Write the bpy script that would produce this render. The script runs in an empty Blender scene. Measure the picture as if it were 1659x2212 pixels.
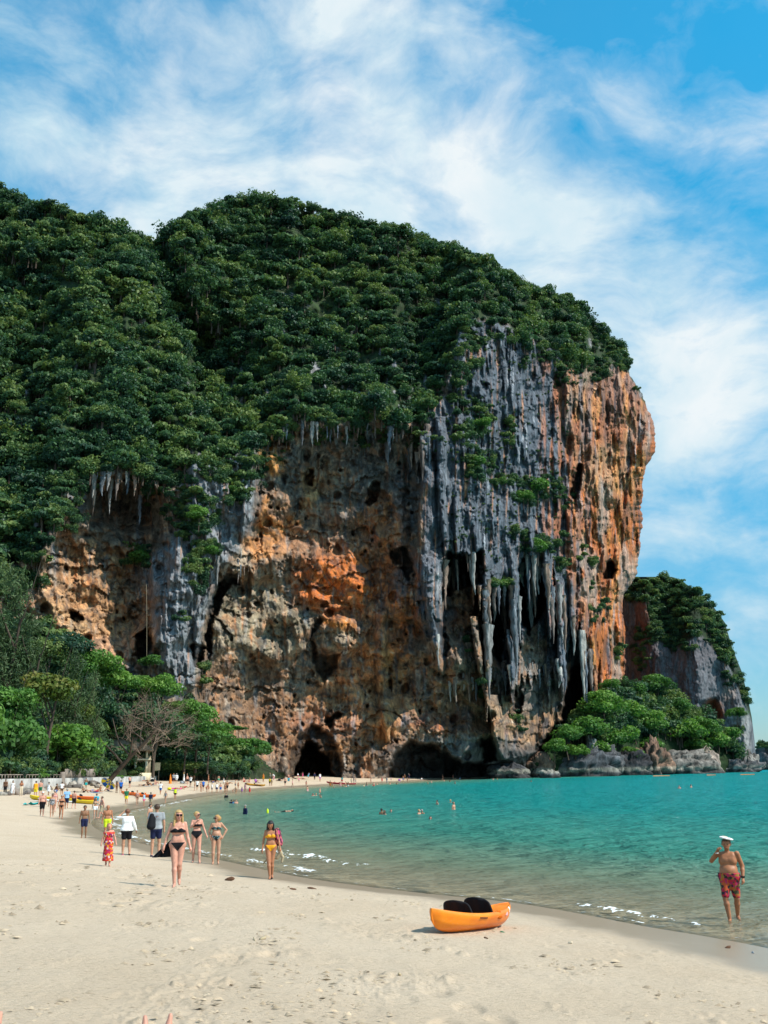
import bpy, math, random
import numpy as np
from mathutils import Vector, Matrix

R_ = math.radians
scene = bpy.context.scene
COL = scene.collection
rng = np.random.default_rng(7)
random.seed(7)

# ------------------------------------------------------------------ camera
EYE = 3.5                       # metres above the sea
FD = 2212.0                      # focal length for a 1659 x 2212 picture
PITCH = math.atan((1662.4 - 1106) / FD)
ROLL = math.atan(0.0155)
f_ = np.array([0, math.cos(PITCH), math.sin(PITCH)])
r0 = np.array([1.0, 0, 0]); u0 = np.array([0, -math.sin(PITCH), math.cos(PITCH)])
r_ = math.cos(ROLL) * r0 - math.sin(ROLL) * u0
u_ = math.sin(ROLL) * r0 + math.cos(ROLL) * u0
cam_d = bpy.data.cameras.new("camera")
cam = bpy.data.objects.new("camera", cam_d); COL.objects.link(cam)
m = Matrix(((r_[0], u_[0], -f_[0]), (r_[1], u_[1], -f_[1]), (r_[2], u_[2], -f_[2]))).to_4x4()
m.translation = Vector((0, 0, EYE))
cam.matrix_world = m
cam_d.sensor_fit = 'VERTICAL'; cam_d.sensor_height = 36; cam_d.sensor_width = 27; cam_d.lens = 36
cam_d.clip_start = 0.3; cam_d.clip_end = 20000
scene.camera = cam

# ------------------------------------------------------------------ view, world, sun
scene.view_settings.view_transform = 'Standard'
scene.view_settings.look = 'None'
scene.view_settings.exposure = 0.36
scene.view_settings.gamma = 1.0
SUN_EL, SUN_DIR = 47.0, np.array([0.93, -0.37])       # towards the sun: right, a little behind the camera
sd = np.array([SUN_DIR[0], SUN_DIR[1]]); sd = sd / np.linalg.norm(sd) * math.cos(R_(SUN_EL))
tosun = Vector((sd[0], sd[1], math.sin(R_(SUN_EL))))
sun_l = bpy.data.lights.new("sun", 'SUN'); sun_l.energy = 4.6; sun_l.angle = R_(0.53); sun_l.color = (1.0, 0.93, 0.83)
sun_o = bpy.data.objects.new("sun", sun_l); COL.objects.link(sun_o)
sun_o.rotation_euler = tosun.to_track_quat('Z', 'Y').to_euler()
world = bpy.data.worlds.new("World"); scene.world = world; world.use_nodes = True


class NT:
    """tiny helper to write node trees"""
    def __init__(s, tree):
        s.t = tree; s.n = tree.nodes; s.l = tree.links
    def new(s, typ, **kw):
        nd = s.n.new(typ)
        for k, v in kw.items():
            if k.startswith('i_'):
                nd.inputs[k[2:].replace('_', ' ')].default_value = v
            else:
                setattr(nd, k, v)
        return nd
    def link(s, a, b):
        s.l.new(a, b)
    def math(s, op, a, b=None, c=None, clamp=False):
        nd = s.n.new('ShaderNodeMath'); nd.operation = op; nd.use_clamp = clamp
        for i, v in enumerate((a, b, c)):
            if v is None: continue
            if isinstance(v, (int, float)): nd.inputs[i].default_value = v
            else: s.l.new(v, nd.inputs[i])
        return nd.outputs[0]
    def vmath(s, op, a, b=None):
        nd = s.n.new('ShaderNodeVectorMath'); nd.operation = op
        for i, v in enumerate((a, b)):
            if v is None: continue
            if isinstance(v, (tuple, list)): nd.inputs[i].default_value = v
            else: s.l.new(v, nd.inputs[i])
        return nd
    def mix(s, fac, a, b, mode='MIX'):
        nd = s.n.new('ShaderNodeMix'); nd.data_type = 'RGBA'; nd.blend_type = mode
        for sock, v in ((nd.inputs[0], fac), (nd.inputs[6], a), (nd.inputs[7], b)):
            if isinstance(v, (int, float)): sock.default_value = v
            elif isinstance(v, (tuple, list)): sock.default_value = tuple(v) + ((1,) if len(v) == 3 else ())
            else: s.l.new(v, sock)
        return nd.outputs[2]
    def ramp(s, fac, stops, interp='LINEAR'):
        nd = s.n.new('ShaderNodeValToRGB'); cr = nd.color_ramp; cr.interpolation = interp
        while len(cr.elements) < len(stops): cr.elements.new(0.5)
        for e, (p, c) in zip(cr.elements, stops):
            e.position = p
            e.color = (c, c, c, 1) if isinstance(c, (int, float)) else tuple(c) + (1,)
        s.l.new(fac, nd.inputs[0])
        return nd.outputs[0]
    def noise(s, vec, scale, detail=4, rough=0.55, dist=0.0, dim='3D'):
        nd = s.n.new('ShaderNodeTexNoise'); nd.noise_dimensions = dim
        nd.inputs['Scale'].default_value = scale; nd.inputs['Detail'].default_value = detail
        nd.inputs['Roughness'].default_value = rough; nd.inputs['Distortion'].default_value = dist
        if vec is not None: s.l.new(vec, nd.inputs['Vector'])
        return nd.outputs['Fac']
    def mapping(s, vec, scale=(1, 1, 1), loc=(0, 0, 0), rot=(0, 0, 0)):
        nd = s.n.new('ShaderNodeMapping')
        nd.inputs['Scale'].default_value = scale; nd.inputs['Location'].default_value = loc
        nd.inputs['Rotation'].default_value = rot
        s.l.new(vec, nd.inputs['Vector'])
        return nd.outputs[0]


def raydir(x, y):
    """direction (Y = 1) through a point of the 1659 x 2212 picture"""
    u = (np.asarray(x, float) - 829.5) / FD; v = (1106 - np.asarray(y, float)) / FD
    d = f_ + u[..., None] * r_ + v[..., None] * u_
    return d / d[..., 1:2]


# ---- world: Nishita sky with a thin broken cloud layer
w = NT(world.node_tree); w.n.clear()
sky = w.new('ShaderNodeTexSky'); sky.sky_type = 'NISHITA'; sky.sun_disc = False
sky.sun_elevation = R_(SUN_EL)
sky.sun_rotation = math.atan2(tosun.x, tosun.y)
sky.air_density = 1.0; sky.dust_density = 0.3; sky.ozone_density = 2.5
tc = w.new('ShaderNodeTexCoord')
sep = w.new('ShaderNodeSeparateXYZ'); w.link(tc.outputs['Generated'], sep.inputs[0])
nrm = w.vmath('NORMALIZE', tc.outputs['Generated']).outputs[0]
warp = w.new('ShaderNodeTexNoise'); warp.inputs['Scale'].default_value = 3.2; warp.inputs['Detail'].default_value = 4
w.link(nrm, warp.inputs['Vector'])
wv = w.vmath('SCALE', w.vmath('SUBTRACT', warp.outputs['Color'], (0.5, 0.5, 0.5)).outputs[0]); wv.inputs[3].default_value = 0.16
Pw = w.vmath('ADD', nrm, wv.outputs[0]).outputs[0]
n1 = w.noise(w.mapping(Pw, (1.0, 1.0, 1.5), (3.1, 1.7, 0), (0, 0.35, 0)), 4.2, 9, 0.55)
n2 = w.noise(w.mapping(Pw, (1.0, 1.0, 2.2), (7.1, 2.7, 0), (0, -0.5, 0)), 9.0, 8, 0.6)
cl = w.math('ADD', w.math('MULTIPLY', n1, 1.0), w.math('MULTIPLY_ADD', n2, 0.9, -0.42))
# where the cloud banks stand, as directions: (picture x, y, angular radius, weight)
BANKS = [(150, 330, .10, .13), (380, 500, .14, .17), (900, 400, .17, .20), (560, 330, .22, .08), (1380, 180, .05, .12), (770, 110, .06, .12), (620, 470, .16, .10),
         (1000, 170, .10, .05), (1130, 470, .10, .12), (1560, 690, .14, .15), (1480, 980, .06, .24), (1500, 830, .10, .12), (1640, 1310, .025, .20), (1600, 160, .05, .08),
         (1640, 320, .03, .10), (40, 470, .12, .10), (1300, 620, .10, .08),
         (1470, 400, .08, -.20), (150, 60, .14, -.13), (1640, 480, .07, -.16), (1330, 20, .10, -.14), (1500, 1180, .12, -.10), (1630, 60, .07, -.08), (1190, 290, .05, -.10),
         (480, 30, .12, -.08), (330, 200, .08, -.05), (1560, 1080, .05, -.06)]
acc = cl
for bx_, by_, rad, wt in BANKS:
    d = raydir(bx_, by_); d = d / np.linalg.norm(d)
    dist = w.vmath('DISTANCE', nrm, tuple(float(q) for q in d)).outputs['Value']
    g = w.math('EXPONENT', w.math('MULTIPLY', w.math('POWER', w.math('DIVIDE', dist, rad), 2.0), -1.0))
    acc = w.math('MULTIPLY_ADD', g, wt * (.72 if wt > 0 else 1.0), acc)
mask = w.ramp(acc, [(0.38, 0.04), (0.50, 0.22), (0.64, 0.56), (0.82, 0.98)], 'LINEAR')
fine = w.noise(Pw, 6.0, 7, 0.6)
cloudc = w.mix(w.ramp(fine, [(0.3, 0.0), (0.65, 1.0)]), (4.2, 6.2, 7.2), (7.2, 7.7, 7.9))
tcol = w.ramp(sep.outputs[2], [(0.0, (.58, .84, 1.08)), (.12, (.50, .98, 1.12)), (.34, (.17, 1.50, 1.58)), (.60, (.10, 1.85, 2.0))])
tint = w.mix(1.0, sky.outputs[0], tcol, 'MULTIPLY')
skyc = w.mix(mask, tint, cloudc)
bg = w.new('ShaderNodeBackground'); w.link(skyc, bg.inputs[0]); bg.inputs[1].default_value = 0.095
wo = w.new('ShaderNodeOutputWorld'); w.link(bg.outputs[0], wo.inputs[0])


# ------------------------------------------------------------------ numpy helpers
def Pt(x, y, D):
    """picture point + distance along +Y -> world"""
    d = raydir(x, y)
    p = d * np.asarray(D, float)[..., None]
    p[..., 2] += EYE
    return p

def Gz(x, y, z=0.0):
    """picture point -> world point on the level z"""
    d = raydir(x, y)
    t = (z - EYE) / d[..., 2]
    return np.stack([d[..., 0] * t, t, np.zeros_like(t) + z], -1)

def sm(a, b, x):
    t = np.clip((x - a) / (b - a), 0, 1)
    return t * t * (3 - 2 * t)

def _hash(ix, iy, seed):
    h = (ix.astype(np.int64) * 374761393 + iy.astype(np.int64) * 668265263 + seed * 1442695041) & 0xFFFFFFFF
    h = ((h ^ (h >> 13)) * 1274126177) & 0xFFFFFFFF
    h = (h ^ (h >> 16)) & 0xFFFFFFFF
    return h

def pn(x, y, seed=0):
    """gradient noise, about -1..1"""
    x = np.asarray(x, float); y = np.asarray(y, float)
    xi = np.floor(x); yi = np.floor(y); xf = x - xi; yf = y - yi
    u = xf * xf * xf * (xf * (xf * 6 - 15) + 10); v = yf * yf * yf * (yf * (yf * 6 - 15) + 10)
    def g(ox, oy):
        a = _hash(xi + ox, yi + oy, seed) / 4294967296.0 * 6.2831853
        return np.cos(a) * (xf - ox) + np.sin(a) * (yf - oy)
    a = g(0, 0) * (1 - u) + g(1, 0) * u
    b = g(0, 1) * (1 - u) + g(1, 1) * u
    return (a * (1 - v) + b * v) * 1.5

def fbm(x, y, seed=0, oct=5, gain=0.5):
    s = 0; a = 1; t = 0
    for i in range(oct):
        s = s + a * pn(x * 2 ** i, y * 2 ** i, seed + i * 17); t += a; a *= gain
    return s / t

def ridged(x, y, seed=0, oct=4, gain=0.5):
    s = 0; a = 1; t = 0
    for i in range(oct):
        s = s + a * (1 - np.abs(pn(x * 2 ** i, y * 2 ** i, seed + i * 13)) * 1.6); t += a; a *= gain
    return s / t

def worley(x, y, seed=0):
    xi = np.floor(x); yi = np.floor(y)
    f1 = np.full(np.shape(x), 9.0); cid = np.zeros(np.shape(x))
    for ox in (-1, 0, 1):
        for oy in (-1, 0, 1):
            h = _hash(xi + ox, yi + oy, seed)
            fx = xi + ox + (h & 0xFFFF) / 65536.0; fy = yi + oy + ((h >> 16) & 0xFFFF) / 65536.0
            d = np.hypot(fx - x, fy - y)
            m_ = d < f1
            f1 = np.where(m_, d, f1); cid = np.where(m_, (h % 1000) / 1000.0, cid)
    return f1, cid

def sdpoly(px, py, poly):
    """signed distance, negative inside"""
    poly = np.asarray(poly, float); n = len(poly)
    d = np.full(np.shape(px), 1e18); inside = np.zeros(np.shape(px), bool)
    for i in range(n):
        a = poly[i]; b = poly[(i + 1) % n]
        e = b - a; wx = px - a[0]; wy = py - a[1]
        t = np.clip((wx * e[0] + wy * e[1]) / max(e @ e, 1e-9), 0, 1)
        dx = wx - e[0] * t; dy = wy - e[1] * t
        d = np.minimum(d, dx * dx + dy * dy)
        c = ((a[1] > py) != (b[1] > py))
        xi = (b[0] - a[0]) * (py - a[1]) / ((b[1] - a[1]) if abs(b[1] - a[1]) > 1e-9 else 1e-9) + a[0]
        inside ^= c & (px < xi)
    d = np.sqrt(d)
    return np.where(inside, -d, d)

def distline(px, py, pts):
    """distance to an open polyline and the parameter 0..1 along it"""
    pts = np.asarray(pts, float); d = np.full(np.shape(px), 1e18); tt = np.zeros(np.shape(px)); n = len(pts) - 1
    for i in range(n):
        a = pts[i]; b = pts[i + 1]; e = b - a; wx = px - a[0]; wy = py - a[1]
        t = np.clip((wx * e[0] + wy * e[1]) / max(e @ e, 1e-9), 0, 1)
        q = (wx - e[0] * t) ** 2 + (wy - e[1] * t) ** 2
        m_ = q < d; d = np.where(m_, q, d); tt = np.where(m_, (i + t) / n, tt)
    return np.sqrt(d), tt


def mesh_np(name, verts, faces, mat=None, parent=None, smooth=True, attrs=None, link=True):
    """mesh from numpy; faces is (n,3) or (n,4) int"""
    me = bpy.data.meshes.new(name)
    verts = np.asarray(verts, np.float32); faces = np.asarray(faces, np.int32)
    k = faces.shape[1]
    me.vertices.add(len(verts)); me.vertices.foreach_set("co", verts.ravel())
    me.loops.add(faces.size); me.loops.foreach_set("vertex_index", faces.ravel())
    me.polygons.add(len(faces))
    me.polygons.foreach_set("loop_start", np.arange(0, faces.size, k, dtype=np.int32))
    me.polygons.foreach_set("loop_total", np.full(len(faces), k, np.int32))
    if smooth: me.polygons.foreach_set("use_smooth", np.ones(len(faces), bool))
    me.update(calc_edges=True)
    for an, arr in (attrs or {}).items():
        arr = np.asarray(arr, np.float32)
        if arr.ndim == 1:
            at = me.attributes.new(an, 'FLOAT', 'POINT'); at.data.foreach_set("value", arr)
        else:
            at = me.attributes.new(an, 'FLOAT_COLOR', 'POINT')
            c = np.ones((len(arr), 4), np.float32); c[:, :3] = arr; at.data.foreach_set("color", c.ravel())
    if mat is not None:
        for q in (mat if isinstance(mat, (list, tuple)) else [mat]): me.materials.append(q)
    if not link: return me
    o = bpy.data.objects.new(name, me); COL.objects.link(o)
    if parent is not None: o.parent = parent
    return o

def grid_faces(ny, nx, keep=None):
    i = np.arange(ny - 1)[:, None] * nx + np.arange(nx - 1)[None, :]
    f = np.stack([i, i + nx, i + nx + 1, i + 1], -1).reshape(-1, 4)   # y grows downwards in the picture -> faces look at the camera
    if keep is not None: f = f[keep[f].all(1)]
    return f

def tag(o, label=None, cat=None, group=None, kind=None):
    if label: o['label'] = label
    if cat: o['category'] = cat
    if group: o['group'] = group
    if kind: o['kind'] = kind
    return o

def empty(name, loc=(0, 0, 0), rz=0.0):
    o = bpy.data.objects.new(name, None); o.empty_display_size = 0.2; COL.objects.link(o)
    o.location = loc; o.rotation_euler = (0, 0, rz)
    return o


# ------------------------------------------------------------------ materials
def new_mat(name):
    m_ = bpy.data.materials.new(name); m_.use_nodes = True
    t = NT(m_.node_tree); t.n.clear()
    out = t.new('ShaderNodeOutputMaterial')
    return m_, t, out

def simple_mat(name, col, rough=0.6, spec=0.3, metal=0.0, bump=0.0, bscale=20.0, var=0.12, vscale=4.0):
    m_, t, out = new_mat(name)
    b = t.new('ShaderNodeBsdfPrincipled')
    tcn = t.new('ShaderNodeTexCoord')
    n_ = t.noise(tcn.outputs['Object'], vscale, 4, 0.6)
    c = t.mix(t.ramp(n_, [(0.3, 0.0), (0.7, 1.0)]), tuple(v * (1 - var) for v in col), tuple(min(1, v * (1 + var)) for v in col))
    t.link(c, b.inputs['Base Color'])
    b.inputs['Roughness'].default_value = rough; b.inputs['Specular IOR Level'].default_value = spec
    b.inputs['Metallic'].default_value = metal
    if bump:
        bn = t.new('ShaderNodeBump'); bn.inputs['Strength'].default_value = bump; bn.inputs['Distance'].default_value = 0.02
        t.link(t.noise(tcn.outputs['Object'], bscale, 5, 0.6), bn.inputs['Height']); t.link(bn.outputs[0], b.inputs['Normal'])
    t.link(b.outputs[0], out.inputs[0])
    return m_

def rock_mat():
    m_, t, out = new_mat("limestone")
    b = t.new('ShaderNodeBsdfPrincipled'); b.inputs['Roughness'].default_value = 0.85; b.inputs['Specular IOR Level'].default_value = 0.2
    at = t.new('ShaderNodeAttribute'); at.attribute_name = 'rock'
    fl = t.new('ShaderNodeAttribute'); fl.attribute_name = 'flute'
    geo = t.new('ShaderNodeNewGeometry'); p = geo.outputs['Position']
    stretched = t.mapping(p, (1.1, 1.1, 0.10)); soft = t.mapping(p, (0.62, 0.62, 0.26))
    ns = t.noise(stretched, 0.9, 6, 0.62, 0.4); nb = t.noise(soft, 0.55, 7, 0.65, 0.7)
    n_ = t.mix(fl.outputs['Fac'], nb, ns)
    stain = t.noise(soft, 1.3, 5, 0.7, 1.0)
    k = t.ramp(n_, [(0.30, 0.24), (0.43, 0.68), (0.56, 1.10), (0.72, 1.8)])
    c = t.mix(1.0, at.outputs['Color'], k, 'MULTIPLY')
    dark = t.ramp(stain, [(0.36, 1.0), (0.47, 0.0)])
    c = t.mix(t.math('MULTIPLY', dark, 0.6), c, (0.035, 0.037, 0.042))
    t.link(c, b.inputs['Base Color'])
    bn = t.new('ShaderNodeBump'); bn.inputs['Strength'].default_value = 1.0; bn.inputs['Distance'].default_value = 0.7
    t.link(t.math('ADD', n_, t.math('MULTIPLY', stain, 0.5)), bn.inputs['Height']); t.link(bn.outputs[0], b.inputs['Normal'])
    t.link(b.outputs[0], out.inputs[0])
    return m_

def leaf_mat(name, cols, trans=0.28, objvar=0.35, posscale=0.02):
    """cols: dark, mid, light foliage colours"""
    m_, t, out = new_mat(name)
    at = t.new('ShaderNodeAttribute'); at.attribute_name = 'tint'
    oi = t.new('ShaderNodeObjectInfo')
    geo = t.new('ShaderNodeNewGeometry')
    pn_ = t.noise(geo.outputs['Position'], posscale, 3, 0.6)
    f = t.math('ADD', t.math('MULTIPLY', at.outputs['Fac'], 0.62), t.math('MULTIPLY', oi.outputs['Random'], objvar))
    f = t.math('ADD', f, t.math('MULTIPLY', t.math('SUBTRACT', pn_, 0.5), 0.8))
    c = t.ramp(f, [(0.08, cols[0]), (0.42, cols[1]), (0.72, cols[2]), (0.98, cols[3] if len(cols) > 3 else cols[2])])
    d = t.new('ShaderNodeBsdfPrincipled'); d.inputs['Roughness'].default_value = 0.55; d.inputs['Specular IOR Level'].default_value = 0.25
    tr = t.new('ShaderNodeBsdfTranslucent')
    t.link(c, d.inputs['Base Color'])
    t.link(t.mix(1.0, c, (1.0, 1.15, 0.6), 'MULTIPLY'), tr.inputs[0])
    mx = t.new('ShaderNodeMixShader'); mx.inputs[0].default_value = trans
    t.link(d.outputs[0], mx.inputs[1]); t.link(tr.outputs[0], mx.inputs[2]); t.link(mx.outputs[0], out.inputs[0])
    return m_

M_rock = rock_mat()
M_jungle = leaf_mat("jungle_leaves", [(0.012, 0.040, 0.030), (0.030, 0.080, 0.044), (0.064, 0.140, 0.052), (0.15, 0.21, 0.06)], 0.30, .62, .035)
M_grove = leaf_mat("grove_leaves", [(0.026, 0.070, 0.022), (0.066, 0.165, 0.034), (0.130, 0.265, 0.046), (0.22, 0.34, 0.07)], 0.36, 0.35, 0.05)
M_casu = leaf_mat("feathery_needles", [(0.024, 0.048, 0.022), (0.055, 0.100, 0.040), (0.10, 0.155, 0.06)], 0.2, 0.2)
M_autumn = leaf_mat("turning_leaves", [(0.04, 0.07, 0.016), (0.09, 0.14, 0.025), (0.20, 0.18, 0.04), (0.38, 0.15, 0.06)], 0.3, 0.2)
M_bark = simple_mat("bark", (0.085, 0.065, 0.05), 0.9, 0.1, bump=0.8, bscale=6, var=0.35, vscale=2)
M_twig = simple_mat("bare_twigs", (0.24, 0.175, 0.13), 0.9, 0.1, var=0.25)
M_under = simple_mat("undergrowth", (0.018, 0.034, 0.014), 0.95, 0.1, var=0.6, vscale=0.4)

# ------------------------------------------------------------------ shoreline and ground height
SHORE_PX = np.array([(3600, 3230), (2900, 3075), (2400, 2962), (2200, 2925), (2000, 2893), (1830, 2858), (1600, 2818), (1300, 2790), (1000, 2752), (870, 2728),
            (700, 2690), (500, 2650), (380, 2622), (318, 2600), (288, 2583), (282, 2566), (310, 2550), (400, 2530), (500, 2511), (585, 2495), (700, 2478),
            (800, 2468), (900, 2461), (1000, 2455), (1110, 2450), (1240, 2444), (1382, 2436), (1500, 2433), (1640, 2429)], float) / 1.44665
SHORE = Gz(SHORE_PX[:, 0], SHORE_PX[:, 1])[:, :2]
for _ in range(2):
    q = [SHORE[:1]]
    for i in range(len(SHORE) - 1): q.append(SHORE[i:i + 1] * .75 + SHORE[i + 1:i + 2] * .25); q.append(SHORE[i:i + 1] * .25 + SHORE[i + 1:i + 2] * .75)
    q.append(SHORE[-1:]); SHORE = np.concatenate(q)
SEA_POLY = np.vstack([SHORE, [(56, 440), (56, 14000), (16000, 14000), (16000, -600), (60, -600), (22, 2)]])

def ground_z(X, Y):
    X = np.asarray(X, float); Y = np.asarray(Y, float)
    s, _ = distline(X, Y, SHORE)
    inside = sdpoly(X, Y, SEA_POLY) < 0
    land = 2.6 * (1 - np.exp(-s / 25.0)) + 0.05 * fbm(X / 7, Y / 7, 3, 3) * sm(1, 8, s)
    sea = -np.minimum(0.065 * s, 3 + 0.02 * s)
    return np.where(inside, np.maximum(sea, -12), land), np.where(inside, -s, s)

def cap_d(x):   # nothing of the beach stands deeper than this (x in source pixels)
    return float(np.interp(x, [520, 760, 1000, 1230, 1450, 1700], [262, 284, 300, 318, 350, 392])) if x > 430 else 999.0

def on_ground(x, y, src=True):
    """world point where the picture ray meets the sand (or the sea floor)"""
    if src: x = x / 1.44665; y = y / 1.44665
    d = raydir(np.array([x]), np.array([y]))[0]
    z = 1.0
    p = None
    ts = np.concatenate([np.arange(3, 60, .25), np.arange(60, 480, 1.0)])
    pts = d[None, :] * ts[:, None]; pts[:, 2] += EYE
    gz, _ = ground_z(pts[:, 0], pts[:, 1])
    hit = np.nonzero(pts[:, 2] <= gz)[0]
    if len(hit) == 0: return pts[-1].copy()
    i = max(hit[0], 1)
    a = pts[i - 1][2] - gz[i - 1]; b = gz[i] - pts[i][2]
    k = a / (a + b + 1e-9)
    q = pts[i - 1] * (1 - k) + pts[i] * k
    lim = cap_d(x * 1.44665) if y * 1.44665 < 2462 else 999
    if q[1] > lim: q = d * lim
    q[2] = ground_z(q[:1], q[1:2])[0][0]
    return q


WX = np.array([-260., 0, 95, 196, 330, 490]); WBY = [2475, 2469, 2464, 2457, 2448, 2440]
WD = np.array([on_ground(a, b)[1] for a, b in zip(WX, WBY)])
print("wall distances", WD.round())
def wall_d(xd): return np.interp(np.asarray(xd, float) * 1.44665, WX, WD)

# ------------------------------------------------------------------ the great cliff
def interp(x, pts):
    pts = np.asarray(pts, float); o = np.argsort(pts[:, 0], kind='stable')
    return np.interp(x, pts[o, 0], pts[o, 1])

# right-hand outline, x for each picture height
XR = [(300, 560), (428, 570), (440, 640), (462, 735), (480, 785), (500, 860), (515, 905), (540, 990), (565, 1050), (605, 1120), (635, 1180), (650, 1232), (675, 1260), (700, 1276),
      (720, 1310), (755, 1346), (780, 1360), (800, 1359), (850, 1383), (890, 1403), (935, 1418), (975, 1415), (1010, 1394), (1050, 1389), (1110, 1385), (1180, 1383), (1240, 1376),
      (1290, 1345), (1340, 1347), (1400, 1352), (1450, 1350), (1500, 1345), (1720, 1345)]
# top outline on the left (left ridge, saddle, dome)
YT = [(-160, 330), (0, 405), (30, 425), (60, 440), (120, 450), (160, 468), (230, 492), (300, 515), (330, 530), (360, 515), (395, 482), (410, 468), (450, 455), (480, 440), (550, 432), (600, 440), (700, 470), (2000, 300)]
RIM = [(-160, 1290), (0, 1235), (60, 1205), (100, 1120), (150, 1055), (200, 1012), (290, 1008), (340, 1030), (400, 1000), (470, 1010), (540, 985), (580, 940), (640, 912), (800, 908), (900, 915), (950, 870),
       (975, 790), (1000, 690), (1050, 690), (1100, 712), (1150, 738), (1200, 752), (1250, 785), (1290, 812), (1340, 790), (1420, 900)]
FOOT = [(-160, 232), (0, 250), (300, 272), (500, 290), (700, 302), (850, 312), (1000, 330), (1150, 366), (1250, 394), (1345, 416), (1420, 422)]

def wobble(x, y, a, s, seed):
    return x + a * fbm(x / s, y / s, seed, 4), y + a * fbm(x / s, y / s, seed + 91, 4)

POLY_ALCOVE = [(150, 1085), (195, 1030), (290, 1020), (350, 1065), (385, 1150), (372, 1250), (330, 1400), (290, 1445), (200, 1400), (130, 1340), (85, 1270), (110, 1180)]
POLY_MAIN = [(560, 955), (640, 922), (800, 918), (905, 930), (940, 985), (925, 1060), (905, 1200), (900, 1320), (940, 1440), (1000, 1500), (1110, 1580), (1130, 1720), (560, 1720), (430, 1590),
             (425, 1470), (448, 1330), (470, 1240), (535, 1170), (552, 1050)]
POLY_PILLAR = [(400, 985), (545, 955), (556, 1040), (540, 1150), (470, 1235), (450, 1310), (420, 1470), (380, 1500), (350, 1430), (330, 1300), (300, 1225), (345, 1180), (395, 1120)]
POLY_CURTAIN = [(905, 905), (960, 850), (980, 700), (1050, 690), (1200, 755), (1235, 1010), (1270, 1260), (1285, 1380), (1240, 1470), (1215, 1500), (1150, 1300), (1100, 1500), (1040, 1280), (955, 1205), (958, 1420), (905, 1340), (915, 1050)]
POLY_NOSE = [(1212, 780), (1262, 840), (1300, 800), (1365, 780), (1440, 930), (1420, 1000), (1395, 1200), (1400, 1720), (1275, 1720), (1262, 1490), (1245, 1300), (1235, 1120), (1222, 1000)]
CAVES = [  # polygon, depth (m), softness (px)
    ([(634, 1705), (638, 1658), (646, 1622), (664, 1602), (684, 1606), (700, 1630), (716, 1648), (724, 1675), (724, 1705)], 36, 9),
    ([(622, 1640), (640, 1588), (672, 1566), (708, 1578), (730, 1612), (742, 1660), (735, 1700), (625, 1700)], 7, 12),
    ([(700, 1560), (722, 1536), (740, 1540), (728, 1556), (712, 1572)], 7, 6),
    ([(832, 1668), (850, 1620), (880, 1600), (950, 1610), (985, 1640), (1060, 1650), (1120, 1655), (1130, 1705), (832, 1705)], 16, 12),
    ([(1035, 1600), (1060, 1590), (1075, 1640), (1040, 1650)], 14, 6),
    ([(955, 1215), (965, 1190), (1005, 1200), (1040, 1185), (1045, 1260), (1000, 1270), (965, 1285)], 22, 8),
    ([(1062, 1290), (1085, 1250), (1095, 1330), (1085, 1440), (1060, 1400)], 16, 7),
    ([(1118, 1225), (1135, 1195), (1165, 1205), (1180, 1260), (1172, 1330), (1140, 1370), (1120, 1330)], 22, 8),
    ([(1215, 1495), (1240, 1440), (1275, 1425), (1262, 1490), (1250, 1560), (1260, 1640), (1215, 1640), (1160, 1680), (1120, 1670), (1180, 1590), (1210, 1560)], 26, 10),
    ([(1228, 1030), (1250, 1005), (1262, 1010), (1250, 1060), (1236, 1090)], 10, 5),
    ([(1306, 1235), (1318, 1205), (1332, 1235), (1322, 1255), (1305, 1255)], 14, 4),
    ([(285, 1420), (300, 1370), (325, 1350), (330, 1400), (318, 1440)], 14, 7),
    ([(145, 1335), (152, 1318), (168, 1322), (182, 1345), (165, 1352)], 8, 5),
    ([(795, 1050), (806, 1036), (818, 1042), (818, 1085), (798, 1090)], 8, 4),
    ([(470, 1262), (490, 1235), (515, 1238), (520, 1262), (500, 1262), (480, 1290), (462, 1340), (450, 1420), (440, 1400), (450, 1320)], 8, 5),
    ([(480, 1020), (1, 1), (2, 2)], 0, 1),
    ([(656, 1030), (662, 1010), (675, 1015), (672, 1050), (660, 1052)], 6, 4),
    ([(842, 1185), (880, 1180), (895, 1230), (885, 1260), (855, 1215)], 7, 7),
    ([(738, 1410), (690, 1420), (680, 1380), (700, 1340), (690, 1330), (672, 1370), (670, 1430), (700, 1480), (720, 1450)], 5, 7),
    ([(408, 1400), (420, 1385), (440, 1400), (435, 1450), (418, 1440)], 8, 5),
    ([(1105, 1490), (1125, 1480), (1130, 1530), (1110, 1560)], 6, 5),
    ([(935, 1330), (960, 1340), (975, 1400), (960, 1420)], 5, 6),
]
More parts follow.
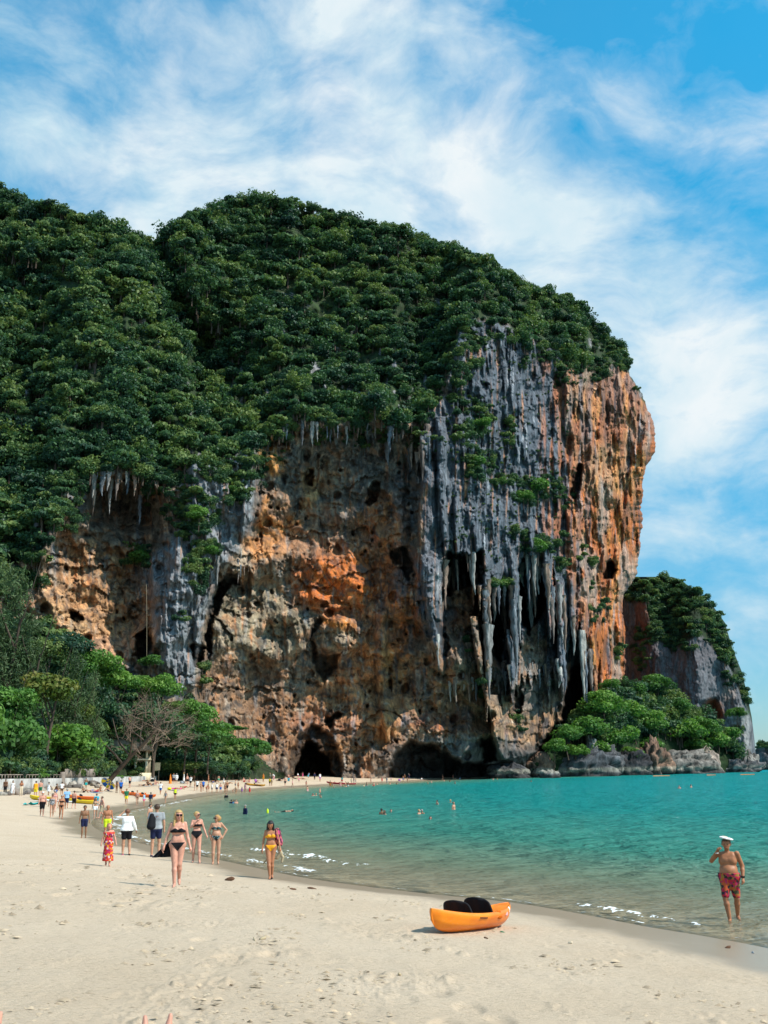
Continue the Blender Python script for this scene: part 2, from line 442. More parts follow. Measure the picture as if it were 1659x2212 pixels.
# bulging columns: top (x, y), bottom (x, y), half width top, half width bottom, stand-off (m)
COLUMNS = [
    (922, 930, 925, 1200, 12, 22, 4), (925, 1180, 945, 1440, 27, 9, 9), (950, 900, 962, 1215, 13, 8, 8), (985, 1060, 990, 1240, 7, 4, 6),
    (1030, 1120, 1038, 1320, 10, 4, 7), (1050, 1190, 1054, 1560, 9, 5, 8), (1022, 1330, 1060, 1560, 9, 5, 7), (1105, 1180, 1120, 1420, 11, 5, 7),
    (1148, 1120, 1152, 1290, 8, 4, 6), (1180, 1150, 1192, 1380, 12, 5, 8), (1203, 840, 1205, 1100, 12, 8, 4), (1210, 1240, 1215, 1475, 12, 7, 9),
    (1232, 1050, 1240, 1400, 12, 8, 7), (1255, 1200, 1268, 1420, 12, 7, 6), (820, 1300, 835, 1600, 14, 14, 6), (560, 920, 520, 1170, 9, 7, 4), (1100, 1360, 1108, 1520, 8, 5, 6),
    (1060, 1500, 1092, 1640, 14, 16, 7), (432, 1340, 425, 1420, 10, 8, 5), (480, 1240, 425, 1330, 8, 8, 4), (740, 1330, 742, 1400, 28, 22, 6), (880, 970, 882, 1050, 5, 2, 4),  (130, 1090, 90, 1230, 12, 9, 6), (870, 1180, 872, 1260, 5, 2, 4),
]

def teeth(x, cell, lmax, seed, width=.62):
    xi = np.floor(x / cell); out = np.zeros(np.shape(x))
    for o in (-1, 0, 1):
        h = _hash(xi + o, xi * 0, seed); a = (h & 0xFFFF) / 65536.0; b = ((h >> 16) & 0xFFFF) / 65536.0
        c = (xi + o + a) * cell
        out = np.maximum(out, lmax * (.15 + .85 * b * b) * np.clip(1 - np.abs(x - c) / (cell * width), 0, 1) ** .75)
    return out

LIP = [(940, 1222), (1000, 1180), (1040, 1200), (1060, 1262), (1110, 1258), (1135, 1190), (1175, 1205), (1205, 1260), (1240, 1330), (1265, 1380), (1300, 1420)]

def shelves(x, y, size, seed):
    q = y / size + 1.5 * fbm(x / (size * 1.6), y / (size * 1.6), seed, 3) + .5 * fbm(x / (size * .4), y / (size * .5), seed + 7, 3)
    fr = q - np.floor(q)
    return (1 - fr ** .8) - .5

def cliff_depth(x, y):
    """distance (m) of the rock surface for picture points"""
    wx, wy = wobble(x, y, 9, 55, 5)
    D = interp(x, FOOT)
    rim = interp(wx, RIM) + 26 * fbm(x / 22, y / 200, 16, 3)
    back = np.maximum(rim - y, 0) * 0.155
    D = D + back * (0.62 + 0.25 * sm(900, 1300, x)) + 16 * sm(395, 470, x) * sm(0, 200, rim - y) * sm(1100, 800, y)
    # gully between the left ridge and the dome
    gd, gt = distline(x, y, [(332, 528), (372, 600), (395, 690), (432, 760), (425, 850), (395, 950)])
    D = D + 26 * np.exp(-(gd / 32) ** 2) * sm(1.0, 0.6, gt)
    forest = sm(-14, 22, rim - wy)
    # mounded forest slopes
    D = D - forest * (13 * fbm(x / 150, y / 170, 20, 2) + 6.5 * fbm(x / 75, y / 65, 21, 3) + 3.5 * fbm(x / 30, y / 26, 22, 2))
    rock = 1 - forest
    # hollows
    s = sdpoly(wx, wy, POLY_MAIN); hollow = sm(6, -120, s)
    D = D + 12 * hollow * sm(890, 1000, y) + 5 * sm(3, -10, s) * sm(1600, 1500, y)
    s = sdpoly(wx, wy, POLY_ALCOVE); D = D + 11 * sm(4, -70, s) + 4 * sm(3, -7, s)
    s = sdpoly(wx, wy, POLY_PILLAR); D = D - 6 * sm(12, -25, s)
    vx, vy = wobble(x, y, 44, 120, 15); vx = vx + 14 * fbm(x / 22, y / 40, 17, 3)
    s = sdpoly(vx, vy, POLY_CURTAIN); cur = sm(14, -10, s); D = D - 5 * cur
    s = sdpoly(vx, wy, POLY_NOSE); nose = sm(16, -16, s)
    D = D - nose * 8 + nose * np.clip((x - 1225) / 190, 0, 1.2) ** 1.2 * 30
    D = D - 22 * np.exp(-((y - 950) / 190) ** 2) * np.clip((x - 1215) / 190, 0, 1) * nose
    # undercut foot
    D = D + 11 * sm(1632, 1672, y + 6 * pn(x / 18, x * 0, 4)) * sm(700, 860, x) * sm(1345, 1200, x)
    # blocks of the red wall
    D = D - 4 * sm(4, -8, sdpoly(wx, wy, [(668, 1205), (760, 1190), (800, 1230), (790, 1310), (720, 1320), (700, 1300), (668, 1300)]))
    D = D - 5 * sm(8, -20, sdpoly(wx, wy, [(800, 1090), (850, 1070), (885, 1110), (880, 1180), (840, 1190), (810, 1200), (790, 1150)]))
    D = D - 5 * sm(6, -12, sdpoly(wx, wy, [(690, 1355), (730, 1335), (800, 1350), (795, 1395), (745, 1425), (700, 1410)]))
    D = D - 4 * sm(5, -20, sdpoly(wx, wy, [(880, 1620), (960, 1605), (1030, 1600), (1080, 1640), (1060, 1672), (890, 1650)]))
    D = D - 5 * sm(6, -18, sdpoly(wx, wy, [(440, 1330), (470, 1290), (560, 1270), (640, 1310), (660, 1400), (600, 1440), (520, 1400), (455, 1420)]))
    D = D - 4.0 * sm(4, -14, sdpoly(wx, wy, [(600, 930), (650, 925), (640, 1010), (590, 1035), (570, 990)]))
    # the curtain ends in a fringe; behind the fringe the rock is hollow
    lip = interp(x, LIP) + teeth(x, 21, 150, 901, .5) + teeth(x, 9, 60, 902) - 12
    below = sm(-2, 5, y - lip) * sm(952, 962, x) * sm(1300, 1278, x)
    depth_in = interp(x, LIP) + 175 + 50 * fbm(x / 30, x * 0, 903, 2)
    gap = below * sm(depth_in + 50, depth_in - 70, y + 40 * fbm(x / 24, y / 24, 905, 3))
    D = D + 19 * gap + 4 * below * (1 - gap)
    for (xa, xb, yb, lm, dp, sd_) in ((575, 935, 925, 46, 4.5, 910), (190, 352, 1026, 70, 9, 911), (455, 545, 1225, 60, 6, 912), (868, 935, 965, 90, 5, 913), (1085, 1215, 1440, 90, 6, 914), (965, 1085, 1470, 60, 4, 915)):
        lp = yb + teeth(x, 13, lm, sd_) + 10 * pn(x / 20, x * 0, sd_)
        D = D + dp * sm(-2, 5, y - lp) * sm(yb + lm * 2.2, yb + lm, y) * sm(xa, xa + 10, x) * sm(xb, xb - 10, x)
    # columns and tufa fringes
    flute = np.clip(cur + nose * 0.8 + sm(12, -15, sdpoly(wx, wy, POLY_PILLAR)) * 0.8 + sm(30, 60, wx - 955) * rock * sm(1300, 1200, y) + sm(0, 30, x - 1140) * sm(1345, 1300, x) * rock, 0, 1)
    D = D - flute * rock * (6.0 * fbm(x / 42 + .8 * fbm(x / 70, y / 90, 38, 2), y / 130, 39, 4) + 2.2 * np.abs(fbm(x / 16, y / 60, 40, 3)))
    fa = .35 + .65 * sm(-.3, .35, fbm(x / 40, y / 170, 37, 3))
    D = D - 4.5 * fa * flute * rock * (ridged(x / 15 + 0.6 * fbm(x / 50, y / 130, 8, 3), y / 150, 31, 3, .55) - 0.5)
    D = D - 2.0 * flute * rock * (ridged(x / 45 + 0.9 * fbm(x / 60, y / 160, 18, 2), y / 420, 35, 2) - 0.5)
    for cx0, cy0, cx1, cy1, w0, w1, amp in COLUMNS:
        t = (y - cy0) / (cy1 - cy0); tc_ = np.clip(t, 0, 1)
        c = cx0 + (cx1 - cx0) * tc_ + 2.5 * np.sin(y / 37 + cx0)
        ww = (w0 + (w1 - w0) * tc_) * (1 - 0.55 * sm(0.75, 1.0, t)) * (1 + 0.2 * pn(y / 30, y * 0 + cx0, 6))
        q = np.sqrt(np.clip(1 - ((wx * .35 + x * .65 - c) / ww) ** 2, 0, 1))
        on = (q > .05) & (t > 0) & (t < 1)
        surf = interp(x, FOOT) - 7 + 3 * fbm(x / 40, y / 60, int(cx0), 3) - amp * .7 * q * sm(-0.02, 0.2, t) - 1.2 * (ridged(x / 7 + cx0, y / 90, 33, 2) - .5)
        D = np.where(on & (cx0 > 900), np.minimum(D, surf + (.3 - .3 * q) * 8), D - (cx0 <= 900) * amp * q * sm(-0.02, 0.15, t) * sm(1.03, 0.98, t))
    D = D - nose * (7 * fbm(x / 34 + .5 * fbm(x / 60, y / 90, 152, 2), y / 190, 153, 4) + 3.5 * (ridged(x / 20 + .8 * fbm(x / 60, y / 110, 154, 2), y / 170, 155, 3) - .5))
    # general roughness: lumps, pits, ledges
    rough = rock * (1 - 0.45 * flute)
    amp = sm(-.35, .35, fbm(x / 110, y / 90, 48, 3)) * (1 - .75 * np.exp(-((x - 540) / 170) ** 2 - ((y - 1550) / 130) ** 2)); rough = rough * (1 - .40 * np.exp(-((x - 540) / 170) ** 2 - ((y - 1550) / 130) ** 2))
    D = D - rough * (9.5 * fbm(x / 105, y / 85, 41, 3) + (1.0 + 2.2 * amp) * (ridged(wx / 34 + .5 * fbm(x / 60, y / 60, 53, 2), wy / 92, 42, 4, 0.5) - .5))
    D = D - rough * 2.4 * sm(-.3, .3, fbm(x / 120, y / 120, 54, 2)) * (ridged(x / 19 + .9 * fbm(x / 46, y / 90, 55, 3), y / 120, 56, 3) - .5)
    D = D + rough * (.6 + 2.8 * sm(-.25, .35, fbm(x / 90 + 7, y / 90, 46, 3))) * shelves(x, y, 62, 47)
    D = D + rough * (.3 + 1.5 * sm(-.2, .35, fbm(x / 60 + 7, y / 50, 49, 3))) * shelves(x, y, 24, 50)
    D = D + (1 - rough) * rock * 1.2 * shelves(x, y, 90, 52)
    D = D - rock * ((.35 + .75 * amp) * fbm(x / 10, y / 15, 43, 3) + 0.25 * pn(x / 3.8, y / 5.5, 44))
    f1, cid = worley(wx / 17, wy / 21, 51)
    pit = sm(0.30, 0.12, f1) * (cid > 0.80) * sm(-.15, .25, fbm(x / 70, y / 60, 58, 3)); D = D + rough * pit * 3.0
    f1, cid = worley(wx / 38, wy / 46, 57)
    pit2 = sm(0.30, 0.14, f1) * (cid > 0.84); D = D + rough * pit2 * 4.5
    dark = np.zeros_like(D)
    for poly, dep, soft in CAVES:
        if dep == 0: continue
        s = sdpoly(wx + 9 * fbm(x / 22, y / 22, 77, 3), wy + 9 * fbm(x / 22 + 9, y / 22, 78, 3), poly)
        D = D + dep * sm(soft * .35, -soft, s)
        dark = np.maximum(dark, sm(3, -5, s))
    return D, rock, flute, pit, forest, dark

def srgb(r, g, b):
    return tuple(((v / 255) / 12.92 if v <= 10 else ((v / 255 + .055) / 1.055) ** 2.4) for v in (r, g, b))

PATCHES = [  # x, y, rx, ry, colour, strength
    (560, 1500, 150, 150, (.205, .128, .082), .9), (760, 1560, 230, 90, (.24, .13, .068), .9), (560, 1350, 120, 100, (.225, .185, .13), 1.0), (640, 1560, 120, 60, (.21, .12, .075), .7), (740, 1000, 190, 90, (.145, .135, .12), 1.0),
    (860, 980, 60, 50, (.27, .26, .23), .8), (700, 1140, 90, 50, (.24, .18, .14), .9), (800, 1480, 130, 110, (.33, .18, .095), .9), (950, 1540, 110, 80, (.27, .165, .105), .9), (700, 1030, 60, 30, (.33, .24, .15), .6),
    (592, 990, 32, 48, (.45, .23, .09), .95), (600, 1130, 50, 60, (.44, .19, .07), .9), (560, 1190, 60, 22, (.48, .23, .10), .8), (660, 1060, 30, 50, (.40, .22, .09), .6), (740, 1255, 105, 85, (.46, .145, .05), 1.0), (690, 1170, 110, 40, (.30, .165, .10), .8), (830, 1120, 60, 60, (.34, .155, .075), .9), (860, 1300, 55, 130, (.36, .13, .055), .9), (780, 1350, 80, 50, (.38, .18, .09), .7),
    (735, 1345, 30, 14, (.50, .20, .06), .9), (735, 1385, 45, 34, (.30, .255, .19), .8), (810, 1420, 60, 30, (.42, .20, .09), .8), (835, 1560, 25, 45, (.42, .21, .10), .9), (760, 1440, 50, 60, (.36, .17, .09), .8),
    (700, 1560, 90, 30, (.27, .12, .07), .7), (960, 1560, 110, 26, (.15, .07, .05), .8), (940, 1640, 90, 24, (.30, .24, .17), .5), (970, 1620, 120, 36, (.165, .17, .16), .8),
    (640, 1450, 30, 50, (.17, .15, .12), .6), (870, 1220, 30, 60, (.12, .12, .125), .8), (880, 1090, 28, 90, (.11, .115, .12), .7), (620, 1090, 40, 40, (.12, .105, .09), .7), (560, 1030, 22, 60, (.13, .13, .13), .5),
    (1080, 1560, 60, 60, (.32, .20, .12), .6), (1000, 1290, 50, 60, (.30, .18, .11), .9), (1150, 1560, 60, 60, (.28, .17, .10), .8), (1150, 1480, 90, 60, (.15, .13, .115), .8), (940, 1480, 60, 60, (.22, .13, .085), .8),
    (230, 1280, 150, 130, (.40, .235, .13), 1.0), (260, 1120, 110, 65, (.17, .145, .12), .9), (140, 1370, 60, 60, (.52, .33, .185), .9), (230, 1400, 100, 28, (.42, .25, .16), .7), (300, 1300, 30, 80, (.17, .12, .09), .6), (350, 1300, 30, 70, (.36, .20, .11), .7), (345, 1120, 26, 60, (.35, .32, .27), .6),
    (420, 1330, 14, 60, (.45, .38, .29), .8), (410, 1430, 30, 50, (.40, .33, .25), .7), (520, 1215, 30, 30, (.50, .40, .30), .7), (928, 1150, 16, 110, (.34, .18, .10), .9),
    (1085, 730, 120, 50, (.19, .175, .18), .8), (1170, 800, 60, 90, (.24, .165, .13), .8), (1178, 870, 14, 40, (.36, .13, .06), 1.0), (1100, 700, 25, 40, (.24, .19, .17), .7),
]

def thin_rock(x, y):
    return (fbm(x / 16, y / 48, 503, 3) < -.40 + .10 * sm(600, 900, y)) & (y > 620)

def rock_colour(x, y, D, rock, flute, pit, dark):
    wx, wy = wobble(x, y, 26, 60, 71)
    vx = x + 4 * fbm(x / 20, y / 120, 76, 3)
    col = np.zeros(x.shape + (3,)) + np.array((.185, .135, .098))
    for cx, cy, rx, ry, c, s in PATCHES:
        d = ((wx - cx) / rx) ** 2 + ((wy - cy) / ry) ** 2
        k = s * sm(1.35, 0.35, d + 0.5 * fbm(x / 14, y / 16, int(cx) % 50 + 100, 3))
        col += k[..., None] * (np.array(c) - col)
    # blue-grey flowstone of pillar and curtain
    for poly, c in ((POLY_PILLAR, (.175, .195, .215)), (POLY_CURTAIN, (.085, .103, .125))):
        k = .92 * sm(12, -8, sdpoly(wx * .4 + x * .6, wy * .4 + y * .6, poly) + 24 * fbm(x / 18, y / 60, 81, 4))
        col += k[..., None] * (np.array(c) - col)
    band = sm(980, 1010, x) * sm(1225, 1200, x) * sm(1270, 1150, y) * rock
    col += (0.85 * band)[..., None] * (np.array((.088, .104, .124)) - col)
    # orange nose
    s = sdpoly(wx * .5 + x * .5, wy * .5 + y * .5, POLY_NOSE) + 26 * fbm(x / 14, y / 60, 86, 3) * sm(1290, 1240, x)
    k = .95 * sm(14, -10, s); c = np.zeros_like(col) + np.array((.40, .125, .042))
    c += (.75 * sm(1.2, .3, ((wx - 1310) / 60) ** 2 + ((wy - 1020) / 75) ** 2))[..., None] * (np.array((.36, .24, .15)) - c)
    c += (.7 * sm(1.3, .5, ((wx - 1370) / 45) ** 2 + ((wy - 1000) / 130) ** 2) * sm(-.2, .3, pn(x / 12, y / 40, 5)))[..., None] * (np.array((.22, .13, .09)) - c)
    c += (.85 * sm(1000, 860, y + 60 * pn(x / 20, y / 60, 9)))[..., None] * (np.array((.20, .135, .115)) - c)
    c += (.6 * sm(1180, 1260, y) * sm(1345, 1320, x) * sm(0, .3, pn(x / 17, y / 90, 19)))[..., None] * (np.array((.17, .105, .085)) - c)
    for fx, fs, cc, aa in ((9, 21, (.10, .055, .045), .75), (16, 22, (.60, .27, .10), .6), (6, 23, (.24, .10, .05), .6), (24, 24, (.30, .25, .21), .7)):
        q = pn(vx / fx + .25 * fbm(x / 60, y / 60, fs, 2) * 4, y / (70 + fx * 4), fs) ; c += (aa * sm(.08, .5, q))[..., None] * (np.array(cc) - c)
    k = k * (1 - .85 * sm(1290, 1215, x) * sm(-.15, .3, pn(vx / 11 + 3, y / 120, 142)))
    col += k[..., None] * (c - col)
    # streaks that follow the flow: white, rust, black
    st = pn(vx / 5.0, y / 110, 61) + .6 * pn(vx / 2.6, y / 60, 62)
    k = flute * sm(.45, .95, st) * .75 * sm(-.5, .4, pn(x / 60, y / 90, 65)); col += k[..., None] * (np.array((.50, .52, .55)) - col)
    st = pn(vx / 6.5 + 40, y / 140, 63) + .5 * pn(vx / 3, y / 60, 64)
    k = flute * sm(.35, .85, st) * .8; col += k[..., None] * (np.array((.40, .20, .11)) - col)
    st = pn(vx / 5.5 + 90, y / 150, 66) + .5 * pn(vx / 2.7, y / 70, 67)
    k = flute * sm(.35, .9, st) * .85; col += k[..., None] * (np.array((.045, .052, .065)) - col)
    # drips over the open wall
    wall_ = (1 - flute) * rock
    for fx, fs, cc, lo_, aa in ((7, 130, (.06, .062, .07), .30, .75), (11, 131, (.33, .31, .28), .38, .6), (9, 132, (.40, .15, .06), .32, .65), (14, 133, (.13, .15, .17), .22, .7)):
        q = pn(vx / fx + .6 * fbm(x / 40, y / 50, fs + 20, 2), y / (fx * 9), fs) + .35 * pn(vx / (fx * .45), y / (fx * 5), fs + 9)
        col += (wall_ * sm(lo_, lo_ + .4, q) * aa * sm(-.35, .3, fbm(x / 70, y / 90, fs + 40, 2)))[..., None] * (np.array(cc) - col)
    # weathering blotches over the open wall
    b = fbm(wx / 26, wy / 24, 68, 4); k = (1 - flute) * sm(.12, .45, b) * .7; col += k[..., None] * (np.array((.07, .068, .066)) - col)
    b = fbm(wx / 12 + 9, wy / 12, 69, 3); k = (1 - flute) * sm(.22, .5, b) * .55; col += k[..., None] * (np.array((.40, .34, .27)) - col)
    k = (1 - flute) * sm(.1, .4, fbm(wx / 30 + 19, wy / 22, 79, 3)) * .4; col += k[..., None] * (np.array((.40, .19, .09)) - col)
    k = .8 * sm(1500, 1600, wy) * sm(1250, 1275, x); col += k[..., None] * (np.array((.09, .07, .06)) - col)
    # near-black tidal foot; rust and grey drips, black stains
    k = .9 * sm(1590, 1640, wy) * sm(780, 900, x); col += k[..., None] * (np.array((.075, .08, .085)) - col)
    k = .75 * sm(1150, 1190, vx) * sm(1262, 1225, vx) * sm(-.1, .35, pn(vx / 9, y / 90, 140)) * sm(1420, 1250, y) * rock; col += k[..., None] * (np.array((.34, .13, .06)) - col)
    k = .8 * sm(1195, 1215, vx) * sm(1300, 1250, vx) * sm(.0, .4, pn(vx / 13 + 7, y / 140, 141)) * sm(1330, 1200, y) * rock; col += k[..., None] * (np.array((.12, .12, .13)) - col)
    k = .85 * sm(1420, 1520, wy) * sm(1090, 1180, x) * sm(-.1, .3, fbm(x / 22, y / 30, 83, 3)) * sm(1260, 1230, x); col += k[..., None] * (np.array((.05, .052, .058)) - col)
    crev_shade = sm(.62, .86, ridged(wx / 44 + .4 * fbm(x / 20, y / 20, 88, 2), wy / 60, 87, 3)) * (1 - flute) * .55  # dark crevice lines: their shade is put into the rock colour
    col += crev_shade[..., None] * (np.array((.05, .045, .042)) - col)
    col *= (1 - .55 * pit[..., None] * (1 - flute[..., None])) * (1 - .75 * dark[..., None])  # pits and caves darkened, the shade inside them painted into the colour
    tr_ = np.where(thin_rock(x, y), 1.0, 0.0)[..., None]; und = np.array((.022, .038, .015)) * (1 - tr_) + np.array((.16, .16, .165)) * tr_
    green = sm(.3, .7, 1 - rock + .35 * fbm(x / 10, y / 14, 84, 3) * sm(0.0, .2, 1 - rock))
    col += (green[..., None]) * (und - col)
    lum = col.mean(-1, keepdims=True); col = np.maximum(lum + (col - lum) * 1.12, 0) * (1.22 - .22 * sm(.2, .4, lum))
    return np.clip(col, .006, .8)

ys = np.concatenate([np.arange(395, 690, 4.2), np.arange(690, 1690, 2.05)])
nu = 740
u = np.linspace(0, 1, nu)
Xr = interp(ys, XR) + np.where(ys > 760, 9 * fbm(ys / 46, ys * 0, 150, 4) + 4 * fbm(ys / 9, ys * 0, 151, 3), 0)
base_x = -130 + (Xr[:, None] + 130) * (u[None, :] ** 0.93)
YY = np.repeat(ys[:, None], nu, 1)
D, rock, flute, pit, forest, dark = cliff_depth(base_x, YY)
# round the outline off: the last stretch turns away from the eye
e = np.clip((Xr[:, None] - base_x) / 34, 0, 1)
D = D + (1 - np.sqrt(1 - (1 - e) ** 2 + 1e-6)) * 14
top_e = np.clip((YY - interp(base_x, YT)) / 26, 0, 1)
D = D + (1 - np.sqrt(1 - (1 - top_e) ** 2 + 1e-6)) * 10 * (base_x < 640)
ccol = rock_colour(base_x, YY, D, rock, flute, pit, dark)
V = Pt(base_x, YY, D)
# the flank behind the outline
nb = 26
back = []
for k in range(1, nb + 1):
    q = V[:, -1].copy(); q[:, 1] += k * 5.0; q[:, 0] -= (k / nb) ** 2 * 25 + 0.5 * k; q[:, 0] += 2.5 * fbm(ys / 40, ys * 0 + k / 4, 14, 3); back.append(q)
V = np.concatenate([V, np.stack(back, 1)], 1)
ccol = np.concatenate([ccol, np.repeat(ccol[:, -1:], nb, 1)], 1); fl2 = np.concatenate([flute, np.repeat(flute[:, -1:], nb, 1)], 1)
keep = np.ones(V.shape[:2], bool); keep[:, :nu] = YY > interp(base_x, YT) - 2
NX = nu + nb
cliff = mesh_np("cliff", V.reshape(-1, 3), grid_faces(len(ys), NX, keep.ravel()), M_rock, attrs={'rock': ccol.reshape(-1, 3), 'flute': fl2.ravel()})
tag(cliff, "towering orange and grey limestone cliff with jungle on its top", None, None, 'structure')

# ------------------------------------------------------------------ headland on the right and the low rocks in front of it
def grid_rock(name, xs, ys_, Dfun, colfun, top, label, flank=12, flank_dir=-1, kind='structure'):
    X, Y = np.meshgrid(xs, ys_)
    if top is not None:
        xr, ty = top
    D = Dfun(X, Y); c, fl = colfun(X, Y)
    V = Pt(X, Y, D)
    keep = np.ones(X.shape, bool)
    if top is not None: keep = Y > interp(X, top[1]) - 1.5
    ny, nx = X.shape
    o = mesh_np(name, V.reshape(-1, 3), grid_faces(ny, nx, keep.ravel()), M_rock, attrs={'rock': c.reshape(-1, 3), 'flute': fl.ravel()})
    tag(o, label, None, None, kind)
    return o

HY = np.array([(1243, 1440), (1250, 1465), (1275, 1502), (1310, 1541), (1345, 1566), (1400, 1582), (1450, 1602), (1490, 1612), (1550, 1624), (1600, 1630), (1640, 1633), (1700, 1634)], float)
HTOP = [(1320, 1262), (1335, 1256), (1360, 1250), (1420, 1243), (1450, 1247), (2000, 1200)]
HRIM = [(1320, 1270), (1345, 1290), (1360, 1300), (1395, 1300), (1410, 1380), (1450, 1400), (1480, 1390), (1510, 1370), (1540, 1400), (1575, 1440), (1600, 1500), (1640, 1600)]
hy = np.arange(1246, 1690, 2.2); hu = np.linspace(0, 1, 170)
hxr = np.interp(hy, HY[:, 0], HY[:, 1]); hX = 1322 + (hxr[:, None] - 1322) * hu[None, :]; hYY = np.repeat(hy[:, None], len(hu), 1)
def head_depth(x, y):
    rim = interp(x, HRIM); fo = sm(-8, 10, rim - y)
    D = 495 + 0.10 * np.maximum(rim - y, 0) + 22 * sm(1420, 1325, x) - 10 * sm(1560, 1500, np.abs(x - 1500) + 1500)
    D = D - 4 * fbm(x / 50, y / 60, 200, 4) - 3 * (1 - fo) * ridged(x / 26 + .3 * fbm(x / 40, y / 60, 5), y / 90, 201, 4) - .5 * pn(x / 4, y / 6, 203)
    D = D + 10 * sm(6, -8, sdpoly(x, y, [(1512, 1520), (1545, 1510), (1560, 1550), (1535, 1570), (1515, 1550)]))
    return D, fo
hD, hfo = head_depth(hX, hYY)
e = np.clip((hxr[:, None] - hX) / 26, 0, 1); hD = hD + (1 - np.sqrt(1 - (1 - e) ** 2 + 1e-6)) * 14
hc = np.zeros(hX.shape + (3,)) + np.array((.135, .14, .155))
for cx, cy, rx, ry, c, s in [(1395, 1340, 26, 60, (.22, .10, .07), .9), (1470, 1400, 90, 60, (.13, .11, .12), .5), (1540, 1540, 26, 30, (.38, .17, .09), .9), (1400, 1440, 30, 60, (.13, .09, .09), .6),
                             (1600, 1590, 24, 70, (.32, .31, .30), .8), (1560, 1640, 70, 20, (.2, .18, .16), .6), (1575, 1500, 16, 40, (.26, .20, .17), .6)]:
    k = s * sm(1.3, .4, ((hX - cx) / rx) ** 2 + ((hYY - cy) / ry) ** 2 + .6 * fbm(hX / 14, hYY / 16, 210, 3)); hc += k[..., None] * (np.array(c) - hc)
k = .6 * sm(.2, .7, pn(hX / 6 + hYY / 30, hYY / 60, 211)); hc += k[..., None] * (np.array((.055, .055, .065)) - hc)
hc += (hfo[..., None]) * (np.array((.02, .036, .015)) - hc)
hV = Pt(hX, hYY, hD)
back = [];
for k in range(1, 16):
    q = hV[:, -1].copy(); q[:, 1] += k * 6; q[:, 0] -= (k / 15) ** 2 * 18; back.append(q)
hV = np.concatenate([hV, np.stack(back, 1)], 1); hc2 = np.concatenate([hc, np.repeat(hc[:, -1:], 15, 1)], 1)
headland = mesh_np("headland", hV.reshape(-1, 3), grid_faces(len(hy), hV.shape[1]), M_rock, attrs={'rock': hc2.reshape(-1, 3), 'flute': np.full(hV.shape[0] * hV.shape[1], .5)})
tag(headland, "dark grey rocky headland beyond the big cliff", None, None, 'structure')

# low boulders and ledges at the water in front of the headland
def boulder_mesh(seed, n=20, rough=.35, flat=1.0):
    """an irregular angular boulder of about unit radius"""
    th = np.linspace(0, 2 * np.pi, n * 2, endpoint=False); ph = np.linspace(-np.pi / 2, np.pi / 2, n)
    T, Ph = np.meshgrid(th, ph)
    x = np.cos(Ph) * np.cos(T); y = np.cos(Ph) * np.sin(T); z = np.sin(Ph)
    r = 1 + rough * (fbm(x * 1.3 + seed, y * 1.3 + z * 1.7, seed, 4) + .55 * (ridged(x * 2.4 + seed, z * 2.6 + y, seed + 5, 3) - .5) + .5 * fbm(z * 3 + seed, x * 3 - y * 2, seed + 3, 3))
    rg = np.random.default_rng(seed)
    for _ in range(9):
        d = rg.normal(size=3); d /= np.linalg.norm(d); c = .62 + .25 * rg.random()
        dot = x * d[0] + y * d[1] + z * d[2]
        r = np.where(dot * r > c, (c + .0 * r) / np.maximum(dot, 1e-3) * .6 + r * .4 * (1 if rough > .6 else 0) + (c / np.maximum(dot, 1e-3)) * (.0 if rough > .6 else .4), r)
    V = np.stack([x * r, y * r, z * r * flat], -1)
    F = []
    nx = n * 2
    i, j = np.meshgrid(np.arange(n - 1), np.arange(nx), indexing='ij')
    a = i * nx + j; b = i * nx + (j + 1) % nx; c = (i + 1) * nx + (j + 1) % nx; d = (i + 1) * nx + j
    F = np.stack([a, b, c, d], -1).reshape(-1, 4)
    return V.reshape(-1, 3), F

BOULD = []
def rock_thing(name, x0, x1, ytop, ybot, D, seed, colour, label, group=None, depthf=.7, cat='rock', n=44, z_sink=.35, rough=.75):
    """a rock filling the picture box at distance D"""
    V, F = boulder_mesh(seed, n, rough)
    a = Pt(np.array([x0, x1, (x0 + x1) / 2, (x0 + x1) / 2]), np.array([(ytop + ybot) / 2] * 2 + [ytop, ybot]), np.array([D] * 4))
    w_ = abs(a[1][0] - a[0][0]) / 2; h_ = abs(a[2][2] - a[3][2])
    V = V * np.array([w_, w_ * depthf, h_ * .62])
    cen = np.array([a[2][0], D, a[2][2] - h_ * .60])
    Vw = V + cen
    c = np.zeros_like(V) + np.array(colour)
    nz = fbm(Vw[:, 0] / 2 + Vw[:, 1] / 3, Vw[:, 2] / 1.5, seed, 4)
    c *= (1 + .9 * nz)[:, None]; dk_ = sm(.15, .45, fbm(Vw[:, 0] / 3.5 + 9, Vw[:, 2] / 5 + Vw[:, 1] / 5, seed + 9, 3)); c = c * (1 - .75 * dk_[:, None])
    wet = sm(1.6, .4, Vw[:, 2] + .4 * nz)
    c = c * (1 - wet[:, None]) + np.array((.05, .05, .05)) * wet[:, None]
    band = sm(1.2, 1.8, Vw[:, 2] + .3 * nz) * sm(3.4, 2.6, Vw[:, 2]) * .5 * (D > 300)
    c += band[:, None] * (np.array((.36, .34, .27)) - c)
    o = mesh_np(name, V, F, M_rock, attrs={'rock': np.clip(c, .01, .8), 'flute': np.zeros(len(V))})
    o.location = cen
    tag(o, label, cat, group)
    return o

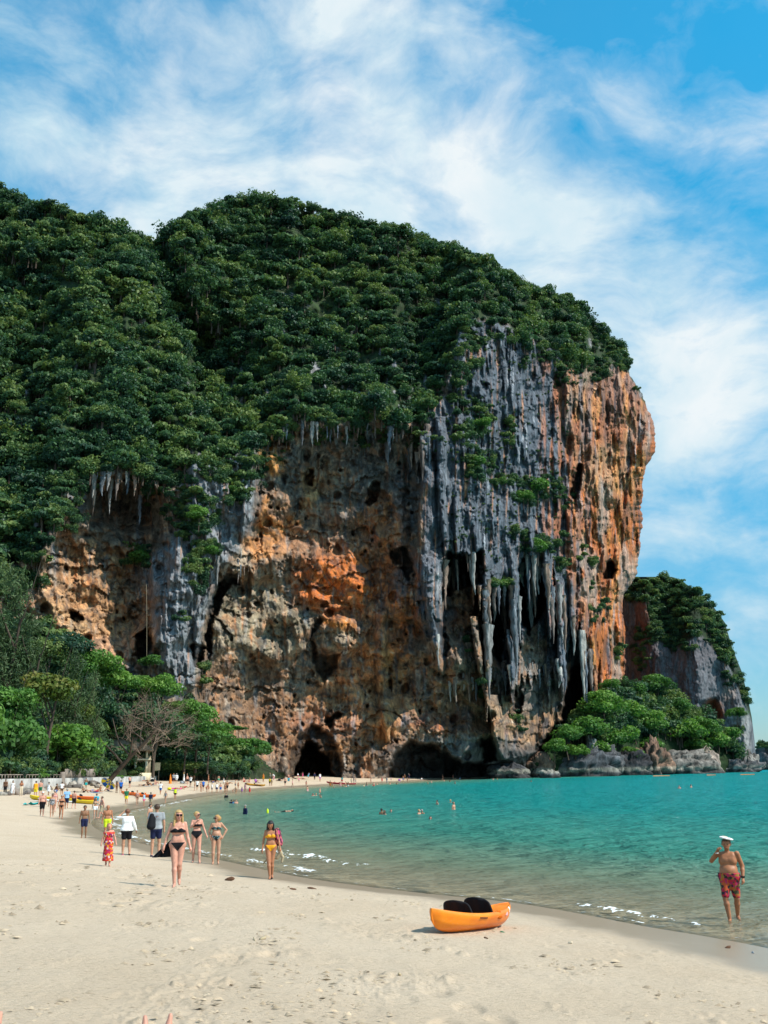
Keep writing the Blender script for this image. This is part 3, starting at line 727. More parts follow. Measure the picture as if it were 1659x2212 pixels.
GREY = (.115, .115, .12); PALE = (.24, .225, .205); RUST = (.19, .115, .08); DARK = (.05, .05, .055)
rock_thing('sea_rock', 1126, 1200, 1622, 1690, 380, 3, RUST, "low rust-brown rock at the foot of the black cleft, left end of the headland ledge", depthf=.6)
rock_thing('sea_rock', 1180, 1325, 1618, 1692, 384, 4, (.085, .09, .1), "long dark grey ledge under the pale green trees", depthf=.5)
rock_thing('sea_rock', 1262, 1345, 1618, 1690, 388, 5, GREY, "grey ledge with an upright spur of pale stone on top", depthf=.6)
rock_thing('rock_spur', 1262, 1290, 1586, 1640, 386, 6, PALE, "upright pale grey spur rising in front of the bushes", cat='rock')
rock_thing('sea_rock', 1318, 1400, 1625, 1692, 404, 7, DARK, "black hollowed rock between the grey ledge and the pale slab", depthf=.5)
rock_thing('sea_rock', 1368, 1440, 1606, 1690, 412, 8, RUST, "rust-stained overhanging boulder under the bushes", depthf=.7)
rock_thing('sea_rock', 1412, 1555, 1622, 1690, 434, 9, (.20, .185, .165), "broad pale slab rising from the water in the middle of the headland", depthf=.6)
rock_thing('sea_rock', 1480, 1560, 1610, 1685, 450, 18, (.30, .24, .2), "tilted tan slab behind the broad pale slab", depthf=.6)
rock_thing('sea_rock', 1545, 1640, 1640, 1690, 470, 10, GREY, "low grey shelf at the right foot of the headland", depthf=.7)
rock_thing('sea_rock', 1590, 1640, 1620, 1690, 480, 11, PALE, "grey block at the right-hand corner of the headland", depthf=.8)
rock_thing('sea_rock', 1162, 1212, 1664, 1690, 352, 12, GREY, "small bare rock standing alone in the shallows before the headland", depthf=.8, n=22)
rock_thing('sea_rock', 1060, 1150, 1645, 1700, 362, 14, DARK, "black wet rock at the right end of the beach under the cliff", depthf=.6)
rock_thing('sea_stack', 1632, 1690, 1600, 1672, 620, 15, (.11, .11, .12), "dark far rock with bushes at the right edge, beyond the headland", depthf=.9)

# green slope behind those rocks
mX, mY = np.meshgrid(np.arange(1150, 1600, 4.0), np.arange(1470, 1672, 3.5))
MTOP = [(1150, 1650), (1180, 1625), (1220, 1585), (1260, 1530), (1300, 1490), (1360, 1480), (1420, 1480), (1480, 1510), (1540, 1550), (1600, 1620)]
MDX = [(1150, 376), (1300, 390), (1340, 400), (1400, 424), (1500, 450), (1600, 474)]
mD = interp(mX, MDX) + np.maximum(1650 - mY, 0) * .14 - 3 * fbm(mX / 40, mY / 40, 300, 3)
mV = Pt(mX, mY, mD); mk = (mY > interp(mX, MTOP)).ravel()
mound = mesh_np("green_slope", mV.reshape(-1, 3), grid_faces(mX.shape[0], mX.shape[1], mk), M_under)
tag(mound, "green slope between the rocks and the headland", None, None, 'structure')

# earth slope under the grove on the left, climbing to the hollow
SL_TOP = [(-200, 1330), (60, 1330), (110, 1345), (170, 1395), (270, 1445), (380, 1490), (430, 1530), (520, 1600), (600, 1668)]
sX, sY = np.meshgrid(np.arange(-200, 620, 5.0), np.arange(1300, 1700, 4.0))
st_ = interp(sX, SL_TOP)
SST = [(-200, float(wall_d(-180)) + 10), (0, float(wall_d(0)) + 12), (200, float(wall_d(200)) + 14), (340, float(wall_d(339)) + 8), (450, 252), (600, 284)]
sD = interp(sX, SST) + np.clip((1665 - sY) / (1665 - np.minimum(st_, 1655)), 0, 1.1) * (interp(sX, FOOT) + 8 - interp(sX, SST)) - 1.5 * fbm(sX / 30, sY / 30, 310, 4)
sV = Pt(sX, sY, sD); sk = (sY > st_ - 3).ravel()
sc_ = np.zeros(sX.shape + (3,)) + np.array((.03, .045, .018))
k = sm(34, 16, sY - st_) * sm(70, 110, sX) * sm(420, 340, sX); sc_ += k[..., None] * (np.array((.46, .33, .21)) - sc_)
slope = mesh_np("hill_slope", sV.reshape(-1, 3), grid_faces(sX.shape[0], sX.shape[1], sk), M_rock, attrs={'rock': sc_.reshape(-1, 3), 'flute': np.zeros(sX.size)})
tag(slope, "wooded slope with a sandy rim below the left hollow", None, None, 'structure')


# ------------------------------------------------------------------ sand, sea
def sand_mat():
    m_, t, out = new_mat("sand")
    b = t.new('ShaderNodeBsdfPrincipled')
    geo = t.new('ShaderNodeNewGeometry'); p = geo.outputs['Position']
    wet = t.new('ShaderNodeAttribute'); wet.attribute_name = 'wet'
    sh = t.new('ShaderNodeAttribute'); sh.attribute_name = 'scuff'
    n_ = t.noise(p, 0.35, 5, .6); g = t.noise(t.mapping(p, (1, 2.2, 1)), 9, 5, .7); f = t.noise(p, 120, 3, .8)
    c = t.mix(t.ramp(n_, [(.3, 0.0), (.7, 1.0)]), (.54, .415, .29), (.60, .475, .345))
    c = t.mix(t.ramp(g, [(.32, .9), (.46, 0.0)]), c, (.36, .275, .185))
    c = t.mix(t.math('MULTIPLY', t.ramp(f, [(.55, 0.0), (.75, 1.0)]), .3), c, (.34, .27, .19))
    sp_ = t.noise(t.mapping(p, (1, 2.4, 1)), 26, 4, .75); c = t.mix(t.math('MULTIPLY', t.ramp(sp_, [(.60, 0.0), (.68, 1.0)]), .6), c, (.26, .20, .135))
    c = t.mix(t.math('MULTIPLY', sh.outputs['Fac'], .55), c, (.34, .27, .19))
    wf = t.math('ADD', wet.outputs['Fac'], t.math('MULTIPLY', t.math('SUBTRACT', n_, .5), .25), clamp=True)
    c = t.mix(wf, c, (.30, .235, .165))
    t.link(c, b.inputs['Base Color'])
    t.link(t.math('MULTIPLY_ADD', wf, -.62, .92), b.inputs['Roughness'])
    b.inputs['Specular IOR Level'].default_value = .35
    bn = t.new('ShaderNodeBump'); bn.inputs['Distance'].default_value = .035
    t.link(t.math('MULTIPLY_ADD', wf, -.8, .95), bn.inputs['Strength'])
    t.link(t.math('ADD', t.math('MULTIPLY', g, 1.4), t.math('MULTIPLY', f, .3)), bn.inputs['Height']); t.link(bn.outputs[0], b.inputs['Normal'])
    t.link(b.outputs[0], out.inputs[0])
    return m_

def water_mat():
    m_, t, out = new_mat("sea_water")
    dep = t.new('ShaderNodeAttribute'); dep.attribute_name = 'depth'
    geo = t.new('ShaderNodeNewGeometry'); p = geo.outputs['Position']
    # turbidity: how much light the water itself returns, and its own colour, with depth
    big = t.noise(t.mapping(p, (.010, .03, 1)), 1.0, 4, .6)
    d = t.math('ADD', dep.outputs['Fac'], t.math('MULTIPLY', t.math('SUBTRACT', big, .5), t.math('MINIMUM', dep.outputs['Fac'], 1.2)))
    body = t.ramp(t.math('DIVIDE', d, 8.0), [(0.0, (.42, .38, .26)), (.05, (.22, .29, .19)), (.14, (.055, .26, .195)), (.34, (.006, .24, .225)), (1.0, (.003, .27, .31))])
    df = t.new('ShaderNodeBsdfDiffuse'); t.link(body, df.inputs[0])
    tr = t.new('ShaderNodeBsdfTransparent'); tr.inputs[0].default_value = (.92, .97, .93, 1)
    fac = t.math('SUBTRACT', 1.0, t.math('EXPONENT', t.math('MULTIPLY', dep.outputs['Fac'], -2.0)))
    under = t.new('ShaderNodeMixShader'); t.link(fac, under.inputs[0]); t.link(tr.outputs[0], under.inputs[1]); t.link(df.outputs[0], under.inputs[2])
    gl = t.new('ShaderNodeBsdfGlossy'); gl.inputs['Roughness'].default_value = .06
    w1 = t.noise(t.mapping(p, (.9, 1.7, 1), rot=(0, 0, .25)), 1.5, 5, .62, .6)
    w2 = t.noise(t.mapping(p, (.50, .55, 1), rot=(0, 0, -.12)), 1.0, 4, .6, .2)
    w3 = t.noise(t.mapping(p, (.11, .13, 1), rot=(0, 0, .06)), 1.0, 4, .6, .2)
    hgt = t.math('ADD', t.math('ADD', t.math('MULTIPLY', w1, .6), t.math('MULTIPLY', w2, 1.7)), t.math('MULTIPLY', w3, 3.0))
    calm = t.ramp(t.math('DIVIDE', dep.outputs['Fac'], 2.0), [(0.0, .35), (.4, 1.0)])
    bn = t.new('ShaderNodeBump'); bn.inputs['Distance'].default_value = 1.0; t.link(calm, bn.inputs['Strength'])
    t.link(hgt, bn.inputs['Height']); t.link(bn.outputs[0], gl.inputs['Normal']); t.link(bn.outputs[0], df.inputs['Normal'])
    fr = t.new('ShaderNodeFresnel'); fr.inputs[0].default_value = 1.33; t.link(bn.outputs[0], fr.inputs['Normal'])
    mx = t.new('ShaderNodeMixShader'); t.link(t.math('MULTIPLY', fr.outputs[0], .85), mx.inputs[0]); t.link(under.outputs[0], mx.inputs[1]); t.link(gl.outputs[0], mx.inputs[2])
    t.link(mx.outputs[0], out.inputs[0])
    return m_

M_sand = sand_mat(); M_water = water_mat()
# polar grid round the camera's foot so that the mesh is fine where it is near
ang = np.concatenate([np.linspace(-42, -24, 50), np.linspace(-23.8, 23.8, 540), np.linspace(24, 36, 30)]); rad = np.concatenate([np.geomspace(7.0, 40, 470), np.geomspace(40.3, 560, 210)])
A, Rr = np.meshgrid(np.radians(ang), rad)
gX = np.sin(A) * Rr; gY = np.cos(A) * Rr
gZ, gs = ground_z(gX, gY)
near = sm(70, 25, Rr)
dry = sm(1.5, 6, gs)
# trampled patches, clods and hollows
patch = sm(.0, .35, fbm(gX / 1.6 + 5, gY / 2.6, 400, 3)) * .9 + .1
tex = ridged(gX / .30, gY / .55, 401, 4, .6) - .55
f1, cid = worley(gX / .33, gY / .5, 405)
clod = sm(.36, .10, f1) * (cid > .80) * patch
tex2 = ridged(gX / .16, gY / .34, 411, 3, .6) - .5
gZ = gZ + near * dry * (.038 * tex * patch + .022 * tex2 * patch + .026 * fbm(gX / .8, gY / 1.3, 402, 3) + .05 * clod)
f2, cid2 = worley(gX / .55 + 7, gY / .95, 407)
foot = sm(.42, .2, f2) * (cid2 > .72) * sm(-.1, .3, fbm(gX / 4, gY / 6, 408, 2))
gZ = gZ - near * dry * .05 * foot
scuff = near * dry * np.clip(sm(.18, .5, fbm(gX / .5 + 31, gY / 1.6, 403, 4)) * patch + clod * .5, 0, 1) * .9
wet = np.where(gs > 0, sm(3.4, 1.6, gs + 1.3 * fbm(gX / 5, gY / 8, 404, 3) + .5 * fbm(gX / .8, gY / 1.5, 409, 3)), 1.0)
sand = mesh_np("beach_sand", np.stack([gX, gY, gZ], -1).reshape(-1, 3), grid_faces(*gX.shape)[:, ::-1], M_sand, attrs={'wet': np.where(gs < 0, .2 + .8 * sm(-1.2, 0, gs), wet).ravel(), 'scuff': scuff.ravel()})
tag(sand, "pale trampled sand beach sloping to the water", None, None, 'structure')

ang = np.linspace(-30, 48, 360); rad = np.concatenate([np.geomspace(12.0, 520, 360), np.geomspace(530, 15000, 60)])
A, Rr = np.meshgrid(np.radians(ang), rad); wX = np.sin(A) * Rr; wY = np.cos(A) * Rr
wZ, ws = ground_z(wX, wY)
depth = np.where(ws < 0, -np.minimum(wZ, 0), 0)
depth = np.where(Rr > 500, np.maximum(depth, 8), depth)
swell = .05 * np.sin((ws * -1) / 2.6 + 1.5 * fbm(wX / 16, wY / 16, 420, 2)) * sm(0.5, 4, -ws) * sm(60, 8, -ws) + .03 * fbm(wX / 2.2, wY / 1.3, 421, 3) * sm(90, 40, Rr) * sm(0, 5, -ws)
sea = mesh_np("sea", np.stack([wX, wY, swell + .0], -1).reshape(-1, 3), grid_faces(*wX.shape, (ws < 1.2).ravel())[:, ::-1], M_water, attrs={'depth': depth.ravel()})
tag(sea, "turquoise sea in the bay", None, None, 'structure')


# ------------------------------------------------------------------ trees
def crown_np(seed, lobes, leaves, leaf, spread=(1, 1, .75), up=.35, hang=0.0, shape='dome', jitter=.6, fill=.78):
    """leaf cards on an uneven cluster of lobes; unit radius. returns verts, faces, tint"""
    g = np.random.default_rng(seed)
    if shape == 'dome':
        c = g.normal(size=(lobes, 3)); c /= np.linalg.norm(c, axis=1)[:, None]; c *= (.25 + .45 * g.random((lobes, 1))); c[:, 2] = np.abs(c[:, 2]) * 1.1 - .15
    elif shape == 'tier':
        a = g.random(lobes) * 6.283; r = np.sqrt(g.random(lobes)) * .72; c = np.stack([np.cos(a) * r, np.sin(a) * r, (g.random(lobes) - .5) * 1.1 * (1 - r * .6)], 1)
    else:   # plume
        h = g.random(lobes); a = g.random(lobes) * 6.283; r = (.12 + .55 * (1 - h) ** .8 * g.random(lobes)); c = np.stack([np.cos(a) * r, np.sin(a) * r, h * 2 - 1], 1)
    rr = (.26 + .22 * g.random(lobes)) * (1 if shape == 'dome' else .8)
    li = g.integers(0, lobes, leaves)
    d = g.normal(size=(leaves, 3)); d[:, 2] += up; d /= np.linalg.norm(d, axis=1)[:, None]
    rad_ = rr[li] * (fill + (1.05 - fill) * g.random(leaves))
    p = c[li] + d * rad_[:, None] * np.array([1, 1, .72 if shape != 'plume' else 1])
    p *= np.array(spread)
    if hang: p[:, 2] -= hang * g.random(leaves) ** 2
    n = d + g.normal(size=(leaves, 3)) * jitter; n /= np.linalg.norm(n, axis=1)[:, None]
    a1 = np.cross(n, g.normal(size=(leaves, 3))); a1 /= np.linalg.norm(a1, axis=1)[:, None] + 1e-9
    a2 = np.cross(n, a1)
    s = leaf * (.6 + .8 * g.random(leaves))[:, None]
    asp = 1.0 if shape != 'plume' else .35
    if shape == 'plume':
        a1 = a1 * .8 + np.array([0, 0, .35]); a1 /= np.linalg.norm(a1, axis=1)[:, None]; a2 = np.cross(n, a1)
    q = np.stack([p - a1 * s, p + a2 * s * asp * .62, p + a1 * s, p - a2 * s * asp * .62], 1)
    q += n[:, None, :] * 0
    q[:, 1] += n * s * .18; q[:, 3] += n * s * .18
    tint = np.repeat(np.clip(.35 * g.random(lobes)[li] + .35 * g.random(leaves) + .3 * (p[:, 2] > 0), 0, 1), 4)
    F = np.arange(leaves * 4).reshape(-1, 4)
    return q.reshape(-1, 3), F, tint

def tube_np(pts, rads, n=6):
    """tapered tube along a path"""
    pts = np.asarray(pts, float); V = []; F = []
    for i, p in enumerate(pts):
        t = pts[min(i + 1, len(pts) - 1)] - pts[max(i - 1, 0)]; t = t / (np.linalg.norm(t) + 1e-9)
        a = np.cross(t, [0, 0, 1] if abs(t[2]) < .9 else [1, 0, 0]); a /= np.linalg.norm(a) + 1e-9; b = np.cross(t, a)
        for k in range(n):
            th = 2 * math.pi * k / n; V.append(p + (a * math.cos(th) + b * math.sin(th)) * rads[i])
    for i in range(len(pts) - 1):
        for k in range(n):
            F.append((i * n + k, i * n + (k + 1) % n, (i + 1) * n + (k + 1) % n, (i + 1) * n + k))
    return np.array(V), np.array(F, int)

def join_np(parts):
    Vs, Fs, o = [], [], 0
    for v, f in parts:
        Vs.append(v); Fs.append(np.asarray(f) + o); o += len(v)
    return np.concatenate(Vs), np.concatenate(Fs)

def branches(seed, height, lean=(0, 0), n_main=5, depth=2, r=.35, spread=.9, start=.35, n=6):
    g = random.Random(seed); parts = []
    def grow(p, d, L, r, lvl):
        pts = [np.array(p, float)]; rs = [r]; dd = np.array(d, float)
        k = 5
        for i in range(k):
            dd = dd + np.array([g.uniform(-.22, .22), g.uniform(-.22, .22), g.uniform(-.05, .2)]); dd /= np.linalg.norm(dd)
            pts.append(pts[-1] + dd * L / k); rs.append(r * (1 - .75 * (i + 1) / k))
        parts.append(tube_np(pts, rs, n if lvl == 0 else 4))
        if lvl < depth:
            for j in range(n_main if lvl == 0 else 4):
                t = start + (1 - start) * (j + g.random() * .6) / (n_main if lvl == 0 else 4)
                i = min(int(t * k), k - 1); q = pts[i] + (pts[i + 1] - pts[i]) * (t * k - i)
                a = g.random() * 6.283
                nd = np.array([math.cos(a) * spread, math.sin(a) * spread, .45 + .3 * g.random()]) + dd * .3; nd /= np.linalg.norm(nd)
                grow(q, nd, L * g.uniform(.45, .62), rs[i] * .6, lvl + 1)
    d0 = np.array([lean[0], lean[1], 1.0]); d0 /= np.linalg.norm(d0)
    grow((0, 0, 0), d0, height, r, 0)
    return join_np(parts)

# small trees of the cliff: one mesh each (crown and trunk), several variants sharing their data
JUNGLE = []
for i in range(6):
    shape = 'dome' if i < 4 else 'tier'
    v, f, t_ = crown_np(100 + i, (9, 14, 7, 22, 12, 18)[i], (760, 900, 560, 1000, 700, 800)[i], (.095, .08, .13, .075, .10, .09)[i], ((1, 1, .85), (1, .9, 1.05), (1, 1, .6), (1, 1, .8), (1, 1, .5), (.9, 1, .7))[i], (.2, .1, .5, .2, .4, .3)[i], (.12, .3, .1, .2, .1, .25)[i], shape, (.7, .9, .5, .9, .6, .8)[i])
    tv, tf = tube_np([(0, 0, -1.15), (.05, 0, -.6), (.0, .04, -.1), (.1, 0, .3)], [.06, .05, .04, .02], 5)
    V_ = np.concatenate([v, tv]); F_ = np.concatenate([f, tf + len(v)]); tt = np.concatenate([t_, np.zeros(len(tv))])
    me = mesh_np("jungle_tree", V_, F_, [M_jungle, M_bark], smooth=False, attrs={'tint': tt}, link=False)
    mi = np.zeros(len(F_), np.int32); mi[len(f):] = 1; me.polygons.foreach_set("material_index", mi)
    JUNGLE.append(me)

# scatter over the forested parts
pts_, sz_, kind_ = [], [], []
def scatter(n, box, ok, Dfun, smin, smax, seed, lift=.25):
    g = np.random.default_rng(seed)
    x = box[0] + (box[2] - box[0]) * g.random(n); y = box[1] + (box[3] - box[1]) * g.random(n)
    m_ = ok(x, y); x = x[m_]; y = y[m_]
    D = Dfun(x, y); s = 1.25 * (smin + (smax - smin) * g.random(len(x)) ** 2.0)
    p = Pt(x, y, D); p[:, 2] += s * lift; p[:, 1] -= s * .25
    pts_.append(p); sz_.append(s)

def cd(x, y): return cliff_depth(x, y)[0]
def in_forest(x, y):
    wx, wy = wobble(x, y, 9, 55, 5)
    lim = np.where(y < 470, interp(x, YT), interp(x, YT))
    okk = (interp(wx, RIM) + 26 * fbm(x / 22, y / 200, 16, 3) - wy > -4) & (y > lim + 3) & (x < interp(y, XR) - 4)
    thin = (y > 900) & (x < 560) & (fbm(x / 40, y / 30, 501, 3) < -.18)
    thin |= (fbm(x / 26, y / 20, 502, 3) < -.36) | thin_rock(x, y)
    return okk & ~thin
scatter(7600, (-120, 400, 1380, 1300), in_forest, cd, 1.2, 4.4, 11)
scatter(700, (-120, 420, 1300, 1290), in_forest, cd, 3.6, 5.6, 12)
g = np.random.default_rng(13); y = 432 + 365 * g.random(420) ** .8; x = interp(y, XR) - 9 - 34 * g.random(420) ** 1.3 + 4
s = 1.7 + 2.6 * g.random(420) ** 2; p = Pt(x, y, cd(x, y) + 2); p[:, 2] += s * .15; pts_.append(p); sz_.append(s)
# along the left skyline
g = np.random.default_rng(14); xs = np.linspace(-100, 560, 120) + g.normal(size=120) * 3; s = 1.8 + 2.4 * g.random(120) ** 2
p = Pt(xs, interp(xs, YT) + 4, cd(xs, interp(xs, YT) + 6)); p[:, 2] += s * .3; pts_.append(p); sz_.append(s)
# vegetation hanging on the face: ellipses x, y, rx, ry, number
FACE = [(1030, 1000, 34, 40, 34), (1010, 940, 30, 40, 22), (1045, 905, 20, 45, 18), (1100, 930, 14, 40, 12), (1082, 1040, 28, 16, 16), (1165, 1050, 50, 26, 36), (1135, 1075, 30, 18, 12), (1200, 1050, 14, 40, 12),
        (1160, 1178, 46, 18, 26), (1090, 1260, 30, 14, 12), (1120, 1150, 26, 14, 8), (1215, 1200, 14, 50, 10), (1190, 760, 60, 22, 26), (1235, 800, 30, 30, 20), (1290, 800, 24, 22, 18), (1150, 745, 50, 12, 14),
        (1060, 730, 60, 10, 12), (1130, 780, 16, 16, 5), (1208, 828, 9, 5, 3), (1010, 760, 30, 40, 16), (990, 820, 20, 60, 20), (1000, 870, 24, 26, 14),
        (430, 1100, 46, 40, 34), (400, 1140, 40, 26, 20), (510, 1060, 20, 40, 18), (470, 1000, 50, 40, 44), (300, 1200, 32, 30, 20), (450, 1180, 30, 16, 14), (425, 1230, 20, 50, 22), (380, 1110, 30, 24, 12),
        (340, 1010, 26, 20, 10), (385, 1330, 18, 12, 4), (1265, 1200, 16, 30, 8), (1275, 1300, 14, 50, 8), (1300, 1330, 16, 40, 8), (1340, 1410, 8, 26, 6), (1120, 1560, 10, 30, 6), (1040, 1470, 7, 40, 6), (1010, 1390, 7, 30, 4),
        (435, 1450, 14, 30, 6), (1220, 1080, 20, 20, 6), (140, 1110, 30, 40, 16), (70, 1180, 40, 30, 20), (60, 1250, 50, 20, 10)]
for i, (cx, cy, rx, ry, n) in enumerate(FACE):
    g = np.random.default_rng(600 + i); a = g.random(n) * 6.283; r = np.sqrt(g.random(n))
    x = cx + np.cos(a) * r * rx; y = cy + np.sin(a) * r * ry; D = cd(x, y) - .5; s = 1.35 + 2.1 * g.random(n) ** 1.5
    p = Pt(x, y, D); pts_.append(p); sz_.append(s)
for i in range(64):
    g = np.random.default_rng(1200 + i); cx = -60 + 1330 * g.random(); cy = float(interp(cx, RIM)) + 6 + 40 * g.random() ** 2
    if 600 < cx < 900: cy -= 14
    n = g.integers(4, 14); x = cx + g.normal(size=n) * 12; y = cy + g.normal(size=n) * (10 + 22 * g.random())
    p = Pt(x, y, cd(x, y) - .3); pts_.append(p); sz_.append(1.0 + 1.9 * g.random(n))
# tiny tufts
g = np.random.default_rng(77); n = 420; x = 960 + 300 * g.random(n); y = 700 + 560 * g.random(n)
m_ = sdpoly(x, y, POLY_CURTAIN) < 10; x = x[m_]; y = y[m_]; p = Pt(x, y, cd(x, y) - .4); pts_.append(p); sz_.append(.45 + .5 * g.random(len(x)))
# headland
def hd(x, y): return head_depth(x, y)[0]
scatter(900, (1335, 1245, 1640, 1640), lambda x, y: (interp(x, HRIM) - y > -2) & (y > interp(x, HTOP) + 2) & (x < np.interp(y, HY[:, 0], HY[:, 1]) - 2), hd, 2.0, 3.8, 21)
for i, (cx, cy, rx, ry, n) in enumerate([(1385, 1400, 22, 50, 30), (1420, 1370, 40, 24, 30), (1470, 1395, 40, 14, 16), (1590, 1600, 10, 50, 10), (1575, 1440, 14, 40, 12)]):
    g = np.random.default_rng(700 + i); a = g.random(n) * 6.283; r = np.sqrt(g.random(n)); x = cx + np.cos(a) * r * rx; y = cy + np.sin(a) * r * ry
    s = 1.6 + 1.6 * g.random(n); pts_.append(Pt(x, y, hd(x, y))); sz_.append(s)
# far stack
g = np.random.default_rng(31); x = 1638 + 30 * g.random(26); y = 1603 + 12 * g.random(26); pts_.append(Pt(x, y, np.full(26, 612.))); sz_.append(1.4 + 1.2 * g.random(26))
g = np.random.default_rng(1400); x = 1180 + 170 * g.random(60); y = interp(x, [(1180, 1600), (1260, 1500), (1350, 1450)]) + 60 * g.random(60)
# the slope behind the sea rocks
def mD_f(x, y): return interp(x, MDX) - 3 + np.maximum(1650 - y, 0) * .14
scatter(700, (1150, 1470, 1600, 1640), lambda x, y: (y > interp(x, MTOP) + 4) & (y < interp(x, [(1150, 1640), (1200, 1612), (1260, 1585), (1330, 1610), (1380, 1590), (1440, 1590), (1540, 1600), (1600, 1640)])), mD_f, 2.4, 5.0, 41)
# wooded slope on the left
def sD_f(x, y):
    t = interp(x, SL_TOP); return interp(x, SST) - 3 + np.clip((1665 - y) / (1665 - np.minimum(t, 1655)), 0, 1.1) * (interp(x, FOOT) + 8 - interp(x, SST))
scatter(700, (-160, 1330, 600, 1660), lambda x, y: y > interp(x, SL_TOP) + 14, sD_f, 1.8, 4.2, 51)

g = np.random.default_rng(1500); x = -170 + 700 * g.random(420); y = 1650 + 22 * g.random(420); D = np.where(x < 335, wall_d(x) + 3 + 8 * g.random(420), interp(x, SST) - 4); kv = (x < 236) | (x > 296); x = x[kv]; y = y[kv]; D = D[kv]
p = Pt(x, y, D); pts_.append(p); sz_.append(.9 + 1.5 * g.random(len(x)))
PP = np.concatenate(pts_); SS = np.concatenate(sz_)
g = np.random.default_rng(5)
app = SS / PP[:, 1] * (.8 + .4 * g.random(len(SS)))
order = np.argsort(-app)
N_TREES = 215
rot = g.random(len(SS)) * 6.283; var = g.integers(0, 6, len(SS))
def tree_label(p):
    x_, y_, z_ = p
    if y_ > 395 and x_ > 110: return "small jungle tree growing on the rocky headland at the right", "trees on the headland"
    if z_ < 60 and x_ < -60: return "broad leafy tree on the wooded slope under the left hollow", "trees on the slope under the left hollow"
    if z_ < 45: return "leafy tree on the green slope above the sea rocks", "trees above the sea rocks"
    if x_ < -85: return "rounded green jungle tree on the left-hand ridge", "trees on the left ridge"
    return "dark green jungle tree in the dense canopy of the cliff dome", "trees on the cliff dome"
for k in order[:N_TREES]:
    o = bpy.data.objects.new("jungle_tree", JUNGLE[var[k]]); COL.objects.link(o)
    o.location = PP[k]; o.rotation_euler = (0, 0, rot[k]); s = SS[k]; o.scale = (s, s, s * (.85 + .3 * ((k * 7919) % 100) / 100))
    lb, gp = tree_label(PP[k]); tag(o, lb, "tree", gp)

def instancer(name, src_me, pts, scl, rz, label, mat):
    """one 'stuff' object: points that carry a copy of the leaf mesh each"""
    me = bpy.data.meshes.new(name); me.vertices.add(len(pts)); me.vertices.foreach_set("co", np.asarray(pts, np.float32).ravel())
    a = me.attributes.new("s", 'FLOAT', 'POINT'); a.data.foreach_set("value", np.asarray(scl, np.float32))
    a = me.attributes.new("rz", 'FLOAT', 'POINT'); a.data.foreach_set("value", np.asarray(rz, np.float32))
    o = bpy.data.objects.new(name, me); COL.objects.link(o); tag(o, label, None, None, 'stuff')
    ng = bpy.data.node_groups.new(name, 'GeometryNodeTree')
    ng.interface.new_socket('Geometry', in_out='INPUT', socket_type='NodeSocketGeometry'); ng.interface.new_socket('Geometry', in_out='OUTPUT', socket_type='NodeSocketGeometry')
    gi = ng.nodes.new('NodeGroupInput'); go = ng.nodes.new('NodeGroupOutput')
    ip = ng.nodes.new('GeometryNodeInstanceOnPoints'); oi = ng.nodes.new('GeometryNodeObjectInfo'); oi.inputs['As Instance'].default_value = True
    oi.inputs['Object'].default_value = src_me
    a1 = ng.nodes.new('GeometryNodeInputNamedAttribute'); a1.data_type = 'FLOAT'; a1.inputs[0].default_value = 's'
    a2 = ng.nodes.new('GeometryNodeInputNamedAttribute'); a2.data_type = 'FLOAT'; a2.inputs[0].default_value = 'rz'
    cx_ = ng.nodes.new('ShaderNodeCombineXYZ')
    ng.links.new(gi.outputs[0], ip.inputs['Points']); ng.links.new(oi.outputs['Geometry'], ip.inputs['Instance'])
    ng.links.new(a1.outputs[0], ip.inputs['Scale']); ng.links.new(a2.outputs[0], cx_.inputs[2]); ng.links.new(cx_.outputs[0], ip.inputs['Rotation'])
    ng.links.new(ip.outputs[0], go.inputs[0])
    md = o.modifiers.new("canopy", 'NODES'); md.node_group = ng
    return o
# the sources are six of the trees already standing
src = {}
for o in list(COL.objects):
    if o.name.startswith('jungle_tree') and o.data in JUNGLE and o.data.name not in src: src[o.data.name] = o
rest = order[N_TREES:]
for i, me in enumerate(JUNGLE):
    kk = rest[var[rest] == i]
    # Object Info in 'original' space ignores the source's own place
    instancer("jungle_canopy", src[me.name], PP[kk], SS[kk], rot[kk], "dense jungle canopy covering the cliff and slopes", M_jungle)

# ------------------------------------------------------------------ larger trees: trunk and crown are parts
def crown_mesh(name, mat, *a, **k):
    v, f, t_ = crown_np(*a, **k)
    return mesh_np(name, v, f, mat, smooth=False, attrs={'tint': t_}, link=False)
CR = {
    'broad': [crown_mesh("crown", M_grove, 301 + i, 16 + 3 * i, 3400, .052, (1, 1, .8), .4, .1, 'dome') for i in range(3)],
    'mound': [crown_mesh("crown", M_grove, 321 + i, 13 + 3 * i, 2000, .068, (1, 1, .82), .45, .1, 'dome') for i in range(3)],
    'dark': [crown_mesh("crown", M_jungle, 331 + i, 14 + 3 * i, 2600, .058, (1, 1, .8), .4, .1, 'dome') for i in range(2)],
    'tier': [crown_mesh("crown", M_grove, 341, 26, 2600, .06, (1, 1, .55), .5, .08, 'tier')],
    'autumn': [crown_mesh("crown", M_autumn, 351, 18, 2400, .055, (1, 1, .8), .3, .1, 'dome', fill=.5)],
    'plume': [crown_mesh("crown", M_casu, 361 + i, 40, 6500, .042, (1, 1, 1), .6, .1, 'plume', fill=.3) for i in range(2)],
}
def trunk_mesh(seed, lean, n_main, r, mat=None, depth=2, h=1.0, spread=.9):
    v, f = branches(seed, h, lean, n_main, depth, r, spread)
    return mesh_np("trunk", v, f, mat or M_bark, link=False)
TR = [trunk_mesh(401 + i, lean, 5, .045, depth=1, spread=.8) for i, lean in enumerate([(0, 0), (.25, 0), (-.25, .1), (.5, -.1)])]

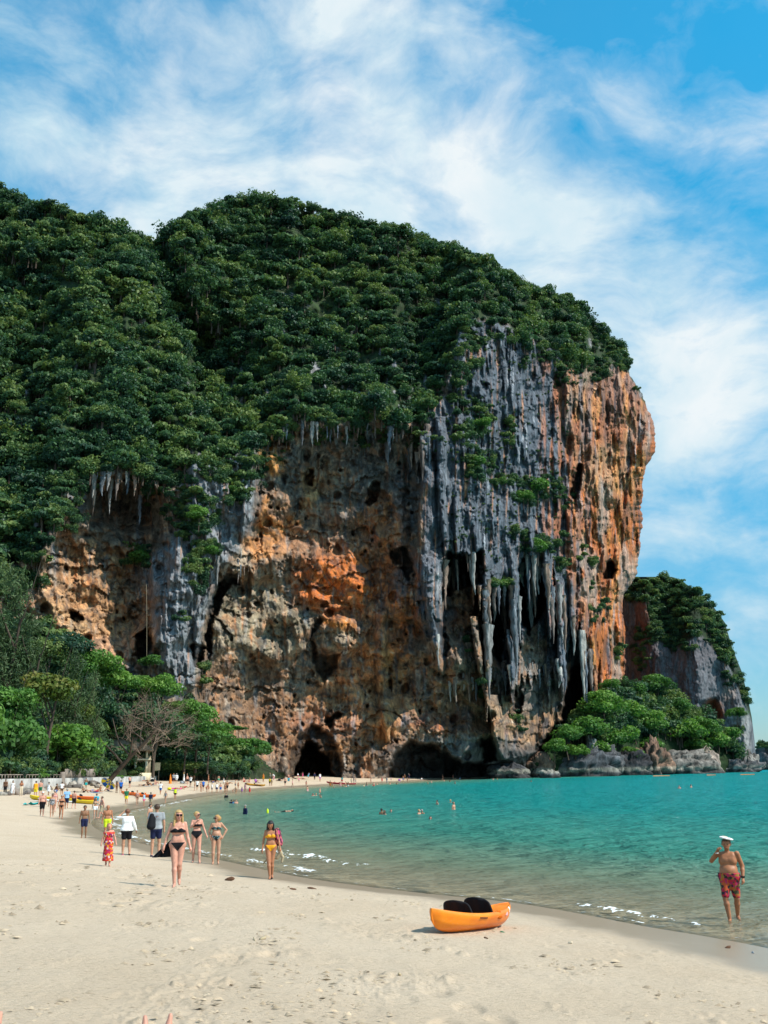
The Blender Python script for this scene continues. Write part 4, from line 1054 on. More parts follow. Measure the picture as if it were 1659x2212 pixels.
def R0_(hw): return hw * .03
def tree(name, x, yc, hw, D, kind, label, group=None, vert=.8, trunk=0, base=None, i=0, trunk_r=1.0, cat='tree', sc_z=None):
    """crown centred on picture point x, yc; hw is half its width in picture units"""
    if x < 335: D = max(D, float(wall_d(x)) + 7 + R0_(hw))
    R = hw / FD * D * (1.42 if name == 'slope_tree' or x < 335 else 1.28)
    c = Pt(np.array([x]), np.array([yc]), np.array([float(D)]))[0]
    hz = R * vert
    bz = c[2] - hz * 1.5 if base is None else Pt(np.array([x]), np.array([base]), np.array([float(D)]))[0][2]
    bz = min(bz, c[2] - .6 * hz)
    root = empty(name, (c[0], c[1], bz)); tag(root, label, cat, group)
    cm = CR[kind][i % len(CR[kind])]
    o = bpy.data.objects.new("crown", cm); COL.objects.link(o); o.parent = root
    o.location = (0, 0, c[2] - bz); o.scale = (R, R, hz if kind != 'plume' else R * vert); o.rotation_euler = (0, 0, (x * 1.7 + yc) % 6.28)
    t = bpy.data.objects.new("trunk", TR[trunk]); COL.objects.link(t); t.parent = root
    hh = (c[2] - bz) + hz * .35; t.scale = (hh * .55 * trunk_r, hh * .55 * trunk_r, hh)
    return root

L = "grove at the foot of the left hill"
tree('beach_tree', 122, 1612, 72, 134, 'broad', "big bright green round tree leaning over the left wall", vert=.82, base=1690, trunk=3, trunk_r=.8)
tree('beach_tree', 10, 1600, 70, 130, 'broad', "leafy green tree cut by the left edge, behind the wall rail", vert=1.2, base=1692, i=1)
tree('beach_tree', -70, 1560, 70, 134, 'broad', "tall leafy tree beyond the left edge of the wall", vert=1.3, base=1690, i=2)
tree('beach_tree', 24, 1520, 52, 148, 'broad', "green tree standing behind the leafy tree at the left edge", vert=1.0, base=1685, i=2)
tree('feathery_pine', 10, 1375, 80, 178, 'plume', "tall dark feathery pine rising highest at the left edge", vert=1.25, base=1680)
tree('feathery_pine', 150, 1545, 52, 176, 'plume', "olive feathery pine behind the big round tree", vert=1.7, base=1680, i=1)
tree('feathery_pine', 195, 1580, 40, 182, 'plume', "slim olive feathery pine left of the bare tree", vert=1.9, base=1680)
tree('feathery_pine', 60, 1440, 60, 180, 'plume', "low feathery pine in front of the highest one", vert=1.2, base=1680, i=1)
tree('almond_tree', 108, 1490, 58, 168, 'autumn', "broad tree with reddish turning leaves above the round tree", vert=.95, base=1680)
tree('almond_tree', 170, 1545, 30, 166, 'autumn', "smaller tree with reddish leaves right of the larger one", vert=1.1, base=1680)
tree('hill_tree', 150, 1395, 42, 228, 'dark', "dark green tree at the left end of the sandy rim", vert=.9)
tree('hill_tree', 205, 1440, 46, 232, 'broad', "bright green tree just under the sandy rim", vert=.9, i=1)
tree('hill_tree', 255, 1470, 40, 236, 'broad', "bright green tree between the sandy rim and the bare tree", vert=.9, i=2)
tree('hill_tree', 105, 1405, 40, 226, 'dark', "dark tree tucked behind the highest feathery pine", vert=1.0, i=1)
tree('hill_tree', 322, 1428, 23, 262, 'broad', "small round tree standing alone below the cave with the rope", vert=.75, base=1470)
tree('hill_tree', 345, 1487, 42, 248, 'broad', "yellowish green tree in front of the foot of the pillar", vert=.95, base=1580, i=1)
tree('hill_tree', 305, 1475, 26, 250, 'broad', "small yellow green tree left of the yellowish one", vert=.9, base=1560, i=2)
tree('hill_tree', 385, 1532, 40, 246, 'autumn', "tree with pinkish tips right of the bare tree", vert=.8, base=1640)
tree('hill_tree', 240, 1545, 40, 232, 'dark', "dark green tree behind the trunk of the bare tree", vert=1.2, base=1680)
tree('hill_tree', 290, 1590, 40, 234, 'dark', "dark green tree behind the thatched villa", vert=1.0, base=1680, i=1)
tree('hill_tree', 335, 1560, 48, 228, 'dark', "dense tree behind the tips of the bare branches", vert=1.2, base=1680)
tree('shore_tree', 425, 1545, 44, 242, 'broad', "tall fresh green tree with its top against the tan wall", vert=1.05, base=1670)
tree('shore_tree', 450, 1590, 52, 238, 'broad', "wide fresh green tree below the tall one", vert=.75, base=1672, i=1)
tree('shore_tree', 400, 1600, 44, 236, 'dark', "shaded tree between the villa and the fresh green trees", vert=1.0, base=1672)
tree('sea_almond', 528, 1612, 52, 276, 'tier', "tiered green tree leaning out on the beach at the foot of the wall", vert=.9, base=1674, trunk=3)
tree('sea_almond', 515, 1572, 18, 276, 'tier', "small sprig tree crown above the tiered tree", vert=.6, base=1600)
tree('bush', 288, 1668, 13, 214, 'dark', "round dark bush in front of the villa", vert=.7, base=1682, cat='bush')
tree('bush', 395, 1655, 40, 240, 'dark', "wide dark bush hanging over the sand right of the notice board", vert=.5, base=1672, i=1, cat='bush')
tree('bush', 455, 1655, 26, 246, 'dark', "dark bush at the right end of the row by the sand", vert=.55, base=1672, cat='bush')
tree('bush', 560, 1658, 20, 292, 'dark', "low bush under the tips of the tiered tree", vert=.5, base=1672, cat='bush')
tree('bush', 60, 1672, 36, 138, 'broad', "sunlit low bush behind the rail of the wall", vert=.45, base=1692, cat='bush')
tree('hedge', 240, 1678, 22, 190, 'broad', "clipped light green hedge on top of the wall", vert=.28, base=1690, cat='hedge')
tree('hedge', 268, 1679, 18, 196, 'broad', "lower piece of hedge right of the clipped one", vert=.25, base=1690, i=1, cat='hedge')
MT = [(1300, 1522, 42, "largest rounded tree left of centre on the green slope, near the red cliff edge"), (1268, 1572, 36, "spreading green tree below the largest rounded one"), (1225, 1585, 30, "pale green tree over the left part of the grey ledge"),
      (1196, 1612, 24, "lowest pale green tree at the left end of the slope"), (1352, 1535, 34, "dark tree right of the largest rounded tree"), (1372, 1490, 22, "small tree against the dark headland wall, behind"),
      (1418, 1478, 30, "tall light green tree standing highest on the slope"), (1462, 1525, 26, "dark tree with a bare stem beside the highest one"), (1335, 1592, 38, "dark rounded tree in the middle of the slope"),
      (1400, 1560, 36, "bushy green tree below the highest one"), (1405, 1612, 28, "low green bushy tree above the hollowed rock"), (1470, 1578, 38, "broad yellow green tree right of the middle"), (1515, 1570, 32, "olive tree in the right half of the slope"),
      (1545, 1600, 30, "yellowish tree over the pale slab"), (1578, 1585, 22, "small tree against the grey corner of the headland"), (1590, 1540, 18, "small tree under the rust hollow of the headland"),
      (1290, 1618, 26, "green bush spilling over the long dark ledge"), (1245, 1622, 22, "small bush at the back of the long dark ledge"), (1365, 1630, 24, "dark bush right of the pale spur"), (1500, 1612, 24, "low olive bush behind the pale slab"), (1320, 1478, 18, "small dark tree at the very foot of the red cliff edge")]
for i, (x, y, hw, lb) in enumerate(MT):
    tree('slope_tree', x, y, hw, min(float(interp(x, MDX)) - 5 + (1650 - y) * .11, (float(interp(x, FOOT)) - 13 if x < 1352 else 999)), 'mound' if i % 3 else 'broad', lb, "trees on the green slope before the headland", vert=.85, i=i, trunk=i % 3)
for i, (x, y, hw, lb) in enumerate([(1030, 1000, 26, "bush clinging to the columns above the twin dark openings"), (1160, 1050, 30, "largest bush growing out of the grey columns"), (1130, 1070, 20, "bush left of the largest one on the columns"),
        (1160, 1182, 26, "bush hanging at the lip above the tall dark cleft"), (1088, 1262, 18, "grassy bush at the lower edge of the blue-grey curtain"), (1042, 915, 22, "bush high on the columns left of the tall grey flutes"),
        (1085, 1040, 13, "yellowish bush between the two large ones on the columns"), (302, 1205, 26, "dark bush hanging in the left hollow"), (505, 1060, 18, "bush on the blue-grey pillar edge"), (430, 1110, 26, "bush in the middle of the blue-grey pillar"),
        (455, 1190, 20, "bush low on the right side of the blue-grey pillar"), (378, 730, 50, "largest grey-green tree in the gully beside the dome"), (485, 880, 22, "yellow-leaved tree above the rim of the main hollow")]):
    tree('cliff_bush' if y > 905 else 'cliff_tree', x, y, hw, float(cd(np.array([float(x)]), np.array([float(y)]))[0]) - 2.5, 'dark' if y < 905 else 'mound', lb, None, vert=.85, i=i, cat='bush' if y > 905 else 'tree')

# the bare tree
root = empty('bare_tree', tuple(Pt(np.array([238.]), np.array([1684.]), np.array([188.]))[0])); tag(root, "large leafless tree with a thick leaning trunk and a haze of brown twigs", 'tree')
v, f = branches(77, 14.0, (.75, -.05), 9, 1, .48, .95, .2, 8); mesh_np("trunk", v, f, M_bark, root)
g = random.Random(5); parts = []
for i in range(46):
    a = np.array([2 + g.random() * 10, g.uniform(-3, 3), 3 + g.random() * 9]); d = np.array([g.uniform(-.6, 1.2), g.uniform(-.6, .6), g.uniform(.0, 1.0)]); d /= np.linalg.norm(d); Lb = g.uniform(2.5, 5)
    v, f = branches(900 + i, Lb, (0, 0), 6, 2, .07, 1.0, .2, 4)
    z = d; xax = np.cross([0, 0, 1.], z); xax /= np.linalg.norm(xax) + 1e-6; yax = np.cross(z, xax); Rm = np.stack([xax, yax, z], 1)
    parts.append((v @ Rm.T + a, f))
v, f = join_np(parts); o = mesh_np("twigs", v, f, M_twig, root); tag(o, "haze of thin brown twigs", kind='stuff')

# ------------------------------------------------------------------ people
def surf_net(vals, org, h):
    """surface of vals < 0 on a regular grid"""
    ins = vals < 0
    c = [ins[i:vals.shape[0] - 1 + i, j:vals.shape[1] - 1 + j, k:vals.shape[2] - 1 + k] for i in (0, 1) for j in (0, 1) for k in (0, 1)]
    n_in = sum(q.astype(np.int8) for q in c); mixed = (n_in > 0) & (n_in < 8)
    idx = np.full(mixed.shape, -1, np.int64); cells = np.argwhere(mixed); idx[mixed] = np.arange(len(cells))
    acc = np.zeros((len(cells), 3)); cnt = np.zeros(len(cells))
    ci, cj, ck = cells.T
    for ax in range(3):
        for a in (0, 1):
            for b in (0, 1):
                o = [0, 0, 0]; o[(ax + 1) % 3] = a; o[(ax + 2) % 3] = b; o2 = list(o); o2[ax] = 1
                v0 = vals[ci + o[0], cj + o[1], ck + o[2]]; v1 = vals[ci + o2[0], cj + o2[1], ck + o2[2]]
                m_ = (v0 < 0) != (v1 < 0); t = np.where(m_, v0 / np.where(m_, v0 - v1, 1), 0)
                p = np.zeros((len(cells), 3)); p[:, (ax + 1) % 3] = a; p[:, (ax + 2) % 3] = b; p[:, ax] = t
                acc += p * m_[:, None]; cnt += m_
    V = (cells + acc / np.maximum(cnt, 1)[:, None]) * h + org
    F = []
    for ax in range(3):
        s0 = [slice(None)] * 3; s1 = [slice(None)] * 3; s0[ax] = slice(0, -1); s1[ax] = slice(1, None)
        a0 = ins[tuple(s0)]; a1 = ins[tuple(s1)]
        u1, u2 = (ax + 1) % 3, (ax + 2) % 3
        for flip in (0, 1):
            e = np.argwhere(a0 & ~a1 if flip == 0 else ~a0 & a1)
            e = e[(e[:, u1] > 0) & (e[:, u2] > 0)]
            q = []
            for d1, d2 in ((0, 0), (-1, 0), (-1, -1), (0, -1)):
                w_ = e.copy(); w_[:, u1] += d1; w_[:, u2] += d2
                w_ = np.minimum(w_, np.array(idx.shape) - 1); q.append(idx[w_[:, 0], w_[:, 1], w_[:, 2]])
            q = np.stack(q, 1); q = q[(q >= 0).all(1)]
            F.append(q if flip == 0 else q[:, ::-1])
    return V, np.concatenate(F)

class Blob:
    """smooth union of tapered capsules / ellipsoids, meshed as one skin"""
    def __init__(s): s.prims = []
    def cap(s, a, b, ra, rb=None, k=.02): s.prims.append(('c', np.array(a, float), np.array(b, float), ra, ra if rb is None else rb, k)); return s
    def ell(s, c, r, k=.015): s.prims.append(('e', np.array(c, float), np.array(r, float), 0, 0, k)); return s
    def mesh(s, h, clip=None, inflate=0.0):
        lo = np.min([np.minimum(p[1], p[2] if p[0] == 'c' else p[1]) - (max(p[3], p[4]) if p[0] == 'c' else p[2]) for p in s.prims], 0) - inflate - 2.5 * h
        hi = np.max([np.maximum(p[1], p[2] if p[0] == 'c' else p[1]) + (max(p[3], p[4]) if p[0] == 'c' else p[2]) for p in s.prims], 0) + inflate + 2.5 * h
        n = np.ceil((hi - lo) / h).astype(int) + 1
        ax = [lo[i] + np.arange(n[i]) * h for i in range(3)]
        val = np.full(tuple(n), 1.0, np.float32)
        for p in s.prims:
            if p[0] == 'c': l2 = np.minimum(p[1], p[2]) - max(p[3], p[4]); h2 = np.maximum(p[1], p[2]) + max(p[3], p[4])
            else: l2 = p[1] - p[2]; h2 = p[1] + p[2]
            m_ = inflate + 3 * h + p[5]
            i0 = np.maximum(np.floor((l2 - m_ - lo) / h).astype(int), 0); i1 = np.minimum(np.ceil((h2 + m_ - lo) / h).astype(int) + 1, n)
            X = ax[0][i0[0]:i1[0], None, None]; Y = ax[1][None, i0[1]:i1[1], None]; Z = ax[2][None, None, i0[2]:i1[2]]
            if p[0] == 'c':
                a, b = p[1], p[2]; ab = b - a; L2 = max(ab @ ab, 1e-9)
                t = np.clip(((X - a[0]) * ab[0] + (Y - a[1]) * ab[1] + (Z - a[2]) * ab[2]) / L2, 0, 1)
                d = np.sqrt((X - a[0] - ab[0] * t) ** 2 + (Y - a[1] - ab[1] * t) ** 2 + (Z - a[2] - ab[2] * t) ** 2) - (p[3] + (p[4] - p[3]) * t)
            else:
                c, r = p[1], p[2]
                q = np.sqrt(((X - c[0]) / r[0]) ** 2 + ((Y - c[1]) / r[1]) ** 2 + ((Z - c[2]) / r[2]) ** 2); d = (q - 1) * r.min()
            d = d - inflate
            sl = val[i0[0]:i1[0], i0[1]:i1[1], i0[2]:i1[2]]; k = p[5]
            hh = np.clip(.5 + .5 * (sl - d) / k, 0, 1)
            val[i0[0]:i1[0], i0[1]:i1[1], i0[2]:i1[2]] = sl * (1 - hh) + d * hh - k * hh * (1 - hh)
        if clip is not None:
            X, Y, Z = np.meshgrid(*ax, indexing='ij'); val = np.maximum(val, clip(X, Y, Z).astype(np.float32))
        val[0] = val[-1] = 1; val[:, 0] = val[:, -1] = 1; val[:, :, 0] = val[:, :, -1] = 1
        if not (val < 0).any(): return np.zeros((0, 3)), np.zeros((0, 4), int)
        return surf_net(val, lo, h)

def V3(*a): return np.array(a, float)

STAND = dict(pel=V3(0, 0, .93), spine=V3(0, .0, 1), face=V3(0, -1, 0), head=V3(0, -.012, .148),
             el=V3(.235, .02, 1.10), wr=V3(.26, -.03, .86), er=V3(-.235, .02, 1.10), wrr=V3(-.26, -.03, .86),
             kl=V3(.095, -.01, .49), al=V3(.10, .03, .075), kr=V3(-.095, -.01, .49), ar=V3(-.10, .03, .075), tl=V3(.015, -.17, -.045), tr=V3(-.015, -.17, -.045))
def pose(**k):
    d = dict(STAND); d.update({a: (np.array(b, float)) for a, b in k.items()}); return d
POSES = {
    'stand': pose(),
    'walk': pose(kl=(.09, -.13, .50), al=(.09, -.20, .08), kr=(-.085, .02, .48), ar=(-.09, .27, .16), tr=(-.01, -.12, -.10), el=(.235, .09, 1.11), wr=(.25, .10, .87), er=(-.235, -.05, 1.10), wrr=(-.25, -.16, .88)),
    'walk2': pose(kr=(-.09, -.12, .50), ar=(-.09, -.16, .08), kl=(.085, .05, .49), al=(.09, .26, .14), tl=(.01, -.13, -.09), er=(-.24, .09, 1.11), wrr=(-.27, .08, .87), el=(.24, -.04, 1.10), wr=(.26, -.14, .88)),
    'hips': pose(el=(.36, .06, 1.14), wr=(.18, -.05, 1.00), er=(-.36, .06, 1.14), wrr=(-.18, -.05, 1.00)),
    'photo': pose(el=(.20, -.10, 1.16), wr=(.07, -.26, 1.42), er=(-.20, -.10, 1.16), wrr=(-.07, -.26, 1.42)),
    'wave': pose(el=(.30, -.06, 1.34), wr=(.16, -.14, 1.55)),
    'bend': pose(pel=(0, .12, .88), spine=(0, -.75, .66), kl=(.09, .02, .48), kr=(-.09, -.06, .48), el=(.20, -.40, .95), wr=(.14, -.45, .70), er=(-.20, -.40, .95), wrr=(-.14, -.45, .70), head=(0, -.11, .12)),
    'sit': pose(pel=(0, .05, .13), spine=(0, .22, .975), kl=(.14, -.33, .40), al=(.13, -.55, .07), kr=(-.14, -.33, .38), ar=(-.13, -.57, .07), el=(.22, -.13, .38), wr=(.16, -.38, .42), er=(-.25, .2, .36), wrr=(-.26, .34, .08)),
    'lie': pose(pel=(0, 0, .12), spine=(0, .99, .12), face=(0, .15, 1), head=(0, .17, .03), kl=(.09, -.42, .10), al=(.10, -.83, .07), kr=(-.09, -.40, .26), ar=(-.10, -.70, .05), tl=(.02, -.05, .15), tr=(-.02, -.16, .04),
                el=(.27, .30, .08), wr=(.28, .06, .06), er=(-.34, .62, .10), wrr=(-.16, .78, .10)),
    'float': pose(pel=(0, 0, .02), spine=(0, .99, .05), face=(0, 0, 1), head=(0, .17, .08), kl=(.09, -.42, -.04), al=(.10, -.83, -.02), kr=(-.09, -.42, -.03), ar=(-.10, -.83, -.01), tl=(.02, -.09, .12), tr=(-.02, -.09, .12),
                  el=(.40, .45, .0), wr=(.60, .35, .0), er=(-.40, .45, .0), wrr=(-.60, .35, .0)),
    'crouch': pose(pel=(0, .05, .36), spine=(0, -.35, .93), kl=(.16, -.28, .48), al=(.13, .0, .07), kr=(-.16, -.28, .46), ar=(-.13, .02, .07), el=(.20, -.24, .62), wr=(.10, -.38, .40), er=(-.20, -.24, .62), wrr=(-.10, -.38, .40)),
}

class Body:
    def __init__(s, P, female=False, fat=1.0, child=False):
        s.P = P; s.f = female; s.fat = fat
        ax = P['spine'] / np.linalg.norm(P['spine']); fr = P['face'] - ax * (P['face'] @ ax); fr /= np.linalg.norm(fr); lat = np.cross(ax, fr)   # towards the person's left
        if lat @ V3(1, 0, 0) < 0 and abs(fr[1]) > .5: pass
        s.ax, s.fr, s.lat = ax, fr, lat
        s.o = P['pel']
        sh = .150 if female else .178
        s.sl = s.at(.465, sh * (1 + .25 * (fat - 1)), -.005); s.sr = s.at(.465, -sh * (1 + .25 * (fat - 1)), -.005)
        s.hl = s.at(-.04, .085, 0); s.hr = s.at(-.04, -.085, 0)
        s.neck = s.at(.50, 0, -.005)
        s.head = s.neck + P['head'] + V3(0, 0, 0)
        s.hs = 1.28 if child else 1.10
    def at(s, h, l, f): return s.o + s.ax * h + s.lat * l + s.fr * f
    def torso(s, b, k=.035):
        f = s.fat; w_ = 1.0 if not s.f else .92
        ph = .092 if s.f else .08
        b.cap(s.at(.01, -ph * f, 0), s.at(.01, ph * f, 0), .103 * (.85 + .15 * f), k=k)
        b.cap(s.at(.16, -.055 * w_ * f, 0), s.at(.16, .055 * w_ * f, 0), .090 * w_ * (.7 + .3 * f), k=k)
        b.cap(s.at(.10, -.05 * f, .015 * f), s.at(.10, .05 * f, .015 * f), .092 * (.6 + .4 * f), k=k)
        b.cap(s.at(.31, -.085 * w_, 0), s.at(.31, .085 * w_, 0), .098 * w_ * (.8 + .2 * f), k=k)
        b.cap(s.at(.40, -.095 * w_, 0), s.at(.40, .095 * w_, 0), .082 * w_, k=k)
        b.cap(s.at(.455, -.10 * w_, -.01), s.at(.455, .10 * w_, -.01), .052, k=k)
        if f > 1.12: b.ell(s.at(.11, 0, .05), np.abs(s.lat) * .13 + np.abs(s.fr) * .12 + np.abs(s.ax) * .13, k=.05)
        for q in (-1, 1):
            b.cap(s.at(-.05, .062 * q, -.045), s.at(-.02, .062 * q, -.045), .078 * (.8 + .2 * f), k=k)
            if s.f: b.ell(s.at(.325, .062 * q, .078), V3(.056, .056, .056) * (.85 + .15 * f), k=.02)
            else: b.cap(s.at(.345, .04 * q, .058), s.at(.36, .085 * q, .052), .042, k=.03)
        return b
    def leg(s, b, q, t0=0, t1=1, shin=True, r=1.0, k=.03):
        P = s.P; hp = s.hl if q > 0 else s.hr; kn = P['kl'] if q > 0 else P['kr']; an = P['al'] if q > 0 else P['ar']
        f = (.8 + .2 * s.fat) * r * (1.06 if s.f else 1.0)
        a = hp + (kn - hp) * t0; e = hp + (kn - hp) * t1
        ra = .088 + (.052 - .088) * t0; rb = .088 + (.052 - .088) * t1
        b.cap(a, e, ra * f, rb * f, k)
        if shin:
            mid = kn + (an - kn) * .28; back = (kn - hp); bk = np.cross(s.lat, (an - kn) / (np.linalg.norm(an - kn) + 1e-6)) * -.012
            b.cap(kn, mid + bk, .050 * f, .054 * f, k=.02); b.cap(mid + bk, an, .054 * f, .033 * f, k=.02)
        return b
    def foot(s, b, q):
        P = s.P; an = P['al'] if q > 0 else P['ar']; t = P['tl'] if q > 0 else P['tr']
        n_ = t / np.linalg.norm(t)
        b.cap(an - n_ * .035 - V3(0, 0, .03), an + t * .45 - V3(0, 0, .012), .034, .036, k=.02); b.cap(an + t * .45 - V3(0, 0, .012), an + t, .034, .024, k=.02)
        return b
    def arm(s, b, q, t1=1.0, fore=True, inf=1.0, k=.02):
        P = s.P; sh = s.sl if q > 0 else s.sr; el = P['el'] if q > 0 else P['er']; wr = P['wr'] if q > 0 else P['wrr']
        f = (.75 + .25 * s.fat) * inf * (.88 if s.f else 1.0)
        e = sh + (el - sh) * t1
        b.cap(sh, e, .052 * f, (.052 + (.040 - .052) * t1) * f, k)
        if fore: b.cap(el, el + (wr - el) * .35, .039 * f, .040 * f, k=.015); b.cap(el + (wr - el) * .35, wr, .040 * f, .025 * f, k=.015)
        return b
    def hand(s, b, q, palm_only=False):
        P = s.P; el = P['el'] if q > 0 else P['er']; wr = P['wr'] if q > 0 else P['wrr']
        d = (wr - el) / np.linalg.norm(wr - el); b.cap(wr, wr + d * .075, .026, .034, k=.012)
        return b
    def fingers(s, q, curl=.5):
        """five fingers rooted in the palm, as tapered tubes"""
        P = s.P; el = P['el'] if q > 0 else P['er']; wr = P['wr'] if q > 0 else P['wrr']
        d = (wr - el) / np.linalg.norm(wr - el)
        pn_ = s.lat * (-q); pn_ = pn_ - d * (pn_ @ d); pn_ /= np.linalg.norm(pn_) + 1e-6   # palm faces the thigh
        side = np.cross(d, pn_) * (-q)
        if side @ s.fr < 0: side = -side
        out = []
        for i, (w_, L_) in enumerate(((.026, .072), (.009, .080), (-.009, .075), (-.026, .060))):
            p0 = wr + d * .078 + side * w_; pts = [p0 - d * .02, p0 + d * L_ * .4 + pn_ * .003]
            dd = d * math.cos(curl) + pn_ * math.sin(curl); pts.append(pts[-1] + dd * L_ * .35); dd = d * math.cos(curl * 1.9) + pn_ * math.sin(curl * 1.9); pts.append(pts[-1] + dd * L_ * .28)
            out.append(tube_np(pts + [pts[-1] + dd * .004], [.0095, .009, .008, .007, .002], 6))
        p0 = wr + d * .025 + side * .022; dd = d * .75 + side * .6 + pn_ * .25; dd /= np.linalg.norm(dd)
        out.append(tube_np([p0, p0 + dd * .035, p0 + dd * .055 + d * .012, p0 + dd * .06 + d * .022], [.012, .011, .009, .002], 6))
        return out
    def headprims(s, b, face=True):
        h = s.head; r = s.hs; up, fr, la = s.hu(), s.hf(), s.hlat()
        b.cap(s.neck - s.ax * .02, h - up * .05 - fr * .01, .050 if not s.f else .044, .046, k=.02)
        b.cap(h + up * .025 - fr * -.0 - fr * .012, h + up * .025 + fr * -.002, .082 * r, .078 * r, k=.01)
        b.cap(h - up * .055 * r + fr * .022, h - up * .02 + fr * .02, .050 * r, .060 * r, k=.025)
        if face:
            b.cap(h + up * .012 + fr * .080 * r, h - up * .018 * r + fr * .092 * r, .008, .013, k=.01)
            for q in (-1, 1): b.cap(h + la * .080 * r * q - up * .01, h + la * .083 * r * q + up * .015, .012, .014, k=.006)
        return b
    def hu(s): return s.P.get('hup', s.ax if abs(s.ax[2]) < .5 else V3(0, 0, 1))
    def hf(s):
        f = s.P.get('hface', s.fr); u_ = s.hu(); f = f - u_ * (f @ u_); return f / np.linalg.norm(f)
    def hlat(s): return np.cross(s.hu(), s.hf())
    def build(s, h, fingers=False):
        b = Blob(); s.torso(b)
        for q in (-1, 1): s.leg(b, q); s.foot(b, q); s.arm(b, q); s.hand(b, q)
        s.headprims(b)
        v, f = b.mesh(h)
        if fingers:
            parts = [(v, f)]
            for q in (-1, 1): parts += s.fingers(q, s.P.get('curl', .55))
            v, f = join_np(parts)
        return v, f
    def H(s, X, Y, Z): return (X - s.o[0]) * s.ax[0] + (Y - s.o[1]) * s.ax[1] + (Z - s.o[2]) * s.ax[2]
    def Lt(s, X, Y, Z): return (X - s.o[0]) * s.lat[0] + (Y - s.o[1]) * s.lat[1] + (Z - s.o[2]) * s.lat[2]
    def Fr(s, X, Y, Z): return (X - s.o[0]) * s.fr[0] + (Y - s.o[1]) * s.fr[1] + (Z - s.o[2]) * s.fr[2]
    def cloth(s, kind, h, inf=.012):
        b = Blob()
        if kind in ('shorts', 'long_shorts', 'mini', 'trousers'):
            s.torso(b, k=.05); t = {'shorts': .62, 'long_shorts': .85, 'mini': .30, 'trousers': 1.0}[kind]
            for q in (-1, 1): s.leg(b, q, 0, t, kind == 'trousers', 1.10, k=.05)
            return b.mesh(h, lambda X, Y, Z: s.H(X, Y, Z) - (.075 if kind != 'trousers' else .1), inf)
        if kind in ('brief', 'high_brief'):
            s.torso(b, k=.035)
            for q in (-1, 1): s.leg(b, q, 0, .3, False, 1.0)
            top = .055 if kind == 'brief' else .135
            cut = 1.15 if kind == 'brief' else 1.0
            return b.mesh(h, lambda X, Y, Z: np.maximum(s.H(X, Y, Z) - top, (-.135 + cut * np.abs(s.Lt(X, Y, Z))) - s.H(X, Y, Z)), inf)
        if kind in ('bra', 'band'):
            s.torso(b)
            lo = .27; return b.mesh(h, lambda X, Y, Z: np.maximum(s.H(X, Y, Z) - (.375 if kind == 'bra' else .355) + (0 if kind == 'band' else .6 * np.abs(np.abs(s.Lt(X, Y, Z)) - .07)), lo - s.H(X, Y, Z)), inf)
        if kind == 'onepiece':
            s.torso(b)
            return b.mesh(h, lambda X, Y, Z: np.maximum(s.H(X, Y, Z) - .385, (-.135 + 1.05 * np.abs(s.Lt(X, Y, Z))) - s.H(X, Y, Z)), inf)
        if kind in ('tshirt', 'shirt', 'vest', 'long_shirt'):
            s.torso(b, k=.06)
            if kind != 'vest':
                for q in (-1, 1): s.arm(b, q, .55 if kind == 'tshirt' else 1, kind != 'tshirt', 1.12, k=.03)
            if kind == 'long_shirt':
                for q in (-1, 1): s.leg(b, q, 0, .45, False, 1.15, k=.08)
            lo = -.04 if kind != 'long_shirt' else -.20
            return b.mesh(h, lambda X, Y, Z: np.maximum(lo - s.H(X, Y, Z), s.H(X, Y, Z) - .505), inf + .006)
        if kind in ('dress', 'skirt', 'long_dress'):
            bot = {'dress': .42, 'skirt': .25, 'long_dress': .72}[kind]
            s.torso(b, k=.05)
            base = s.o - s.ax * bot; m_ = (s.P['kl'] + s.P['kr']) / 2
            b.cap(s.at(.0, -.05, 0), base + s.lat * -.07, .11, .15, k=.06); b.cap(s.at(.0, .05, 0), base + s.lat * .07, .11, .15, k=.06); b.cap(s.at(.0, 0, 0), base + s.fr * .03, .11, .15, k=.06)
            if kind != 'skirt':
                for q in (-1, 1): s.arm(b, q, .3, False, 1.15)
            return b.mesh(h, lambda X, Y, Z: np.maximum(-bot - s.H(X, Y, Z), s.H(X, Y, Z) - (.43 if kind != 'skirt' else .1)), inf)
        raise ValueError(kind)
    def hair(s, kind, h):
        b = Blob(); hd = s.head; r = s.hs; up, fr, la = s.hu(), s.hf(), s.hlat()
        b.cap(hd + up * .032 * r - fr * .022, hd + up * .03 * r, .091 * r, .083 * r, k=.01)
        if kind in ('long', 'bob'):
            L_ = .30 if kind == 'long' else .14
            for q in (-1, 0, 1):
                b.cap(hd + la * .055 * q - fr * .045, hd + la * .085 * q - fr * (.06 if q == 0 else .0) - up * L_, .052, .034, k=.03)
            if kind == 'long':
                for q in (-1, 1): b.cap(hd + la * .078 * q + up * .03, hd + la * .105 * q + fr * .035 - up * .22, .030, .022, k=.03)
        if kind == 'bun': b.ell(hd - fr * .105 + up * .05, (.045, .045, .045))
        if kind == 'pony': b.cap(hd - fr * .10 + up * .03, hd - fr * .14 - up * .16, .036, .018)
        if kind == 'curly': b.ell(hd - fr * .06, (.115, .105, .10)); b.ell(hd - fr * .05 - up * .05, (.10, .08, .07))
        def clip(X, Y, Z):
            F_ = (X - hd[0]) * fr[0] + (Y - hd[1]) * fr[1] + (Z - hd[2]) * fr[2]; U_ = (X - hd[0]) * up[0] + (Y - hd[1]) * up[1] + (Z - hd[2]) * up[2]
            Lq = np.abs((X - hd[0]) * la[0] + (Y - hd[1]) * la[1] + (Z - hd[2]) * la[2])
            facebox = np.minimum(np.minimum(F_ - .012, .062 * r - U_ ), .076 - Lq)      # > 0 inside the face
            low = (-.035 - U_) if kind in ('short', 'bun', 'pony', 'cap') else np.full_like(U_, -1.0)
            return np.maximum(facebox, low)
        return b.mesh(h, clip)

